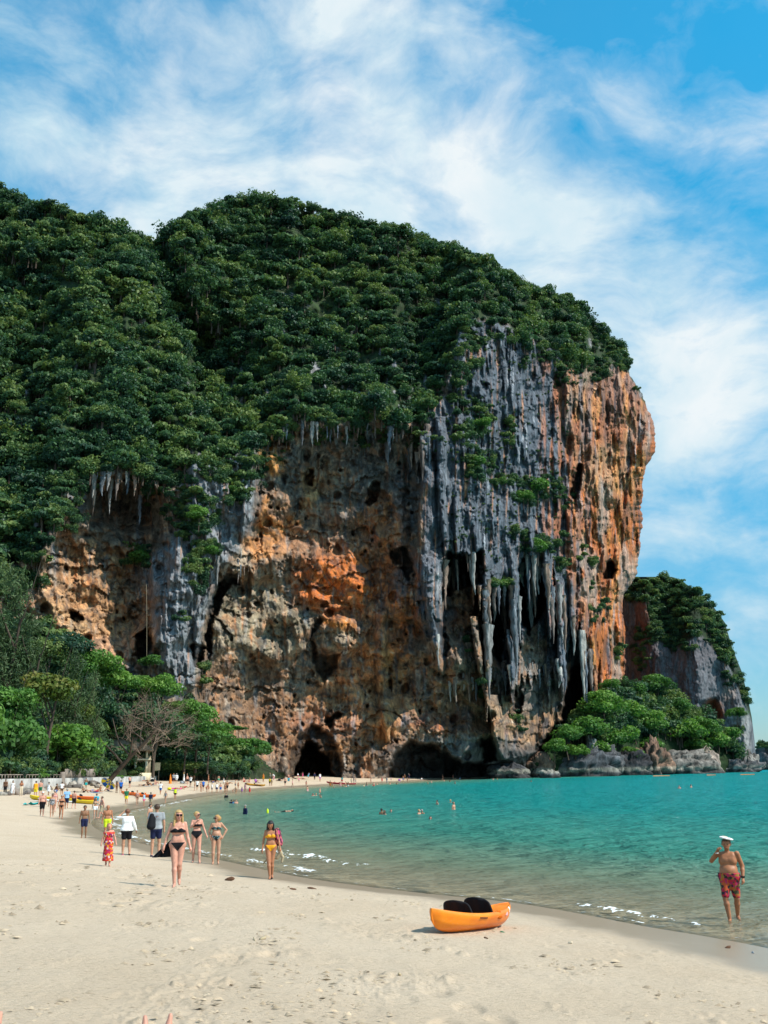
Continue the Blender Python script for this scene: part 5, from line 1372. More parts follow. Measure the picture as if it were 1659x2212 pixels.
SKIN = {}
def skin_mat(key, col):
    if key in SKIN: return SKIN[key]
    m_, t, out = new_mat("skin_" + key); b = t.new('ShaderNodeBsdfPrincipled')
    geo = t.new('ShaderNodeTexCoord'); n_ = t.noise(geo.outputs['Object'], 9, 3, .6)
    t.link(t.mix(t.ramp(n_, [(.35, 0.0), (.65, 1.0)]), tuple(v * .86 for v in col), tuple(min(1, v * 1.12) for v in col)), b.inputs['Base Color'])
    b.inputs['Roughness'].default_value = .5; b.inputs['Specular IOR Level'].default_value = .35
    b.inputs['Subsurface Weight'].default_value = .0
    t.link(b.outputs[0], out.inputs[0]); SKIN[key] = m_; return m_
SK = {'pale': (.54, .31, .22), 'fair': (.46, .24, .15), 'pink': (.55, .27, .19), 'tan': (.38, .16, .08), 'sun': (.34, .135, .062), 'brown': (.24, .115, .06), 'dark': (.13, .065, .04)}
FAB = {}
def fabric(name, col, pat=None):
    key = name
    if key in FAB: return FAB[key]
    if pat is None: m_ = simple_mat("cloth_" + name, col, .85, .15, var=.12, vscale=6, bump=.3, bscale=18)
    else:
        m_, t, out = new_mat("cloth_" + name); b = t.new('ShaderNodeBsdfPrincipled'); b.inputs['Roughness'].default_value = .8
        tcn = t.new('ShaderNodeTexCoord'); vo = t.new('ShaderNodeTexVoronoi'); vo.inputs['Scale'].default_value = pat[0]; t.link(tcn.outputs['Object'], vo.inputs['Vector'])
        sp = t.new('ShaderNodeSeparateColor'); t.link(vo.outputs['Color'], sp.inputs[0])
        c = t.ramp(sp.outputs[0], [(i / len(pat[1]), q) for i, q in enumerate(pat[1])], 'CONSTANT'); t.link(c, b.inputs['Base Color']); t.link(b.outputs[0], out.inputs[0])
    FAB[key] = m_; return m_
COLR = {'black': (.012, .012, .015), 'navy': (.015, .02, .06), 'white': (.78, .78, .78), 'cream': (.62, .52, .38), 'grey': (.30, .32, .34), 'blue': (.02, .12, .45), 'light blue': (.25, .45, .70), 'teal': (.02, .38, .38),
        'cyan': (.05, .45, .60), 'green': (.02, .14, .07), 'mint': (.10, .45, .28), 'yellow': (.75, .60, .03), 'lime': (.62, .75, .03), 'orange': (.75, .22, .03), 'red': (.55, .02, .03), 'pink': (.75, .10, .28), 'rose': (.70, .35, .38),
        'purple': (.30, .10, .40), 'khaki': (.42, .34, .22), 'brown': (.12, .06, .035), 'marigold': (.85, .38, .02)}
def fab(c):
    if c == 'floral red': return fabric(c, None, (16, [(.48, .01, .015), (.62, .16, .01), (.42, .01, .06), (.5, .03, .01), (.6, .45, .42), (.18, .01, .10), (.6, .26, .01), (.5, .01, .02)]))
    if c == 'tropical': return fabric(c, None, (20, [(.45, .01, .03), (.50, .08, .015), (.03, .01, .02), (.30, .14, .02), (.42, .01, .08), (.02, .01, .02), (.48, .04, .02), (.06, .05, .02)]))
    if c == 'teal print': return fabric(c, None, (26, [(.01, .02, .03), (.02, .10, .11), (.01, .015, .02), (.30, .55, .60), (.01, .05, .06)]))
    if c == 'grey print': return fabric(c, None, (30, [(.05, .05, .06), (.30, .30, .32), (.12, .12, .13), (.45, .45, .45)]))
    if c == 'pink print': return fabric(c, None, (18, [(.10, .01, .03), (.60, .08, .20), (.03, .01, .02), (.55, .15, .10), (.3, .02, .1)]))
    return fabric(c, COLR[c])
HAIR = {'black': (.010, .009, .009), 'brown': (.06, .032, .018), 'blonde': (.46, .29, .11), 'auburn': (.16, .06, .03), 'grey': (.30, .28, .26), 'golden': (.40, .22, .07)}
def hair_mat(c): 
    if 'hair_' + c not in FAB: FAB['hair_' + c] = simple_mat("hair_" + c, HAIR[c], .5, .4, var=.35, vscale=30, bump=.6, bscale=60)
    return FAB['hair_' + c]

def near_person(x, y, hpx, P, label, skin='fair', female=False, fat=1.0, child=False, clothes=(), hair=('short', 'brown'), turn=0.0, h=.0115, extras=None, shades=False, z=None, fingers=True, group=None, tall=1.70):
    B = Body(P, female, fat, child)
    g0 = on_ground(x, y)
    if z is not None: g0 = Gz(np.array([x / 1.44665]), np.array([y / 1.44665]), z)[0]
    sc = hpx * g0[1] / 3200 / tall * 1.02
    # face the eye: local -Y towards the camera, then turn
    rz = math.atan2(-g0[0], g0[1]) * 1.0
    root = empty('person', tuple(g0), rz + turn); root.scale = (sc,) * 3
    tag(root, label, 'person', group)
    v, f = B.build(h, fingers)
    body = mesh_np('body', v, f, skin_mat(skin, SK[skin]), root)
    for kind, c, nm in clothes:
        v, f = B.cloth(kind, h)
        if len(v): mesh_np(nm, v, f, fab(c), root)
    if hair[0] != 'bald':
        v, f = B.hair(hair[0], h * .8); mesh_np('hair', v, f, hair_mat(hair[1]), root)
    hd, up, fr, la = B.head, B.hu(), B.hf(), B.hlat(); r = B.hs
    if shades:
        b = Blob(); 
        for q in (-1, 1): b.ell(hd + la * .034 * q * r + fr * .078 * r + up * .012, np.abs(la) * .030 + np.abs(fr) * .012 + np.abs(up) * .022 + .004)
        b.cap(hd + la * -.07 + fr * .06 + up * .018, hd + la * .07 + fr * .06 + up * .018, .006); v, f = b.mesh(.006); mesh_np('sunglasses', v, f, fab('black'), root)
    else:
        b = Blob()
        for q in (-1, 1): b.ell(hd + la * .032 * q * r + fr * .074 * r + up * .012, (.012, .012, .008))
        v, f = b.mesh(.004); mesh_np('eyes', v, f, fab('brown'), root)
    v, f = Blob().ell(hd + fr * .072 * r - up * .048 * r, np.abs(la) * .024 + np.abs(fr) * .012 + np.abs(up) * .008 + .001).mesh(.004); mesh_np('mouth', v, f, fabric('lips', (.35, .10, .08)), root)
    if extras: extras(B, root, sc)
    return root, B, sc, g0

def add_part(root, name, blob, mat, h=.01, clip=None):
    v, f = blob.mesh(h, clip) if isinstance(blob, Blob) else blob
    return mesh_np(name, v, f, mat, root)

# --- walker in the black bikini
def ex(B, root, sc):
    for q in (-1, 1): add_part(root, 'strap', Blob().cap(B.at(.36, .075 * q, .075), B.at(.47, .085 * q, .035), .011).cap(B.at(.47, .085 * q, .035), B.at(.44, .08 * q, -.06), .011), fab('black'))
P_ = pose(kl=(.055, -.05, .50), al=(.055, .13, .17), kr=(-.06, -.08, .49), ar=(-.05, -.16, .08), tl=(.01, -.12, -.11), tr=(-.02, -.17, -.045), el=(.215, .03, 1.12), wr=(.28, -.06, .89), er=(-.24, .03, 1.13), wrr=(-.31, -.04, .90), hface=(.22, -1, 0), hup=(0.02, 0, 1))
wroot, WB, wsc, wpos = near_person(551, 2772, 214, P_, "blonde woman in black bikini and sunglasses striding barefoot up the sand", 'pink', True, 1.08, clothes=[('bra', 'black', 'bikini_top'), ('brief', 'black', 'bikini_bottom')], hair=('long', 'blonde'), shades=True, extras=ex)
# the dark wrap hanging from her hand, behind the leg
b = Blob(); b.cap((-.27, .10, .98), (-.20, .16, .80), .035, .03, k=.05)
gx, gz_ = np.meshgrid(np.linspace(0, 1, 14), np.linspace(0, 1, 16))
wr = V3(-.31, .02, .86)
vx = -.12 - .46 * gz_ * (1 - gx) + .10 * gx * (1 - gz_) + .03 * np.sin(gx * 9) * gz_; vz = 1.13 - gz_ * (.42 + .06 * gx) - .06 * (1 - gx); vy = .12 + .03 * np.sin(gx * 13 + gz_ * 3) + .03 * gz_
front = np.stack([vx, vy, vz], -1).reshape(-1, 3); backs = front + V3(0, .012, 0)
ff = grid_faces(16, 14); n_ = len(front)
o = mesh_np('beach_wrap', np.concatenate([front, backs]), np.concatenate([ff, ff[:, ::-1] + n_]), fab('black'))
o.matrix_world = Matrix.Translation(wpos) @ Matrix.Rotation(wroot.rotation_euler[2], 4, 'Z') @ Matrix.Scale(wsc, 4)
tag(o, "black cloth wrap swinging behind the blonde woman in the black bikini", 'wrap')

# --- two women at the edge of the water
P_ = pose(kl=(.10, -.08, .50), al=(.115, -.14, .08), kr=(-.09, .02, .49), ar=(-.10, .10, .09), el=(.24, .04, 1.13), wr=(.33, -.05, .92), er=(-.20, -.10, 1.19), wrr=(.0, -.20, 1.38), hface=(.9, -.55, 0))
near_person(612, 2697, 144, P_, "slim woman in black bandeau bikini with a hand at her mouth", 'pink', True, .95, clothes=[('band', 'black', 'bikini_top'), ('high_brief', 'black', 'bikini_bottom')], hair=('bun', 'blonde'), shades=True, h=.014)
P_ = pose(kl=(.095, -.03, .49), al=(.08, -.02, .08), kr=(-.10, -.06, .49), ar=(-.10, -.10, .08), el=(.36, .06, 1.17), wr=(.24, -.02, .95), er=(-.26, .04, 1.13), wrr=(-.21, -.04, .93), hface=(-.8, -.6, 0))
def ex(B, root, sc):
    for q in (-1, 1): add_part(root, 'strap', Blob().cap(B.at(.36, .07 * q, .08), B.at(.47, .085 * q, .03), .010), fab('teal print'), .012)
near_person(674, 2701, 138, P_, "curvy woman in teal and black patterned bikini with a hand on her hip", 'fair', True, 1.18, clothes=[('bra', 'teal print', 'bikini_top'), ('brief', 'teal print', 'bikini_bottom')], hair=('curly', 'golden'), shades=True, h=.014, extras=ex)
# --- woman in the yellow bikini
def ex(B, root, sc):
    for q in (-1, 1): add_part(root, 'strap', Blob().cap(B.at(.36, .06 * q, .08), B.at(.47, .075 * q, .03), .007), fab('marigold'), .01)
    add_part(root, 'sandals', Blob().cap(B.P['al'] + V3(0, .04, -.065), B.P['al'] + V3(0, -.17, -.065), .03).cap(B.P['ar'] + V3(0, .04, -.065), B.P['ar'] + V3(0, -.17, -.065), .03), fab('black'), .013)
P_ = pose(kl=(.05, -.03, .49), al=(.045, .05, .10), kr=(-.055, -.10, .50), ar=(-.02, -.15, .08), el=(.235, .03, 1.13), wr=(.28, -.06, .90), er=(-.22, .02, 1.13), wrr=(-.25, -.05, .88), head=(-.015, -.055, .132), hface=(-.1, -1, -.5), hup=(0, -.35, 1))
yroot, YB, ysc, ypos = near_person(845, 2747, 163, P_, "dark haired woman in yellow bikini looking down at the sand as she walks", 'tan', True, .95, clothes=[('bra', 'marigold', 'bikini_top'), ('brief', 'marigold', 'bikini_bottom')], hair=('long', 'black'), h=.0135, extras=ex)
def carried(name, blob, mat, root, sc, pos, label, cat, h=.014, more=()):
    rt = empty(name, tuple(pos), root.rotation_euler[2]); rt.scale = (sc,) * 3; tag(rt, label, cat)
    v, f = blob.mesh(h); mesh_np(name + '_body' if more else 'fabric', v, f, mat, rt)
    for nm, b2, m2 in more: v, f = b2.mesh(h); mesh_np(nm, v, f, m2, rt)
    return rt
carried('backpack', Blob().cap((.20, .14, 1.38), (.26, .16, 1.02), .09, .11).cap((.16, .12, 1.38), (.20, .13, 1.05), .08, .1), fab('pink print'), yroot, ysc, ypos, "pink and black patterned backpack on the shoulder of the woman in the yellow bikini", 'backpack',
        more=[('strap', Blob().cap((.14, -.03, 1.44), (.17, -.11, 1.25), .022).cap((.17, -.11, 1.25), (.26, .05, 1.0), .02), fab('pink print'))])
b = Blob().cap((.24, .06, .90), (.30, .08, .74), .05, .06).cap((.30, .08, .74), (.20, .10, .60), .06, .055).cap((.20, .10, .60), (-.12, .16, .55), .04, .03).cap((-.12, .16, .55), (-.22, .16, .44), .035, .02).cap((.30, .08, .72), (.37, .10, .62), .045, .04).cap((.37, .10, .62), (.34, .10, .48), .04, .035)
carried('soft_toy', b, fab('khaki'), yroot, ysc, ypos, "beige plush animal dangling behind the legs of the woman in the yellow bikini", 'soft toy')

# --- man with the white hat
P_ = pose(er=(-.335, .03, 1.24), wrr=(-.205, -.13, 1.44), el=(.285, .06, 1.14), wr=(.275, -.07, .90), kr=(-.115, -.08, .50), ar=(-.065, -.12, .08), kl=(.115, -.02, .49), al=(.10, .16, .12), tl=(.03, -.14, -.06), hface=(-.1, -1, 0), curl=.75)
def ex(B, root, sc):
    add_part(root, 'waistband', Blob().cap(B.at(.07, -.08, 0), B.at(.07, .08, 0), .115, k=.03), fab('black'), .012, lambda X, Y, Z: np.maximum(B.H(X, Y, Z) - .09, .062 - B.H(X, Y, Z)))
    w_ = B.P['wr']; add_part(root, 'watch', Blob().cap(w_ + V3(-.012, 0, .03), w_ + V3(.014, 0, .03), .032), fab('black'), .008, lambda X, Y, Z: np.abs(Z - w_[2] - .03) - .017)
    w_ = B.P['wrr']; add_part(root, 'bracelet', Blob().ell(w_ - V3(-.0, .0, .03), (.036, .036, .012)), fab('white'), .007)
    for q in (-1, 1): add_part(root, 'nipple', Blob().ell(B.at(.335, .085 * q, .094), (.012, .006, .009)), fabric('nipple', (.16, .06, .04)), .004)
    add_part(root, 'navel', Blob().ell(B.at(.11, 0, .125), (.008, .02, .010)), fabric('nipple', (.16, .06, .04)), .004)
mroot, MB_, msc, mpos = near_person(2292, 2884, 236, P_, "stocky bare-chested man in red tropical print shorts wading with a raised hand", 'sun', False, 1.42, clothes=[('long_shorts', 'tropical', 'swim_shorts')], hair=('short', 'brown'), extras=ex, z=-.06, tall=1.74)
hd = MB_.head
b = Blob().ell(hd + V3(.012, -.01, .135), (.145, .145, .028))
v, f = b.mesh(.009); v[:, 2] -= .22 * (v[:, 0] - hd[0])
rt = empty('sun_hat', tuple(mpos), mroot.rotation_euler[2]); rt.scale = (msc,) * 3; tag(rt, "flat round white hat tilted on the wading man's head", 'hat')
mesh_np('brim', v, f, fab('white'), rt)
v, f = Blob().ell(hd + V3(-.01, -.015, .162), (.062, .062, .012)).mesh(.007); v[:, 2] -= .22 * (v[:, 0] - hd[0]); mesh_np('crown_patch', v, f, fab('cream'), rt)
v, f = Blob().ell(hd + V3(.055, -.04, .146), (.014, .012, .012)).mesh(.004); mesh_np('button', v, f, fab('black'), rt)

# --- woman in the white shirt, seen from behind
P_ = pose(er=(.36, -.02, 1.42), wrr=(.17, -.12, 1.56), el=(-.27, .03, 1.12), wr=(-.34, -.04, .92), face=(0, 1, 0), kl=(-.11, -.05, .49), al=(-.12, .0, .08), kr=(.11, .06, .49), ar=(.13, -.05, .08), tl=(.0, .17, -.045), tr=(.05, .17, -.045))
# mirrored on purpose: she faces away, so her left is on the picture's left
P_ = pose(face=(0, 1, 0), el=(-.36, .02, 1.40), wr=(-.17, .10, 1.57), er=(.27, -.03, 1.12), wrr=(.34, .04, .92), kl=(-.11, .03, .49), al=(-.12, .02, .08), kr=(.11, .05, .49), ar=(.13, -.04, .08), tl=(-.0, .17, -.045), tr=(.0, .17, -.045), hface=(.2, 1, 0))
def ex(B, root, sc):
    for q, a in ((1, 'al'), (-1, 'ar')): add_part(root, 'flip_flop', Blob().cap(B.P[a] + V3(0, -.05, -.066), B.P[a] + V3(0, .17, -.066), .042), fab('pink' if q > 0 else 'black'), .013, lambda X, Y, Z: Z - .022)
near_person(393, 2672, 129, P_, "woman in long white shirt and black shorts seen from behind, shading her eyes", 'fair', True, 1.35, clothes=[('shorts', 'black', 'shorts'), ('shirt', 'white', 'shirt')], hair=('bun', 'auburn'), h=.014, extras=ex)
# --- man in the grey shirt, from behind
P_ = pose(face=(0, 1, 0), el=(-.27, -.06, 1.14), wr=(-.23, .12, 1.22), er=(.25, .0, 1.11), wrr=(.26, .02, .88), kl=(-.11, .0, .49), al=(-.12, -.04, .08), kr=(.11, .02, .49), ar=(.11, -.04, .08), tl=(-.03, .17, -.045), tr=(.03, .17, -.045))
def ex(B, root, sc):
    for a in ('al', 'ar'): add_part(root, 'shoe', Blob().cap(B.P[a] + V3(0, -.04, -.045), B.P[a] + V3(0, .17, -.055), .044, .036), fab('navy'), .013)
    # printed arc and rising sun on the back of the shirt
    for j, (r_a, c) in enumerate(((.075, 'navy'), (.055, 'orange'), (.036, 'cyan'), (.018, 'red'))):
        pts = [B.at(.33 + r_a * math.sin(a) * .8, -.01 + r_a * math.cos(a), -.128 + .028 * abs(math.cos(a))) for a in np.linspace(.1, 3.04, 9)]
        v, f = tube_np(pts, [.006] * 9, 5); mesh_np('shirt_print', v, f, fab(c), root)
groot, GB, gsc, gpos = near_person(485, 2678, 148, P_, "man in grey printed t-shirt and dark shorts seen from behind with a black bag", 'fair', False, 1.1, clothes=[('shorts', 'navy', 'shorts'), ('tshirt', 'grey', 'shirt')], hair=('short', 'brown'), h=.014, extras=ex)
carried('backpack', Blob().cap((-.16, -.17, 1.34), (-.20, -.20, 1.0), .075, .12).cap((-.10, -.17, 1.25), (-.12, -.19, 1.0), .07, .10), fab('black'), groot, gsc, gpos, "black backpack hanging off one shoulder of the man in the grey t-shirt", 'backpack')
# --- girl in the red flowered dress
P_ = pose(kl=(.08, -.03, .49), al=(.07, -.08, .08), kr=(-.08, .0, .49), ar=(-.07, .08, .10), el=(.25, .02, 1.12), wr=(.30, -.04, .92), er=(-.25, .02, 1.12), wrr=(-.29, -.02, .92), hface=(.1, -1, .25), hup=(0, .25, 1))
near_person(336, 2707, 119, P_, "little curly-haired girl in a long red and orange flowered dress", 'pink', True, 1.0, True, clothes=[('long_dress', 'floral red', 'dress')], hair=('curly', 'golden'), h=.014)
# --- others of the middle distance with a body of their own
near_person(261, 2619, 92, POSES['stand'], "slim tanned boy in dark swim shorts standing on the wet sand", 'brown', False, .85, clothes=[('shorts', 'navy', 'swim_shorts')], hair=('short', 'black'), h=.017, fingers=False)
near_person(333, 2622, 96, POSES['stand'], "bald tanned man in bright lime shorts behind the flowered dress", 'tan', False, 1.05, clothes=[('shorts', 'lime', 'swim_shorts')], hair=('bald', 'grey'), h=.017, fingers=False)
near_person(467, 2600, 78, POSES['stand'], "dark haired boy standing in the shallows beyond the grey shirted man", 'fair', False, .85, clothes=[('shorts', 'black', 'swim_shorts')], hair=('short', 'black'), h=.019, fingers=False, z=-.25, turn=.9)
def ex(B, root, sc): add_part(root, 'cap', Blob().ell(B.head + V3(0, 0, .075), (.092, .10, .045)).cap(B.head + V3(0, -.07, .06), B.head + V3(0, -.14, .05), .03, .02), fab('white'), .016)
near_person(130, 2551, 70, POSES['walk'], "big pink man in black and white swim shorts and a white cap", 'pink', False, 1.4, clothes=[('long_shorts', 'black', 'swim_shorts')], hair=('short', 'grey'), h=.02, fingers=False, extras=ex)
near_person(161, 2554, 67, POSES['walk2'], "woman in grey patterned one-piece swimsuit beside the big pink man", 'fair', True, 1.1, clothes=[('onepiece', 'grey print', 'swimsuit')], hair=('short', 'black'), shades=True, h=.02, fingers=False)
near_person(190, 2560, 69, POSES['walk'], "sunburnt older woman in black bikini with a black strap bag", 'tan', True, 1.1, clothes=[('brief', 'black', 'bikini_bottom'), ('bra', 'black', 'bikini_top')], hair=('short', 'grey'), h=.02, fingers=False)
near_person(297, 2559, 61, POSES['walk2'], "woman in white mini shorts and beige top at the edge of the water", 'fair', True, .95, clothes=[('mini', 'white', 'shorts'), ('bra', 'khaki', 'top')], hair=('long', 'black'), h=.02, fingers=False)
near_person(316, 2557, 62, POSES['walk'], "shirtless man in khaki shorts stepping in the shallows, side on", 'pink', False, 1.1, clothes=[('long_shorts', 'khaki', 'shorts')], hair=('short', 'brown'), h=.02, fingers=False, turn=-1.2)

# ------------------------------------------------------------------ foam along the shore
def resample(P2, step):
    d = np.concatenate([[0], np.cumsum(np.hypot(*(P2[1:] - P2[:-1]).T))]); n = int(d[-1] / step); t = np.linspace(0, d[-1], n)
    return np.stack([np.interp(t, d, P2[:, 0]), np.interp(t, d, P2[:, 1])], 1)
M_foam = simple_mat("foam", (.80, .82, .82), .7, .3, var=.1, bump=.6, bscale=14)
def foam_line(i0, i1, off, width, seed, thr, label, dens=0.07, ny=16, zc=.05):
    L_ = resample(SHORE[i0:i1], dens); T = np.gradient(L_, axis=0); T /= np.linalg.norm(T, axis=1)[:, None] + 1e-9
    N = np.stack([T[:, 1], -T[:, 0]], 1)
    tst = L_[len(L_) // 2] + N[len(L_) // 2] * .5
    if sdpoly(tst[:1], tst[1:2], SEA_POLY)[0] > 0: N = -N
    s_ = np.arange(len(L_)) * dens; v_ = np.linspace(0, 1, ny)
    S, Vv = np.meshgrid(s_, v_)
    o_ = off + .35 * fbm(s_ / 5, s_ * 0, seed, 3) + .12 * fbm(s_ / .9, s_ * 0, seed + 1, 2)
    w_ = width * (.25 + 1.1 * np.clip(fbm(s_ / 4 + 9, s_ * 0, seed + 2, 3) + .5, 0, 1))
    X = L_[None, :, 0] + N[None, :, 0] * (o_ + w_ * Vv); Y = L_[None, :, 1] + N[None, :, 1] * (o_ + w_ * Vv)
    nz = fbm(S / .35, Vv * 2.4 + seed, seed + 3, 4)
    Z = zc * np.sin(np.pi * Vv) * (1 + .8 * nz) + .035
    kp = (.7 * nz + .55 * np.sin(np.pi * Vv) + .7 * fbm(S / 2.2, Vv * 0, seed + 4, 3) + .8 * fbm(S / .16, Vv * 6, seed + 6, 3)) > thr + .16
    V = np.stack([X, Y, Z], -1).reshape(-1, 3); F = grid_faces(*S.shape, kp.ravel())
    if len(F) == 0: return
    o = mesh_np("foam", V, F, M_foam); tag(o, label, None, None, 'stuff')
def shore_idx(px):  # index of the shoreline point nearest to a picture x, y
    q = Gz(np.array([px[0] / 1.44665]), np.array([px[1] / 1.44665]))[0][:2]; return int(np.argmin(np.hypot(*(SHORE - q).T)))
iA = shore_idx((2700, 3060)); iB = shore_idx((1500, 2806)); iC = shore_idx((860, 2727)); iD = shore_idx((330, 2604)); iE = shore_idx((300, 2552)); iF = shore_idx((585, 2495))
iR = shore_idx((2150, 2915)); iQ = shore_idx((1740, 2838)); iW = shore_idx((600, 2672))
foam_line(iA, iB, .02, .16, 31, .52, "thin line of foam at the edge of the sand", zc=.015, dens=.05)
foam_line(min(iR, iQ), max(iR, iQ) + 1, .5, .75, 37, .34, "small lacy wavelet breaking right of the kayak", zc=.06, dens=.05)
foam_line(iB - 1, iD, .02, .18, 41, .50, "thin foam line beside the walkers", zc=.015, dens=.06)
foam_line(min(iC, iW) - 1, max(iC, iW) + 1, .5, .8, 42, .34, "lacy wash in front of the woman in yellow", zc=.05, dens=.06)
foam_line(min(iC, iW) - 1, max(iC, iW) + 1, 2.2, 1.5, 43, .36, "small wave breaking beyond the walkers", zc=.16, dens=.06)
foam_line(max(iC, iW), iD, .4, .6, 44, .32, "foam patches behind the shirted pair", zc=.04, dens=.07)
foam_line(iD, iE, .6, 2.2, 47, .34, "foam in the corner of the bay", .2)
foam_line(iE - 1, iF, .8, 2.6, 53, .40, "foam along the far sand", .25)

# ------------------------------------------------------------------ stalactites: parts of the cliff
STAL = []
for i in range(6):
    g = random.Random(60 + i); pts = []; rs = []; n = 12
    for k in range(n + 1):
        t = k / n; pts.append((.05 * math.sin(t * 7 + i) * t, .03 * math.cos(t * 5), -t)); rs.append((.13 * (1 - t) ** .75 + .008) * (1 + .25 * math.sin(k * 2.3 + i) + .2 * g.random()))
    v, f = tube_np(pts, rs, 9); a = np.arctan2(v[:, 1], v[:, 0]); v[:, :2] *= (1 + .22 * np.sin(a * 3 + i)[:, None])
    col_ = np.zeros_like(v) + np.array([(.17, .19, .21), (.30, .29, .28), (.24, .17, .13), (.14, .16, .19), (.38, .36, .33), (.20, .16, .14)][i])
    col_ *= (1 + .5 * fbm(v[:, 0] * 18, v[:, 2] * 6 + i, 70 + i, 3))[:, None]
    STAL.append(mesh_np("stalactite", v, f, M_rock, attrs={'rock': np.clip(col_, .02, .6), 'flute': np.ones(len(v))}, link=False))
g = np.random.default_rng(91)
spots = []
for k in range(74):
    x = 958 + 315 * g.random(); spots.append((x, float(interp(x, LIP)) + 12 + 60 * g.random() ** 2, 35 + 105 * g.random() ** 2))
for xa, xb, yb, n in ((585, 930, 925, 26), (195, 345, 1030, 16), (462, 540, 1222, 7), (1085, 1210, 1440, 12), (970, 1080, 1470, 9), (880, 935, 968, 7)):
    for k in range(n): spots.append((xa + (xb - xa) * g.random(), yb + 10 * g.normal(), 16 + 44 * g.random() ** 1.5))
spots += [(240, 1045, 72), (205, 1040, 80), (303, 1080, 60), (888, 950, 75), (912, 960, 90), (926, 955, 60), (1052, 1360, 150), (1010, 1400, 120), (1215, 1400, 95), (945, 1380, 60)]
sx = np.array([q[0] for q in spots]); sy = np.array([q[1] for q in spots]); sl = np.array([q[2] for q in spots])
sD0 = np.minimum(cd(sx, sy - 8), cd(sx, sy)) - .2
for k in range(len(spots)):
    o = bpy.data.objects.new("stalactite", STAL[k % 6]); COL.objects.link(o); o.parent = cliff
    D_ = sD0[k]; ln = sl[k] / FD * D_; o.location = Pt(sx[k:k + 1], sy[k:k + 1] - 10, D_[None] if hasattr(D_, 'shape') and D_.shape else np.array([D_]))[0]
    wdt = ln * (.55 + .5 * g.random()) if sl[k] < 60 else ln * (.28 + .3 * g.random()); o.scale = (wdt, wdt, ln + 10 / FD * D_); o.rotation_euler = (0, 0, 6.28 * g.random())

# climbing rope in the left hollow
q0 = Pt(np.array([316.]), np.array([1262.]), np.array([262.]))[0]; q1 = Pt(np.array([317.]), np.array([1428.]), np.array([262.]))[0]
v, f = tube_np([q0, (q0 * .6 + q1 * .4) + V3(.1, 0, 0), q1], [.04, .04, .04], 5); o = mesh_np("climbing_rope", v, f, fab('khaki')); tag(o, "long pale climbing rope hanging in the left hollow", 'rope')

# ------------------------------------------------------------------ kayaks
def kayak_mesh(L=3.2, W=.74, H=.36, rocker=.16, n=36, m_=20):
    """sit-on-top hull: returns verts, faces; x along the length"""
    V = []
    for i in range(n + 1):
        t = i / n * 2 - 1; a = abs(t)
        w_ = W / 2 * max(1 - a ** 2.2, 0) ** .78 + .014; zk = rocker * a ** 4; zt = H + .12 * a ** 2.2; x = t * L / 2
        for j in range(m_ * 2):
            u_ = j / (m_ * 2) * 2 * math.pi; c, s_ = math.cos(u_), math.sin(u_); sg = 1 if c >= 0 else -1; ca = abs(c)
            if s_ < 0:   # hull: side, chine, V bottom
                q = -s_
                if q < .5: yy = w_ * (1 - .20 * (q / .5)); z = zt - .07 - (zt - .07 - zk) * .50 * (q / .5)
                else:
                    r_q = (ca / math.sqrt(1 - .25)); yy = w_ * .80 * r_q ** .8; z = zk + (zt - .07 - zk) * .50 * r_q ** (1.4 + .2 * a)
                yy *= sg; xx = x * (1 - .07 * q * a ** 6)
                if abs(q - .5) < .12: yy *= 1.02
            else:
                yy = w_ * ca ** .55 * sg; rel = abs(yy) / w_
                well = .17 * (1 - sm(.58, .80, a)) * sm(.84, .62, rel if w_ > .03 else 1)
                rim_ = .030 * math.exp(-((rel - .90) / .10) ** 2)
                z = zt - .07 + .07 * s_ ** .8 + rim_ - float(well); xx = x
            V.append((xx, yy, z))
    k = m_ * 2; F = []
    for i in range(n):
        for j in range(k): F.append((i * k + j, (i + 1) * k + j, (i + 1) * k + (j + 1) % k, i * k + (j + 1) % k))
    V.append((-L / 2 - .02, 0, rocker + (H + .03 - rocker) * .5)); V.append((L / 2 + .02, 0, rocker + (H + .03 - rocker) * .5))
    V = np.array(V); F = np.array(F)
    F2 = [(len(V) - 2, (j + 1) % k, j, j) for j in range(k)] + [(len(V) - 1, n * k + j, n * k + (j + 1) % k, n * k + (j + 1) % k) for j in range(k)]
    return V, F, F2
def plastic(name, c1, c2=None):
    m_, t, out = new_mat(name); b = t.new('ShaderNodeBsdfPrincipled'); b.inputs['Roughness'].default_value = .38
    tcn = t.new('ShaderNodeTexCoord'); n_ = t.noise(t.mapping(tcn.outputs['Object'], (.8, 1, 1)), 1.6, 5, .65)
    c = t.mix(t.ramp(n_, [(.42, 0.0), (.62, 1.0)]), c1, c2 or tuple(v * .85 for v in c1))
    sc_ = t.noise(t.mapping(tcn.outputs['Object'], (3, 30, 30)), 2, 5, .7); c = t.mix(t.math('MULTIPLY', t.ramp(sc_, [(.58, 0.0), (.75, 1.0)]), .25), c, (.75, .6, .45))
    t.link(c, b.inputs['Base Color']); t.link(b.outputs[0], out.inputs[0]); return m_
M_kay = plastic("orange_plastic", (.82, .235, .003), (.72, .16, .002))
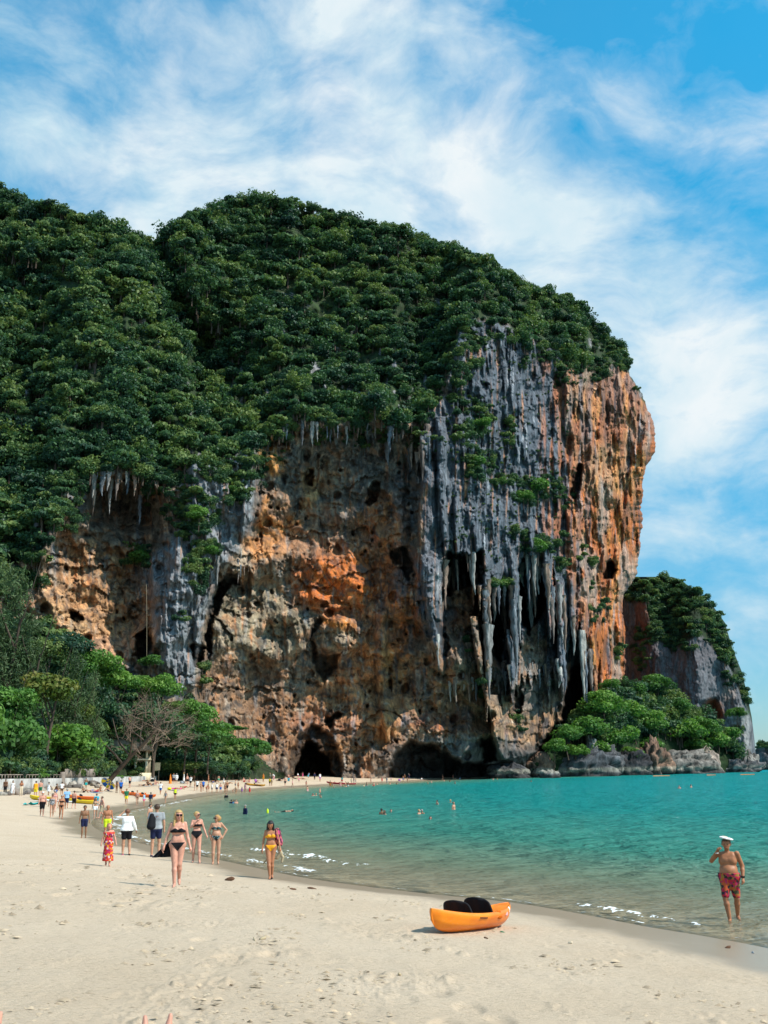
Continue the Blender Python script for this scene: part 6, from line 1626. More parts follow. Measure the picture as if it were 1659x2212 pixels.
def kayak(x, y, L, rz, mat, label, group=None, parts=True, W=.74, H=.36, seats=1, tilt=0.0, src=True, name='kayak'):
    p = on_ground(x, y); root = empty(name, tuple(p + V3(0, 0, -.02)), rz); tag(root, label, name.replace('_', ' '), group)
    dx, dy = math.cos(rz) * L * .4, math.sin(rz) * L * .4
    za, zb = ground_z(np.array([p[0] - dx, p[0] + dx]), np.array([p[1] - dy, p[1] + dy]))[0]; root.rotation_euler = (tilt, -math.atan2(zb - za, L * .8), rz)
    root.rotation_mode = 'XYZ'
    V, F, F2 = kayak_mesh(L, W, H, n=36 if parts else 18, m_=20 if parts else 9)
    me = mesh_np('hull', V, F, mat, root)
    bm_t = [tuple(q[:3]) for q in F2]; mesh_np('bow_cap' if False else 'hull_end', V, np.array([q[:3] for q in F2]), mat, root)
    if seats:
        for k in range(seats):
            sx_ = (k - (seats - 1) / 2) * L * .26 + .1 * L * 0
            g1, g2 = np.meshgrid(np.linspace(-1, 1, 13), np.linspace(0, 1, 8))
            for nm, th in (('seat_back', .05),):
                yy = g1 * .31 * (1 - .12 * g2 ** 4); zz_ = H - .10 + (.36 if k == 1 else .33) * g2 * (1 - .22 * np.abs(g1) ** 2.6); xx = sx_ - .12 - .14 * g2 + .07 * g1 ** 2 + .02 * np.sin(g1 * 7)
                Fr_ = np.stack([xx, yy, zz_], -1).reshape(-1, 3); Bk = Fr_ + V3(-th, 0, 0); ff = grid_faces(8, 13); n_ = len(Fr_)
                edge = []
                idx = [q for q in range(13)] + [13 * r + 12 for r in range(1, 8)] + [13 * 7 + q for q in range(11, -1, -1)] + [13 * r for r in range(6, 0, -1)]
                for a, b in zip(idx, idx[1:] + idx[:1]): edge.append((a, b, b + n_, a + n_))
                mesh_np(nm, np.concatenate([Fr_, Bk]), np.concatenate([ff, ff[:, ::-1] + n_, np.array(edge)]), fab('black') if parts else fab('black'), root)
            v, f = Blob().ell((sx_ + .10, 0, H - .13), (.24, .26, .06)).mesh(.03); mesh_np('seat', v, f, fab('black'), root)
    return root, V
k0, KV = kayak(1475, 2905, 3.0, math.radians(56), M_kay, "orange sit-on-top kayak with two black seat backs on the sand", seats=2, W=.80, H=.34, tilt=0.0)
# fittings of the near kayak: side carry handle, scupper hollows, deck line, print
def kpart(nm, blob, mat, h=.012): v, f = blob.mesh(h); return mesh_np(nm, v, f, mat, k0)
for q in (-1,):
    kpart('carry_handle', Blob().cap((-.38, .40 * q, .27), (-.12, .405 * q, .26), .012), fab('black'))
    kpart('hand_hold', Blob().ell((.42, .37 * q, .25), (.12, .025, .035)), fabric('deep_orange', (.45, .09, .002)))
    kpart('hand_hold', Blob().ell((.42, .34 * q, .335), (.11, .04, .03)), fabric('deep_orange', (.45, .09, .002)))
    kpart('printed_mark', Blob().ell((.80, .325 * q, .29), (.06, .012, .045)), fab('rose')); kpart('printed_mark', Blob().ell((1.05, .24 * q, .35), (.05, .02, .06)), fab('white'))
kpart('keel_strip', Blob().cap((.2, 0, .0), (1.15, 0, .10), .02), fab('black'))
KC = {'orange': plastic("far_orange", (.80, .14, .01)), 'yellow': plastic("far_yellow", (.70, .50, .01)), 'white': plastic("far_white", (.75, .78, .80)), 'red': plastic("far_red", (.35, .01, .03)), 'patch': plastic("far_patch", (.80, .40, .02), (.12, .05, .02))}
for (x, y, L, rz, c, lb, nm, st) in [(256, 2499, 4.2, -.22, 'orange', "long orange kayak lying behind the yellow one, left of the bay corner", 'kayak', 1), (252, 2511, 3.6, -.12, 'yellow', "yellow kayak lying in front of the long orange one", 'kayak', 1),
        (132, 2501, 3.0, -.2, 'yellow', "yellow kayak half hidden behind the white board", 'kayak', 0), (182, 2506, 4.4, -.05, 'white', "long white paddle board lying among the walkers", 'paddle_board', 0),
        (417, 2486, 3.8, -.30, 'orange', "orange kayak on the sand beyond the green shirted walker", 'kayak', 1), (448, 2491, 3.6, -.28, 'orange', "second orange kayak, touching the one to its left", 'kayak', 1),
        (797, 2456, 4.6, -.25, 'patch', "yellow and brown patterned kayak on the far sand", 'kayak', 1), (1048, 2450, 4.6, -.10, 'red', "dark red kayak at the narrow end of the beach", 'kayak', 1), (1085, 2452, 4.4, -.06, 'red', "second dark red kayak, right of the other red one", 'kayak', 1)]:
    kayak(x, y, L, rz, KC[c], lb, None if st is None else ("kayaks pulled up on the sand" if nm == 'kayak' else None), False, .85 if nm == 'kayak' else .8, .40 if nm == 'kayak' else .16, st, name=nm)

# ------------------------------------------------------------------ retaining wall, fences, steps, villa
M_conc = simple_mat("old_concrete", (.36, .35, .33), .9, .1, bump=.5, bscale=3, var=.3, vscale=.8)
M_wood = simple_mat("grey_wood", (.24, .20, .17), .85, .1, bump=.5, bscale=8, var=.3, vscale=1.5)
M_plaster = simple_mat("cream_plaster", (.62, .54, .38), .8, .2, var=.1)
M_thatch = simple_mat("thatch", (.30, .22, .16), .95, .05, bump=1, bscale=8, var=.4, vscale=2)
def box_np(x0, x1, y0, y1, z0, z1, wob=0.0):
    V = np.array([(x, y, z) for x in (x0, x1) for y in (y0, y1) for z in (z0, z1)], float); F = np.array([(0, 1, 3, 2), (4, 6, 7, 5), (0, 4, 5, 1), (2, 3, 7, 6), (0, 2, 6, 4), (1, 5, 7, 3)])
    return V, F
def seg_box(a, b, th, z0a, z1a, z0b, z1b):
    a = np.array(a[:2]); b = np.array(b[:2]); t = (b - a) / np.linalg.norm(b - a); n_ = np.array([-t[1], t[0]]) * th / 2
    V = []
    for p, z0, z1 in ((a, z0a, z1a), (b, z0b, z1b)):
        for s_ in (-1, 1):
            for z in (z0, z1): V.append((*(p + n_ * s_), z))
    return np.array(V), np.array([(0, 1, 3, 2), (4, 6, 7, 5), (0, 4, 5, 1), (2, 3, 7, 6), (0, 2, 6, 4), (1, 5, 7, 3)])
WA = [(-260, 2496, 118), (0, 2484, 122), (95, 2476, 128), (196, 2468, 136), (330, 2454, 165), (430, 2446, 205), (490, 2442, 228)]
def wpt(x, D_): p = Pt(np.array([x / 1.44665]), np.array([1665.]), np.array([float(D_)]))[0]; return p
wall = empty('retaining_wall', tuple(wpt(0, WD[1]) * V3(1, 1, 0) + V3(0, 0, 1.2))); tag(wall, "low grey concrete wall along the back of the beach", 'wall')
def add_world(nm, v, f, mat, parent, smooth=False, label=None):
    o = mesh_np(nm, v - np.array(parent.location), f, mat, parent, smooth); 
    if label: o['label'] = label
    return o
def wall_at(x):
    D_ = float(np.interp(x, WX, WD)); p = wpt(x, D_); t_ = Pt(np.array([x / 1.44665]), np.array([float(interp(x, [(-260, 2438), (0, 2434), (190, 2432), (330, 2428), (490, 2425)])) / 1.44665]), np.array([D_]))[0]
    return p, t_[2]
xs_w = [-260, -200, -140, -80, -25, 22, 62, 100, 148, 194, 200, 245, 290, 335, 375, 412, 440, 466, 490]
for a, b in zip(xs_w[:-1], xs_w[1:]):
    if a == 194: continue
    pa, za = wall_at(a + .6); pb, zb = wall_at(b - .6); v, f = seg_box(pa, pb, .35, .6, za, .6, zb); add_world('concrete_panel', v, f, M_conc, wall)
pa, za = wall_at(194.5); v, f = box_np(pa[0] - .22, pa[0] + .45, pa[1] - .3, pa[1] + .5, .6, za + 1.0); o = mesh_np('gate_post', v - np.array([pa[0], pa[1], .6]), f, M_wood, None, False); o.location = (pa[0], pa[1], .6); tag(o, "tall dark wooden post in the gap of the concrete wall", 'post')
# rail on the first stretch
rail = empty('railing', tuple(V3(*wall_at(0)[0][:2], wall_at(0)[1]))); tag(rail, "low wooden railing on top of the left part of the wall", 'railing')
for x in np.arange(-250, 190, 9.5):
    p, z = wall_at(x); v, f = box_np(p[0] - .05, p[0] + .05, p[1] + .05, p[1] + .17, z - .05, z + .52); add_world('post', v, f, M_wood, rail)
for a, b in ((-250, -150), (-150, -50), (-50, 20), (20, 100), (100, 188)):
    pa, za = wall_at(a); pb, zb = wall_at(b); o_ = np.array([0, .11, 0]); v, f = seg_box(pa + o_, pb + o_, .14, za + .48, za + .60, zb + .48, zb + .60); add_world('rail', v, f, M_wood, rail)
# board fence on the second stretch
fence = empty('board_fence', tuple(V3(*wall_at(205)[0][:2], 3.2))); tag(fence, "grey board fence on the wall right of the wooden post", 'fence')
xb_ = np.arange(203, 296, 3.4); g = random.Random(3)
for a in xb_:
    pa, za = wall_at(a); pb, zb = wall_at(a + 3.1); hgt = 1.45 + .12 * g.random(); o_ = np.array([0, .02 * g.random(), 0]); v, f = seg_box(pa + o_, pb + o_, .04, za - .1, za + hgt, zb - .1, zb + hgt); add_world('board', v, f, M_wood, fence)
# stair rails
for k, (xa, xb) in enumerate(((202, 232), (206, 240))):
    pa, za = wall_at(xa); pb, zb = wall_at(xb); v, f = tube_np([(pa[0], pa[1] - .6 - k, za + .8), (pb[0], pb[1] - 3 - k, 2.1)], [.04, .04], 5); o = mesh_np('handrail', v, f, M_wood); tag(o, ("nearer" if k else "farther") + " thin handrail slanting down from the wooden post to the sand", 'handrail')
# villa under the trees
vD = float(wall_d(272)) + 13
vc = Pt(np.array([268.]), np.array([1672.]), np.array([vD]))[0]
villa = empty('beach_villa', (vc[0], vc[1], 3.3)); tag(villa, "cream villa with pillars and a thatched roof under the bare tree", 'building')
def vb(nm, *a, mat=M_plaster): v, f = box_np(*a); mesh_np(nm, v, f, mat, villa, False)
vb('back_wall', -5, 5, 3.0, 3.3, 0, 5.2, mat=simple_mat("dim_wall", (.30, .25, .18), .9)); vb('floor', -5.2, 5.2, -.4, 3.3, -1.6, .3); vb('upper_floor', -5.2, 5.2, -.4, 3.0, 3.0, 3.3)
for x_ in (-4.8, -2.6, 0.0, 2.4, 4.8): vb('pillar', x_ - .22, x_ + .22, -.3, .1, .3, 3.0); vb('pillar', x_ - .18, x_ + .18, -.25, .1, 3.3, 5.2)
for x_ in (-3.7, -1.3, 1.2, 3.6): vb('window', x_ - .6, x_ + .6, 2.9, 2.96, .9, 2.6, mat=fab('black'))
v = np.array([(-6, -1.4, 5.0), (6, -1.4, 5.0), (6, 4.4, 5.0), (-6, 4.4, 5.0), (-1.2, 1.2, 8.6), (1.2, 1.2, 8.6), (1.2, 1.9, 8.6), (-1.2, 1.9, 8.6)]); mesh_np('roof', v, np.array([(0, 1, 5, 4), (1, 2, 6, 5), (2, 3, 7, 6), (3, 0, 4, 7), (4, 5, 6, 7), (3, 2, 1, 0)]), M_thatch, villa, False)
# notice board
p = Pt(np.array([489 / 1.44665]), np.array([2408 / 1.44665]), np.array([236.]))[0]
nbd = empty('notice_board', tuple(p)); tag(nbd, "blank cream notice board with one cut corner at the edge of the trees", 'sign')
v = np.array([(-.82, 0, -.1), (.78, 0, .1), (.80, 0, 1.72), (-.3, 0, 1.72), (-.80, 0, 1.3)]); V_ = np.concatenate([v, v + V3(0, .08, 0)]); me = bpy.data.meshes.new('board'); me.from_pydata([tuple(q) for q in V_], [], [(0, 1, 2, 3, 4), (9, 8, 7, 6, 5)] + [(i, i + 5, (i + 1) % 5 + 5, (i + 1) % 5) for i in range(5)]); me.materials.append(M_plaster)
o = bpy.data.objects.new('board', me); COL.objects.link(o); o.parent = nbd
for x_ in (-.5, .5): v, f = box_np(x_ - .06, x_ + .06, .08, .2, -2.2, 1.2); mesh_np('leg', v, f, M_wood, nbd, False)

# boulders along the wall
BM = []
for i in range(5):
    v, f = boulder_mesh(40 + i, 9, .45, .8); c = np.zeros_like(v) + np.array([(.24, .20, .165), (.30, .27, .23), (.20, .165, .14), (.34, .30, .25), (.16, .14, .125)][i]); c *= (1 + .5 * fbm(v[:, 0] * 2, v[:, 2] * 2, 90 + i, 3))[:, None]
    BM.append(mesh_np('boulder', v, f, M_rock, smooth=False, attrs={'rock': np.clip(c, .02, .7), 'flute': np.zeros(len(v))}, link=False))
g = np.random.default_rng(8)
BL = [(x, y, r) for x, y, r in [(34, 2484, .7), (48, 2480, .9), (56, 2484, 1.0), (76, 2478, .8), (84, 2482, .6), (100, 2474, .6), (8, 2486, .6), (20, 2486, .5), (128, 2470, .6), (142, 2468, .5), (156, 2468, .5), (205, 2452, .8), (213, 2462, .6), (225, 2458, .9), (236, 2462, .8),
      (250, 2458, .6), (262, 2452, .9), (282, 2452, 1.0), (290, 2456, .8), (297, 2450, .8), (305, 2462, .6), (256, 2464, .5), (196, 2456, .7), (186, 2466, .6), (245, 2450, .5), (520, 2428, .8), (534, 2426, .7), (648, 2408, 1.3), (640, 2420, 1.0), (656, 2420, .9), (668, 2422, .8), (700, 2420, 1.0), (590, 2420, .7)]]
names = ["slab-like", "rounded", "squat", "pointed", "flat", "dark", "pale", "tilted", "small"]
for k, (x, y, r) in enumerate(BL):
    p = on_ground(x, y); o = bpy.data.objects.new('boulder', BM[k % 5]); COL.objects.link(o); o.location = p + V3(0, 0, r * .18); o.rotation_euler = (.3 * g.normal(), .3 * g.normal(), 6.28 * g.random()); o.scale = (r * (1 + .3 * g.random()), r, r * .75)
    tag(o, ("brown-grey boulder at the foot of the concrete wall" if x < 400 else "grey boulder where the far sand meets the trees"), 'boulder', "boulders under the wall" if x < 400 else "boulders at the back of the far sand")

# parasol
p = on_ground(322, 2470); par = empty('beach_parasol', tuple(p)); tag(par, "blue and yellow striped parasol tipped on its side near the boulders", 'parasol'); par.rotation_euler = (-.55, .65, .3)
for k in range(8):
    a0, a1 = k * math.pi / 4, (k + 1) * math.pi / 4; R0 = 1.15
    v = [(0, 0, 1.75)]; 
    for t in (.5, 1):
        for a in (a0, (a0 + a1) / 2, a1): v.append((R0 * t * math.cos(a), R0 * t * math.sin(a), 1.75 - .38 * t * t))
    mesh_np('canopy_panel', np.array(v), np.array([(0, 1, 2, 2), (0, 2, 3, 3)])[:, :3], fab('blue') if k % 2 else fab('yellow'), par, False)
    mesh_np('canopy_panel', np.array(v), np.array([(1, 4, 5, 2), (2, 5, 6, 3)]), fab('yellow') if k % 2 else fab('blue'), par, False)
v, f = tube_np([(0, 0, 0), (0, 0, 1.75)], [.025, .02], 6); mesh_np('pole', v, f, fab('white'), par)

def towel(x, y, c, lab, L=1.9, W=.9, rz=0.0, z=.03, nm='beach_towel', cat='towel', hump=.04):
    p = on_ground(x, y); g1, g2 = np.meshgrid(np.linspace(-L / 2, L / 2, 8), np.linspace(-W / 2, W / 2, 6)); zz_ = z + hump * np.abs(fbm(g1 * 2 + x, g2 * 2, 3, 2))
    v = np.stack([g1, g2, zz_], -1).reshape(-1, 3); ff = grid_faces(6, 8)[:, ::-1]; v2 = v - V3(0, 0, .025); o = mesh_np(nm, np.concatenate([v, v2]), np.concatenate([ff, ff[:, ::-1] + len(v)]), fab(c)); o.location = p; o.rotation_euler = (0, 0, rz); tag(o, lab, cat); return o
towel(102, 2519, 'teal', "crumpled teal cloth lying alone on the left sand", 1.6, .7, .1, .10, 'cloth', 'cloth', .5)
towel(112, 2504, 'white', "flat pale cloth beside the yellow kayak end", 1.6, .6, .0)
# float lines off the headland
for k, (xa, xb, y) in enumerate(((2040, 2093, 2418), (2208, 2236, 2415), (2313, 2357, 2413))):
    a = Pt(np.array([xa / 1.44665]), np.array([y / 1.44665]), np.array([355.]))[0]; b = Pt(np.array([xb / 1.44665]), np.array([(y - 1) / 1.44665]), np.array([355.]))[0]; a[2] = b[2] = .05
    v, f = tube_np([a, (a + b) / 2 + V3(0, .6, 0), b], [.16, .16, .16], 6); o = mesh_np('float_line', v, f, fab('orange')); tag(o, ["longest orange float line, off the dark hollowed rock", "short orange float line off the grey corner", "orange float line nearest the right edge"][k], 'float line')

# small things on the near sand
def litter(x, y, c, lab, cat, L=.16, W=.07, seed=1, hgt=.05):
    p = on_ground(x, y); v, f = boulder_mesh(seed, 7, .5, 1); v = v * np.array([L / 2, W / 2, hgt]); o = mesh_np(cat.replace(' ', '_'), v, f, fab(c)); o.location = p + V3(0, 0, hgt * .4); o.rotation_euler = (0, .2, seed); tag(o, lab, cat)
litter(716, 2752, 'brown', "dark curled leaf between the two bikini walkers", 'dry leaf', .34, .16, 3, .08)
litter(822, 2936, 'khaki', "lump of driftwood in the middle of the near sand", 'driftwood', .16, .08, 4, .04); litter(795, 2938, 'khaki', "thin stick left of the lump of driftwood", 'stick', .30, .03, 5, .015)
litter(975, 2778, 'brown', "dark flat leaf near the water's edge, left of the kayak", 'dry leaf', .30, .12, 6, .04); litter(915, 2780, 'brown', "small dark stick left of the flat leaf", 'stick', .26, .05, 7, .03)
litter(541, 2743 - 40, 'brown', "small leaf behind the blonde walker's wrap", 'dry leaf', .14, .08, 8, .03); litter(1783, 2949, 'cream', "pale broken shell right of the kayak", 'shell', .10, .06, 9, .03); litter(2275, 2963, 'brown', "brown leaf on the wet sand before the wading man", 'dry leaf', .16, .08, 10, .03)
litter(2353, 2979, 'grey', "small grey pebble near the right edge of the sand", 'pebble', .10, .06, 11, .03); litter(1519, 2933, 'brown', "dark scrap on the sand in front of the kayak", 'scrap', .10, .05, 12, .02); litter(1570, 2914, 'green', "bit of green weed under the kayak's stern", 'seaweed', .12, .06, 13, .02)
litter(1248, 3048, 'khaki', "lump of sand-crusted wood low in the middle", 'driftwood', .08, .05, 14, .03); litter(405, 2829, 'brown', "small dark stick on the sand below the blonde walker", 'stick', .16, .03, 15, .015)

g = np.random.default_rng(2024); n = 15000; a = np.radians(-24 + 48 * g.random(n)); r = 8.5 * (36 / 8.5) ** g.random(n); X = np.sin(a) * r; Y = np.cos(a) * r
dn = fbm(X / 1.3 + 3, Y / 2.6, 2100, 3) + .5 * fbm(X / 5, Y / 8, 2101, 2); gz2, gs2 = ground_z(X, Y)
kp = (dn > .12) & (gs2 > 3.2) & (g.random(n) < .5); X = X[kp]; Y = Y[kp]; gz2 = gz2[kp]; r = r[kp]; n = len(X)
base = np.array([(1, 0, 0), (0, 1, 0), (-1, 0, 0), (0, -1, 0), (0, 0, 1)], float); bf = np.array([(0, 1, 4), (1, 2, 4), (2, 3, 4), (3, 0, 4)])
sz = (.010 + .030 * g.random(n) ** 3) * (r / 14) ** .5; V = base[None] * np.stack([sz * (1.4 + g.random(n)), sz * (.7 + .5 * g.random(n)), sz * .75], 1)[:, None, :]; V = V + g.normal(size=V.shape) * sz[:, None, None] * .3
V += np.stack([X, Y, gz2 + .012], 1)[:, None, :]; F = (bf[None] + 5 * np.arange(n)[:, None, None]).reshape(-1, 3)
clods = mesh_np('sand_clods', V.reshape(-1, 3), F, simple_mat("damp_clods", (.42, .33, .23), .95, .1, var=.45, vscale=2), smooth=False); tag(clods, "small clods and scraps strewn over the near sand", None, None, 'stuff')

# ------------------------------------------------------------------ the crowd: small people, one mesh each
CROWD = {}
def crowd_mesh(po, bottom, top, hair, fem, fat, h):
    key = (po, bottom, top, hair, fem, fat, h)
    if key in CROWD: return CROWD[key]
    B = Body(POSES[po], fem, fat); parts = []; v, f = B.build(h); mi = [0] * len(f); parts.append((v, f))
    for slot, kind in ((1, top), (2, bottom)):
        if kind:
            v, f = B.cloth(kind, h, inf=.014)
            if len(v): parts.append((v, f)); mi += [slot] * len(f)
    v, f = B.hair(hair, h * .8); parts.append((v, f)); mi += [3] * len(f)
    v, f = join_np(parts); me = mesh_np('person', v, f, None, link=False)
    for q in range(4): me.materials.append(None)
    me.polygons.foreach_set("material_index", np.array(mi, np.int32)); CROWD[key] = me; return me
LAB = {}; ALLP = []
POSEW = {'stand': 'standing', 'walk': 'walking', 'walk2': 'walking', 'hips': 'standing with hands on hips', 'photo': 'with raised hands', 'bend': 'bending down', 'sit': 'sitting', 'lie': 'lying', 'crouch': 'crouching', 'wave': 'standing with one arm raised', 'float': 'floating'}
def zone(x, y, water):
    if water: return ("in the water off the far sand" if x < 700 else "in the water below the big cave" if x < 1100 else "in the water under the cliff" if x < 1500 else "in the water off the headland") if y < 2500 else ("in the open water, left" if x < 1000 else "in the open water in mid bay")
    if x < 215: return "in front of the concrete wall"
    if x < 345: return "by the boulders and the wall" if y < 2485 else "beside the orange kayak"
    if x < 430: return "on the sand right of the parasol" if y < 2495 else "at the water near the orange kayaks"
    if x < 570: return "at the end of the wall" if y < 2450 else "below the notice board" if y < 2488 else "at the water's edge"
    if x < 700: return "at the foot of the pale rock" if y < 2440 else "left of the tiered tree" if y < 2464 else "in the left waterside row"
    if x < 830: return "under the tiered tree" if y < 2440 else "near the patterned kayak" if y < 2470 else "in the right waterside row"
    if x < 1020: return "in front of the big cave" if y < 2450 else "on the sand below the big cave"
    return "by the dark red kayaks" if x < 1130 else "on the narrow dark beach"
def crowd(x, y, hp, po='stand', bottom='shorts', top=None, cb='black', ct='white', skin='fair', hair=('short', 'brown'), turn=0.0, fem=False, water=False, lab=None, fat=1.0):
    h = .034 if hp < 34 else .026
    me = crowd_mesh(po, bottom, top, hair[0], fem, fat, h)
    if water:
        p = Gz(np.array([x / 1.44665]), np.array([y / 1.44665]))[0]
        if po == 'float': sc = 1.0; p[2] = -.05
        else: vis = hp * p[1] / 3200; sc = 1.0; p[2] = -max(1.70 - vis, .05)
    else:
        p = on_ground(x, y); ref = 1.70
        if po in ('sit',): ref = .85
        if po == 'lie': ref = None
        if po == 'crouch': ref = 1.05
        if po == 'bend': ref = 1.3
        sc = 1.0 if ref is None else float(np.clip(hp * p[1] / 3200 / ref, .62, 1.22))
        if po == 'lie': p[2] += .02
    o = bpy.data.objects.new('person', me); COL.objects.link(o); o.location = p; o.scale = (sc,) * 3
    o.rotation_euler = (0, 0, math.atan2(-p[0], p[1]) + turn)
    for i, mt in enumerate((skin_mat(skin, SK[skin]), fab(ct) if top else fab('white'), fab(cb) if bottom else fab('black'), hair_mat(hair[1]))):
        o.material_slots[i].link = 'OBJECT'; o.material_slots[i].material = mt
    wear = {'brief': 'swim briefs' if not fem else 'bikini', 'high_brief': 'bikini', 'shorts': 'shorts', 'long_shorts': 'long shorts', 'mini': 'mini shorts', 'trousers': 'trousers', 'skirt': 'skirt', 'dress': 'dress', 'long_dress': 'long dress', 'onepiece': 'swimsuit', None: ''}
    c = []
    if top in ('tshirt', 'shirt', 'vest', 'long_shirt'): c.append(ct + ' ' + {'tshirt': 't-shirt', 'shirt': 'shirt', 'vest': 'vest', 'long_shirt': 'long tunic'}[top])
    if top in ('dress', 'long_dress', 'onepiece'): c.append(ct + ' ' + wear[top])
    if bottom and not (top in ('bra', 'band') and bottom in ('brief', 'high_brief')): c.append(cb + ' ' + wear[bottom])
    elif bottom: c.append(cb + ' bikini')
    who = ('bare-chested ' if top is None else '') + ('woman' if fem else 'person' if top else 'man')
    if hp < 14 and not water and po not in ('sit', 'lie'): who = ('small child')
    if water and hp < 14: txt = f"{hair[1]} haired bather neck-deep {zone(x, y, True)}" if hp < 9 else f"{hair[1]} haired bather chest-deep {zone(x, y, True)}"
    else: txt = lab or f"{who} {POSEW[po]} in {' and '.join(c) if c else 'swimwear'} {zone(x, y, water)}"
    ALLP.append((o, lab or txt, x)); tag(o, txt, 'person', "bathers in the sea" if water else "people on the far beach")
    return o
BL_, BR_, BD_, GY_ = ('short', 'black'), ('short', 'brown'), ('pony', 'blonde'), ('short', 'grey')
LB, LBR, LBD = ('long', 'black'), ('long', 'brown'), ('long', 'blonde')
# by the wall (picture x, foot y, height)
crowd(15, 2484, 46, 'stand', 'trousers', 'vest', 'black', 'brown', 'brown', BL_)
crowd(38, 2485, 43, 'walk', None, 'long_dress', 'white', 'white', 'brown', BL_, fem=True)
crowd(65, 2487, 45, 'photo', 'trousers', None, 'cream', 'cream', 'tan', LBR, fem=True)
crowd(110, 2494, 50, 'stand', 'shorts', 'vest', 'yellow', 'marigold', 'fair', BR_, turn=3.0)
crowd(125, 2488, 46, 'stand', 'shorts', None, 'green', 'white', 'pink', BR_, turn=3.1)
crowd(151, 2486, 40, 'walk', None, 'dress', 'white', 'white', 'brown', BL_, turn=2.6, fem=True)
crowd(173, 2480, 28, 'crouch', 'trousers', 'tshirt', 'blue', 'brown', 'brown', BL_, turn=1.5)
crowd(192, 2486, 40, 'walk2', 'shorts', 'tshirt', 'brown', 'white', 'tan', BL_, turn=3.1)
crowd(168, 2540, 66, 'walk', 'brief', 'band', 'rose', 'rose', 'pink', ('bun', 'grey'), turn=3.1, fem=True, fat=1.15)
o = crowd(207, 2528, 60, 'walk', 'long_shorts', 'tshirt', 'navy', 'light blue', 'tan', GY_, turn=3.1)
crowd(230, 2528, 53, 'walk2', 'long_shorts', None, 'black', 'white', 'pink', BR_, turn=2.8)
crowd(300, 2534, 50, 'stand', 'shorts', 'tshirt', 'cyan', 'cyan', 'fair', BR_, turn=2.9)
crowd(394, 2514, 46, 'walk', 'shorts', 'tshirt', 'yellow', 'green', 'tan', BR_)
crowd(428, 2516, 43, 'walk2', 'brief', 'bra', 'brown', 'rose', 'fair', ('short', 'auburn'), fem=True)
crowd(449, 2519, 38, 'stand', 'mini', 'vest', 'pink', 'light blue', 'fair', BR_, turn=1.0)
crowd(470, 2520, 41, 'stand', 'long_shorts', 'tshirt', 'khaki', 'navy', 'brown', BL_, turn=2.8)
crowd(517, 2509, 36, 'walk', None, 'onepiece', 'grey', 'grey print', 'fair', BD_, turn=-.6, fem=True)
crowd(547, 2498, 34, 'stand', 'mini', 'vest', 'black', 'lime', 'tan', LB, fem=True)
crowd(501, 2483, 37, 'walk', 'shorts', 'tshirt', 'blue', 'white', 'tan', BR_, turn=2.8)
crowd(405, 2461, 34, 'photo', 'shorts', None, 'black', 'white', 'pink', BR_, turn=-2.4)
crowd(377, 2479, 38, 'stand', 'shorts', 'tshirt', 'navy', 'blue', 'tan', BR_, turn=3.0)
crowd(364, 2478, 36, 'photo', 'brief', 'band', 'brown', 'brown', 'tan', LBR, turn=2.5, fem=True)
crowd(268, 2466, 33, 'hips', 'shorts', None, 'teal', 'white', 'brown', BL_)
crowd(333, 2438, 28, 'stand', 'shorts', 'vest', 'blue', 'grey', 'brown', BL_, turn=2.9)
crowd(325, 2438, 25, 'stand', 'trousers', 'tshirt', 'grey', 'grey', 'brown', LBR, fem=True)
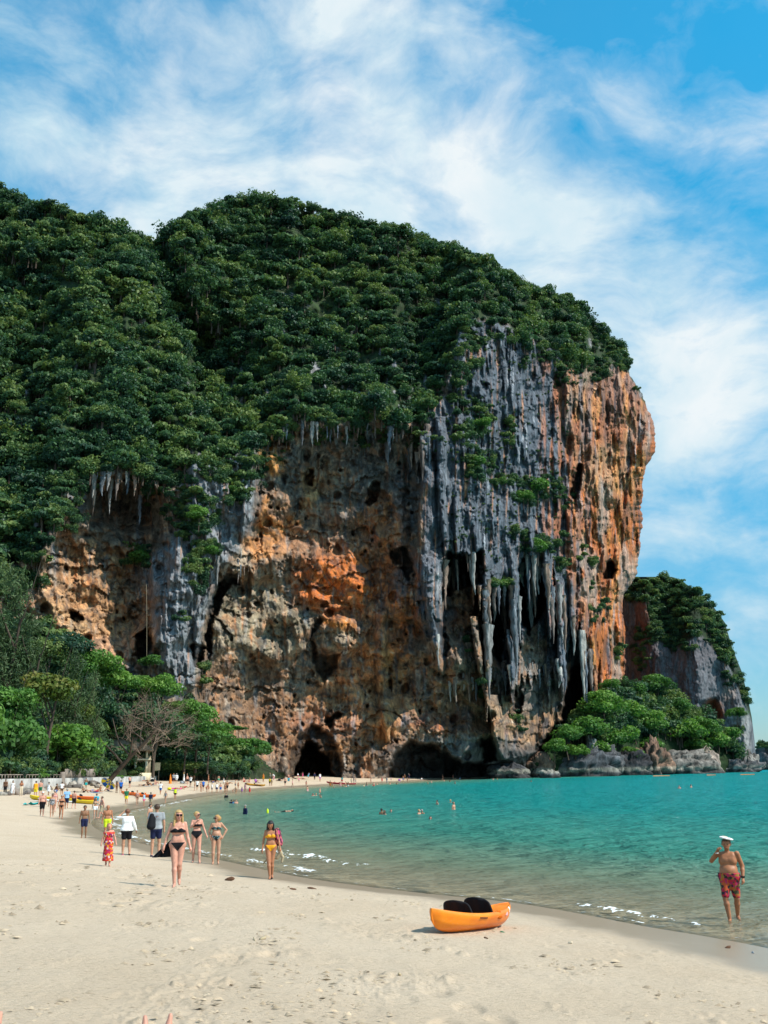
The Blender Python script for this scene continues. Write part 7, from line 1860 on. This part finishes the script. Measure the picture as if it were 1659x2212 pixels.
for k, (x, y, hp, po, cb, ct, sk, tr) in enumerate([(262, 2477, 18, 'sit', 'black', None, 'brown', 1.2), (285, 2474, 14, 'lie', 'blue', None, 'pink', 1.5), (300, 2476, 14, 'lie', 'red', None, 'fair', 1.4), (312, 2474, 18, 'sit', 'black', None, 'tan', -.6), (338, 2472, 17, 'sit', 'navy', None, 'fair', -1.2),
        (350, 2457, 12, 'lie', 'black', 'black', 'fair', 1.7), (388, 2438, 16, 'sit', 'black', None, 'tan', .6), (399, 2438, 16, 'sit', 'brown', None, 'tan', -.4), (370, 2440, 10, 'lie', 'rose', None, 'fair', 1.5), (447, 2456, 14, 'lie', 'navy', None, 'fair', 1.4), (463, 2455, 16, 'sit', 'black', 'brown', 'tan', 1.0),
        (476, 2453, 14, 'lie', 'navy', None, 'fair', 1.8), (487, 2450, 14, 'sit', 'rose', None, 'fair', 1.1), (455, 2442, 10, 'lie', 'brown', None, 'tan', 1.6), (546, 2467, 16, 'lie', 'pink', 'pink', 'fair', 1.4), (562, 2467, 14, 'lie', 'pink', None, 'tan', 1.7), (576, 2462, 12, 'lie', 'red', None, 'tan', 1.3),
        (520, 2433, 10, 'lie', 'blue', 'light blue', 'tan', 1.6), (512, 2431, 10, 'lie', 'black', None, 'tan', 1.4), (768, 2425, 14, 'sit', 'purple', None, 'fair', .8), (763, 2444, 14, 'sit', 'red', None, 'pink', .8), (779, 2444, 14, 'sit', 'rose', None, 'fair', -.6), (784, 2434, 12, 'sit', 'brown', None, 'tan', 1.0), (757, 2434, 10, 'lie', 'pink', 'pink', 'fair', 1.5),
        (745, 2440, 10, 'lie', 'black', None, 'brown', 1.6), (672, 2443, 10, 'lie', 'black', None, 'tan', 1.5), (680, 2431, 10, 'lie', 'red', None, 'tan', 1.5), (704, 2434, 9, 'lie', 'brown', None, 'tan', 1.5), (715, 2449, 10, 'lie', 'brown', None, 'tan', 1.6), (665, 2446, 10, 'lie', 'blue', 'black', 'brown', 1.4), (800, 2446, 16, 'sit', 'purple', 'purple', 'fair', .9), (781, 2433, 14, 'sit', 'brown', None, 'fair', -.5),
        (902, 2430, 14, 'sit', 'red', None, 'pink', .2), (902, 2441, 14, 'sit', 'black', 'cyan', 'fair', 3.0), (916, 2431, 12, 'sit', 'black', 'black', 'brown', .4), (923, 2434, 10, 'lie', 'black', 'black', 'tan', 1.5), (882, 2436, 9, 'lie', 'navy', 'black', 'tan', 1.5), (945, 2435, 9, 'lie', 'brown', None, 'tan', 1.6), (872, 2440, 8, 'lie', 'black', 'black', 'tan', 1.4), (865, 2432, 9, 'lie', 'khaki', None, 'fair', 1.5),
        (800, 2424, 10, 'lie', 'navy', 'navy', 'fair', 1.5), (696, 2426, 9, 'lie', 'red', None, 'fair', 1.5), (1318, 2436, 8, 'sit', 'white', 'white', 'fair', .5), (1424, 2440, 9, 'sit', 'khaki', None, 'fair', .4), (1437, 2440, 10, 'crouch', 'white', 'light blue', 'fair', .4)]):
    crowd(x, y, hp, po, 'shorts', 'tshirt' if ct else None, cb, ct or 'white', sk, BL_ if sk in ('brown', 'tan') else BR_, turn=tr)
STD = [(493, 2430, 24, 'walk', 'shorts', 'tshirt', 'black', 'pink', 'fair'), (499, 2430, 27, 'walk2', 'shorts', None, 'black', 'white', 'tan'), (542, 2449, 31, 'stand', 'shorts', 'tshirt', 'navy', 'grey', 'tan'), (551, 2449, 30, 'stand', 'shorts', 'shirt', 'white', 'white', 'fair'),
    (574, 2444, 28, 'stand', None, 'long_dress', 'white', 'white', 'brown'), (584, 2449, 34, 'walk', 'brief', 'band', 'black', 'black', 'fair'), (595, 2459, 35, 'photo', 'shorts', 'tshirt', 'black', 'white', 'fair'), (608, 2471, 31, 'stand', 'brief', 'bra', 'black', 'brown', 'fair'),
    (616, 2470, 31, 'stand', 'shorts', 'tshirt', 'black', 'white', 'fair'), (628, 2475, 30, 'stand', 'brief', 'bra', 'khaki', 'khaki', 'tan'), (635, 2471, 31, 'stand', 'shorts', 'tshirt', 'navy', 'blue', 'fair'), (646, 2475, 20, 'bend', 'brief', 'bra', 'red', 'red', 'tan'), (652, 2474, 13, 'stand', 'brief', None, 'red', 'red', 'fair'),
    (662, 2479, 30, 'stand', 'shorts', 'tshirt', 'navy', 'white', 'tan'), (677, 2478, 29, 'stand', 'skirt', 'tshirt', 'navy', 'white', 'tan'), (689, 2478, 29, 'stand', 'shorts', None, 'blue', 'white', 'pink'), (703, 2478, 27, 'stand', 'brief', 'band', 'black', 'brown', 'tan'), (709, 2475, 33, 'stand', 'shorts', None, 'black', 'white', 'tan'),
    (735, 2465, 26, 'hips', 'shorts', None, 'navy', 'white', 'fair'), (744, 2467, 23, 'stand', 'brief', 'bra', 'black', 'black', 'tan'), (737, 2484, 23, 'walk', 'brief', 'bra', 'khaki', 'khaki', 'tan'), (728, 2480, 13, 'bend', 'brief', None, 'pink', 'pink', 'fair'), (756, 2479, 19, 'stand', None, 'dress', 'pink', 'purple', 'fair'),
    (766, 2478, 29, 'stand', 'mini', 'vest', 'rose', 'rose', 'fair'), (780, 2481, 21, 'stand', None, 'dress', 'red', 'red', 'fair'), (651, 2452, 31, 'stand', 'brief', 'band', 'brown', 'brown', 'tan'), (683, 2447, 23, 'stand', 'shorts', None, 'mint', 'white', 'fair'), (699, 2451, 20, 'stand', None, 'dress', 'white', 'white', 'fair'),
    (664, 2434, 19, 'stand', 'shorts', None, 'grey', 'white', 'pink'), (616, 2433, 19, 'walk', 'shorts', 'tshirt', 'light blue', 'white', 'fair'), (630, 2424, 15, 'stand', 'shorts', 'tshirt', 'rose', 'rose', 'fair'), (644, 2424, 18, 'stand', 'trousers', 'tshirt', 'navy', 'blue', 'fair'), (654, 2426, 15, 'stand', 'brief', 'bra', 'grey', 'pink', 'fair'),
    (687, 2428, 18, 'bend', 'shorts', None, 'red', 'white', 'pink'), (699, 2433, 22, 'stand', 'shorts', None, 'khaki', 'white', 'tan'), (709, 2424, 21, 'stand', 'shorts', None, 'brown', 'white', 'brown'), (715, 2424, 20, 'stand', 'trousers', None, 'brown', 'white', 'brown'), (725, 2428, 20, 'stand', 'skirt', 'vest', 'rose', 'purple', 'fair'),
    (731, 2425, 19, 'stand', 'shorts', 'tshirt', 'light blue', 'yellow', 'fair'), (745, 2424, 19, 'stand', 'shorts', 'tshirt', 'grey', 'lime', 'tan'), (753, 2422, 21, 'stand', 'shorts', None, 'mint', 'white', 'pink'), (606, 2441, 19, 'walk', 'brief', 'bra', 'black', 'brown', 'tan'), (585, 2452, 28, 'walk2', 'shorts', None, 'black', 'white', 'pink'),
    (598, 2428, 17, 'stand', 'shorts', 'tshirt', 'red', 'cyan', 'tan'), (590, 2428, 18, 'stand', 'shorts', 'tshirt', 'grey', 'grey', 'tan'), (798, 2434, 20, 'stand', None, 'dress', 'blue', 'navy', 'fair'), (804, 2434, 21, 'stand', 'brief', 'bra', 'rose', 'rose', 'fair'), (823, 2444, 27, 'stand', 'shorts', 'vest', 'marigold', 'orange', 'tan'),
    (843, 2456, 24, 'stand', 'shorts', 'tshirt', 'black', 'yellow', 'tan'), (849, 2456, 21, 'stand', 'shorts', 'tshirt', 'khaki', 'khaki', 'tan'), (843, 2434, 20, 'photo', 'shorts', 'tshirt', 'grey', 'khaki', 'fair'), (855, 2438, 18, 'bend', 'trousers', 'tshirt', 'rose', 'white', 'fair'), (891, 2457, 26, 'walk', 'shorts', None, 'black', 'white', 'pink'),
    (914, 2460, 23, 'walk2', None, 'onepiece', 'pink', 'rose', 'fair'), (934, 2445, 14, 'walk', 'shorts', 'tshirt', 'navy', 'pink', 'fair'), (957, 2459, 18, 'walk', 'brief', 'bra', 'red', 'red', 'fair'), (931, 2424, 15, 'stand', 'shorts', 'tshirt', 'red', 'white', 'fair'), (946, 2427, 18, 'stand', None, 'dress', 'pink', 'pink', 'fair'),
    (941, 2426, 15, 'stand', 'shorts', 'tshirt', 'black', 'black', 'tan'), (965, 2425, 16, 'stand', 'shorts', 'tshirt', 'navy', 'light blue', 'fair'), (963, 2432, 9, 'stand', 'shorts', 'tshirt', 'cyan', 'cyan', 'fair'), (983, 2437, 21, 'stand', 'trousers', 'shirt', 'black', 'navy', 'tan'), (1000, 2442, 25, 'stand', 'shorts', 'tshirt', 'purple', 'white', 'tan'),
    (1069, 2450, 22, 'stand', 'skirt', 'tshirt', 'red', 'teal', 'fair'), (1099, 2452, 20, 'stand', 'shorts', 'tshirt', 'cream', 'cream', 'fair'), (1106, 2450, 22, 'stand', 'trousers', 'shirt', 'navy', 'navy', 'tan'), (1112, 2452, 22, 'stand', 'shorts', None, 'grey', 'white', 'tan'), (1159, 2449, 20, 'photo', 'brief', 'band', 'rose', 'brown', 'fair'),
    (1194, 2445, 15, 'stand', None, 'dress', 'red', 'red', 'fair'), (1209, 2447, 18, 'stand', 'trousers', 'shirt', 'grey', 'grey', 'fair'), (1222, 2443, 14, 'stand', 'shorts', 'tshirt', 'navy', 'purple', 'fair'), (1260, 2443, 18, 'stand', 'shorts', None, 'blue', 'white', 'tan'), (1265, 2437, 17, 'stand', 'shorts', None, 'brown', 'white', 'tan'),
    (1273, 2445, 16, 'stand', 'brief', 'bra', 'rose', 'rose', 'tan'), (1278, 2438, 19, 'photo', 'shorts', 'tshirt', 'navy', 'navy', 'tan'), (1383, 2439, 18, 'walk', 'shorts', 'tshirt', 'black', 'brown', 'fair'), (1416, 2438, 18, 'walk', None, 'onepiece', 'red', 'red', 'fair')]
g = random.Random(12)
for (x, y, hp, po, bt, tp, cb, ct, sk) in STD:
    fem = tp in ('bra', 'band', 'dress', 'long_dress', 'onepiece', 'vest') or bt == 'skirt'
    crowd(x, y, hp, po, bt, tp, cb, ct, sk, g.choice([LB, LBR, LBD, ('pony', 'brown')]) if fem else g.choice([BL_, BR_, GY_, BL_]), turn=g.choice([0, .6, -.7, 3.0, 2.4, 1.6]), fem=fem)
WAT = [(707, 2494, 14, 'black'), (961, 2471, 15, 'rose'), (1032, 2458, 18, 'orange'), (1038, 2458, 12, 'yellow'), (1064, 2456, 13, 'rose'), (1080, 2454, 11, 'brown'), (1088, 2456, 12, 'white'), (1146, 2456, 12, 'rose'), (1168, 2456, 12, 'red'), (1000, 2478, 15, 'brown'),
    (723, 2510, 11, 'navy'), (730, 2510, 11, 'light blue'), (738, 2510, 11, 'cream'), (988, 2486, 7, None), (998, 2487, 7, None), (1002, 2494, 11, None), (978, 2487, 8, None), (1138, 2457, 6, None), (1072, 2457, 5, None), (1043, 2462, 5, None), (1081, 2458, 5, None), (1219, 2451, 8, None), (1240, 2451, 6, None),
    (1337, 2450, 6, None), (1348, 2446, 6, None), (1388, 2441, 5, None), (1406, 2443, 6, None), (1422, 2449, 7, None), (1178, 2452, 5, None), (1165, 2455, 5, None), (1193, 2546, 18, None), (1201, 2547, 14, None), (1222, 2539, 9, None), (1310, 2543, 13, None), (1319, 2542, 12, None), (1366, 2514, 13, None), (1345, 2561, 9, None),
    (1418, 2529, 22, 'brown'), (1408, 2508, 9, None), (766, 2543, 26, 'navy'), (2123, 2464, 9, None), (2160, 2461, 9, None), (1660, 2443, 5, None), (1554, 2437, 5, None), (1541, 2437, 5, None)]
for k, (x, y, hp, c) in enumerate(WAT):
    top = 'shirt' if c in ('navy', 'black', 'light blue') else None
    crowd(x, y, hp, 'stand', 'shorts', top, c or 'black', c or 'white', ['pink', 'fair', 'tan', 'fair'][k % 4], [BL_, LBR, BR_, ('pony', 'blonde'), GY_][k % 5], turn=[0, 1, 2.6, -1][k % 4], water=True, fem=False)
crowd(890, 2536, 8, 'float', 'shorts', None, 'black', 'white', 'fair', BL_, turn=-1.5, water=True, lab="snorkeller floating face down right of the yellow fin")
v, f = Blob().ell((0, 0, .1), (.10, .12, .26)).mesh(.04); o = mesh_np('swim_fin', v, f, fab('lime')); o.location = Gz(np.array([836 / 1.44665]), np.array([2540 / 1.44665]))[0]; tag(o, "bright yellow swim fin sticking out of the water", 'swim fin')
crowd(1622, 2424, 17, 'bend', 'shorts', None, 'orange', 'white', 'tan', BL_, water=False, lab="orange-clad climber on the rocks at the end of the beach")
v, f = Blob().cap((0, 0, 0), (0, 0, 1.9), .35, .06).mesh(.08); o = mesh_np('draped_cloth', v, f, fab('orange')); o.location = on_ground(532, 2449); tag(o, "orange cloth draped over a pole on the sand", 'cloth')
# make every label its own
from collections import defaultdict
dd = defaultdict(list)
for o, t_, x in ALLP: dd[t_].append((x, o))
ORD = ["leftmost", "second from the left", "third from the left", "fourth from the left", "fifth from the left", "sixth from the left", "seventh from the left", "eighth from the left", "ninth from the left", "tenth from the left", "eleventh from the left", "twelfth from the left"]
for t_, L_ in dd.items():
    if len(L_) > 1:
        for i, (x, o) in enumerate(sorted(L_, key=lambda q: q[0])): o['label'] = (t_ + ", " + ("rightmost" if i == len(L_) - 1 else ORD[min(i, 11)]))
# towels under the sunbathers, bags
TW = [(290, 2476, 'blue'), (302, 2478, 'light blue'), (338, 2474, 'navy'), (350, 2459, 'black'), (425, 2457, 'purple'), (434, 2457, 'marigold'), (455, 2458, 'light blue'), (476, 2455, 'light blue'), (519, 2434, 'light blue'), (508, 2434, 'teal'), (546, 2469, 'light blue'), (536, 2470, 'navy'), (662, 2436, 'light blue'), (675, 2437, 'white'),
      (690, 2447, 'cyan'), (665, 2444, 'white'), (622, 2440, 'light blue'), (628, 2446, 'navy'), (720, 2441, 'light blue'), (730, 2443, 'white'), (744, 2431, 'navy'), (733, 2426, 'teal'), (760, 2436, 'pink'), (770, 2445, 'cream'), (812, 2438, 'grey'), (804, 2447, 'navy'), (888, 2434, 'navy'), (872, 2441, 'black'), (884, 2444, 'light blue'), (908, 2432, 'black'),
      (926, 2436, 'white'), (950, 2436, 'khaki'), (572, 2448, 'white'), (566, 2448, 'navy'), (596, 2460, 'light blue'), (236, 2475, 'navy'), (476, 2442, 'black'), (713, 2426, 'black'), (694, 2437, 'white'), (740, 2424, 'teal')]
cnt = defaultdict(int)
for x, y, c in TW: cnt[c] += 1
seen = defaultdict(int)
for k, (x, y, c) in enumerate(sorted(TW)):
    seen[c] += 1
    near_ = "near the parasol" if x < 400 else "below the notice board" if x < 560 else "left of the tiered tree" if x < 690 else "under the tiered tree" if x < 830 else "before the big cave"
    towel(x, y, c, f"{c} towel spread {near_}" + (f", {ORD[seen[c] - 1]} of that colour" if cnt[c] > 1 else ""), 1.9, 1.0, (k * 1.3) % 1.2 - .6, .04)['group'] = "towels on the far sand"
for x, y, c, r, lb in [(527 + 2, 2469, 'yellow', .35, "bright yellow bag by the pink sunbather"), (568, 2449, 'grey', .4, "grey heap of bags beside the white-clad woman"), (572, 2449, 'navy', .35, "navy bag at the feet of the woman in the long white dress"), (733, 2427, 'teal', .3, "teal bag under the tiered tree"), (757, 2424, 'yellow', .3, "small yellow bag under the tiered tree"),
        (1248, 2440, 'purple', .4, "dark purple bag on the narrow dark beach"), (476, 2443, 'black', .45, "black bag near the end of the wall"), (873, 2440, 'black', .4, "black bag on the sand left of the big cave")]:
    v, f = Blob().ell((0, 0, r * .6), (r, r * .7, r * .75)).cap((-.1, 0, r * 1.1), (.12, 0, r * 1.25), .05).mesh(.06); o = mesh_np('bag', v, f, fab(c)); o.location = on_ground(x, y); tag(o, lb, 'bag')
# sole of a sunbather's foot at the bottom edge, and a hand at the corner
P_ = pose(pel=(0, 0, .12), spine=(0, -.99, .12), face=(0, .15, 1), head=(0, -.17, .03), kl=(.09, .42, .10), al=(.10, .83, .07), kr=(-.09, .40, .12), ar=(-.10, .82, .06), tl=(.02, .05, .15), tr=(-.02, .06, .15), el=(.27, -.30, .08), wr=(.28, -.06, .06), er=(-.34, -.3, .08), wrr=(-.36, -.1, .06))
for x, y, lb in ((522, 3262, "sunbather whose bare toes just show at the bottom edge"), (-14, 3258, "sunbather showing only pink toes at the bottom left corner")):
    B = Body(P_); v, f = B.build(.02); p = on_ground(x, y); root = empty('person', tuple(p - V3(.1, .86, -.02))); tag(root, lb, 'person'); mesh_np('body', v, f, skin_mat('pink', SK['pink']), root)
    v, f = B.cloth('shorts', .025); mesh_np('shorts', v, f, fab('navy'), root)
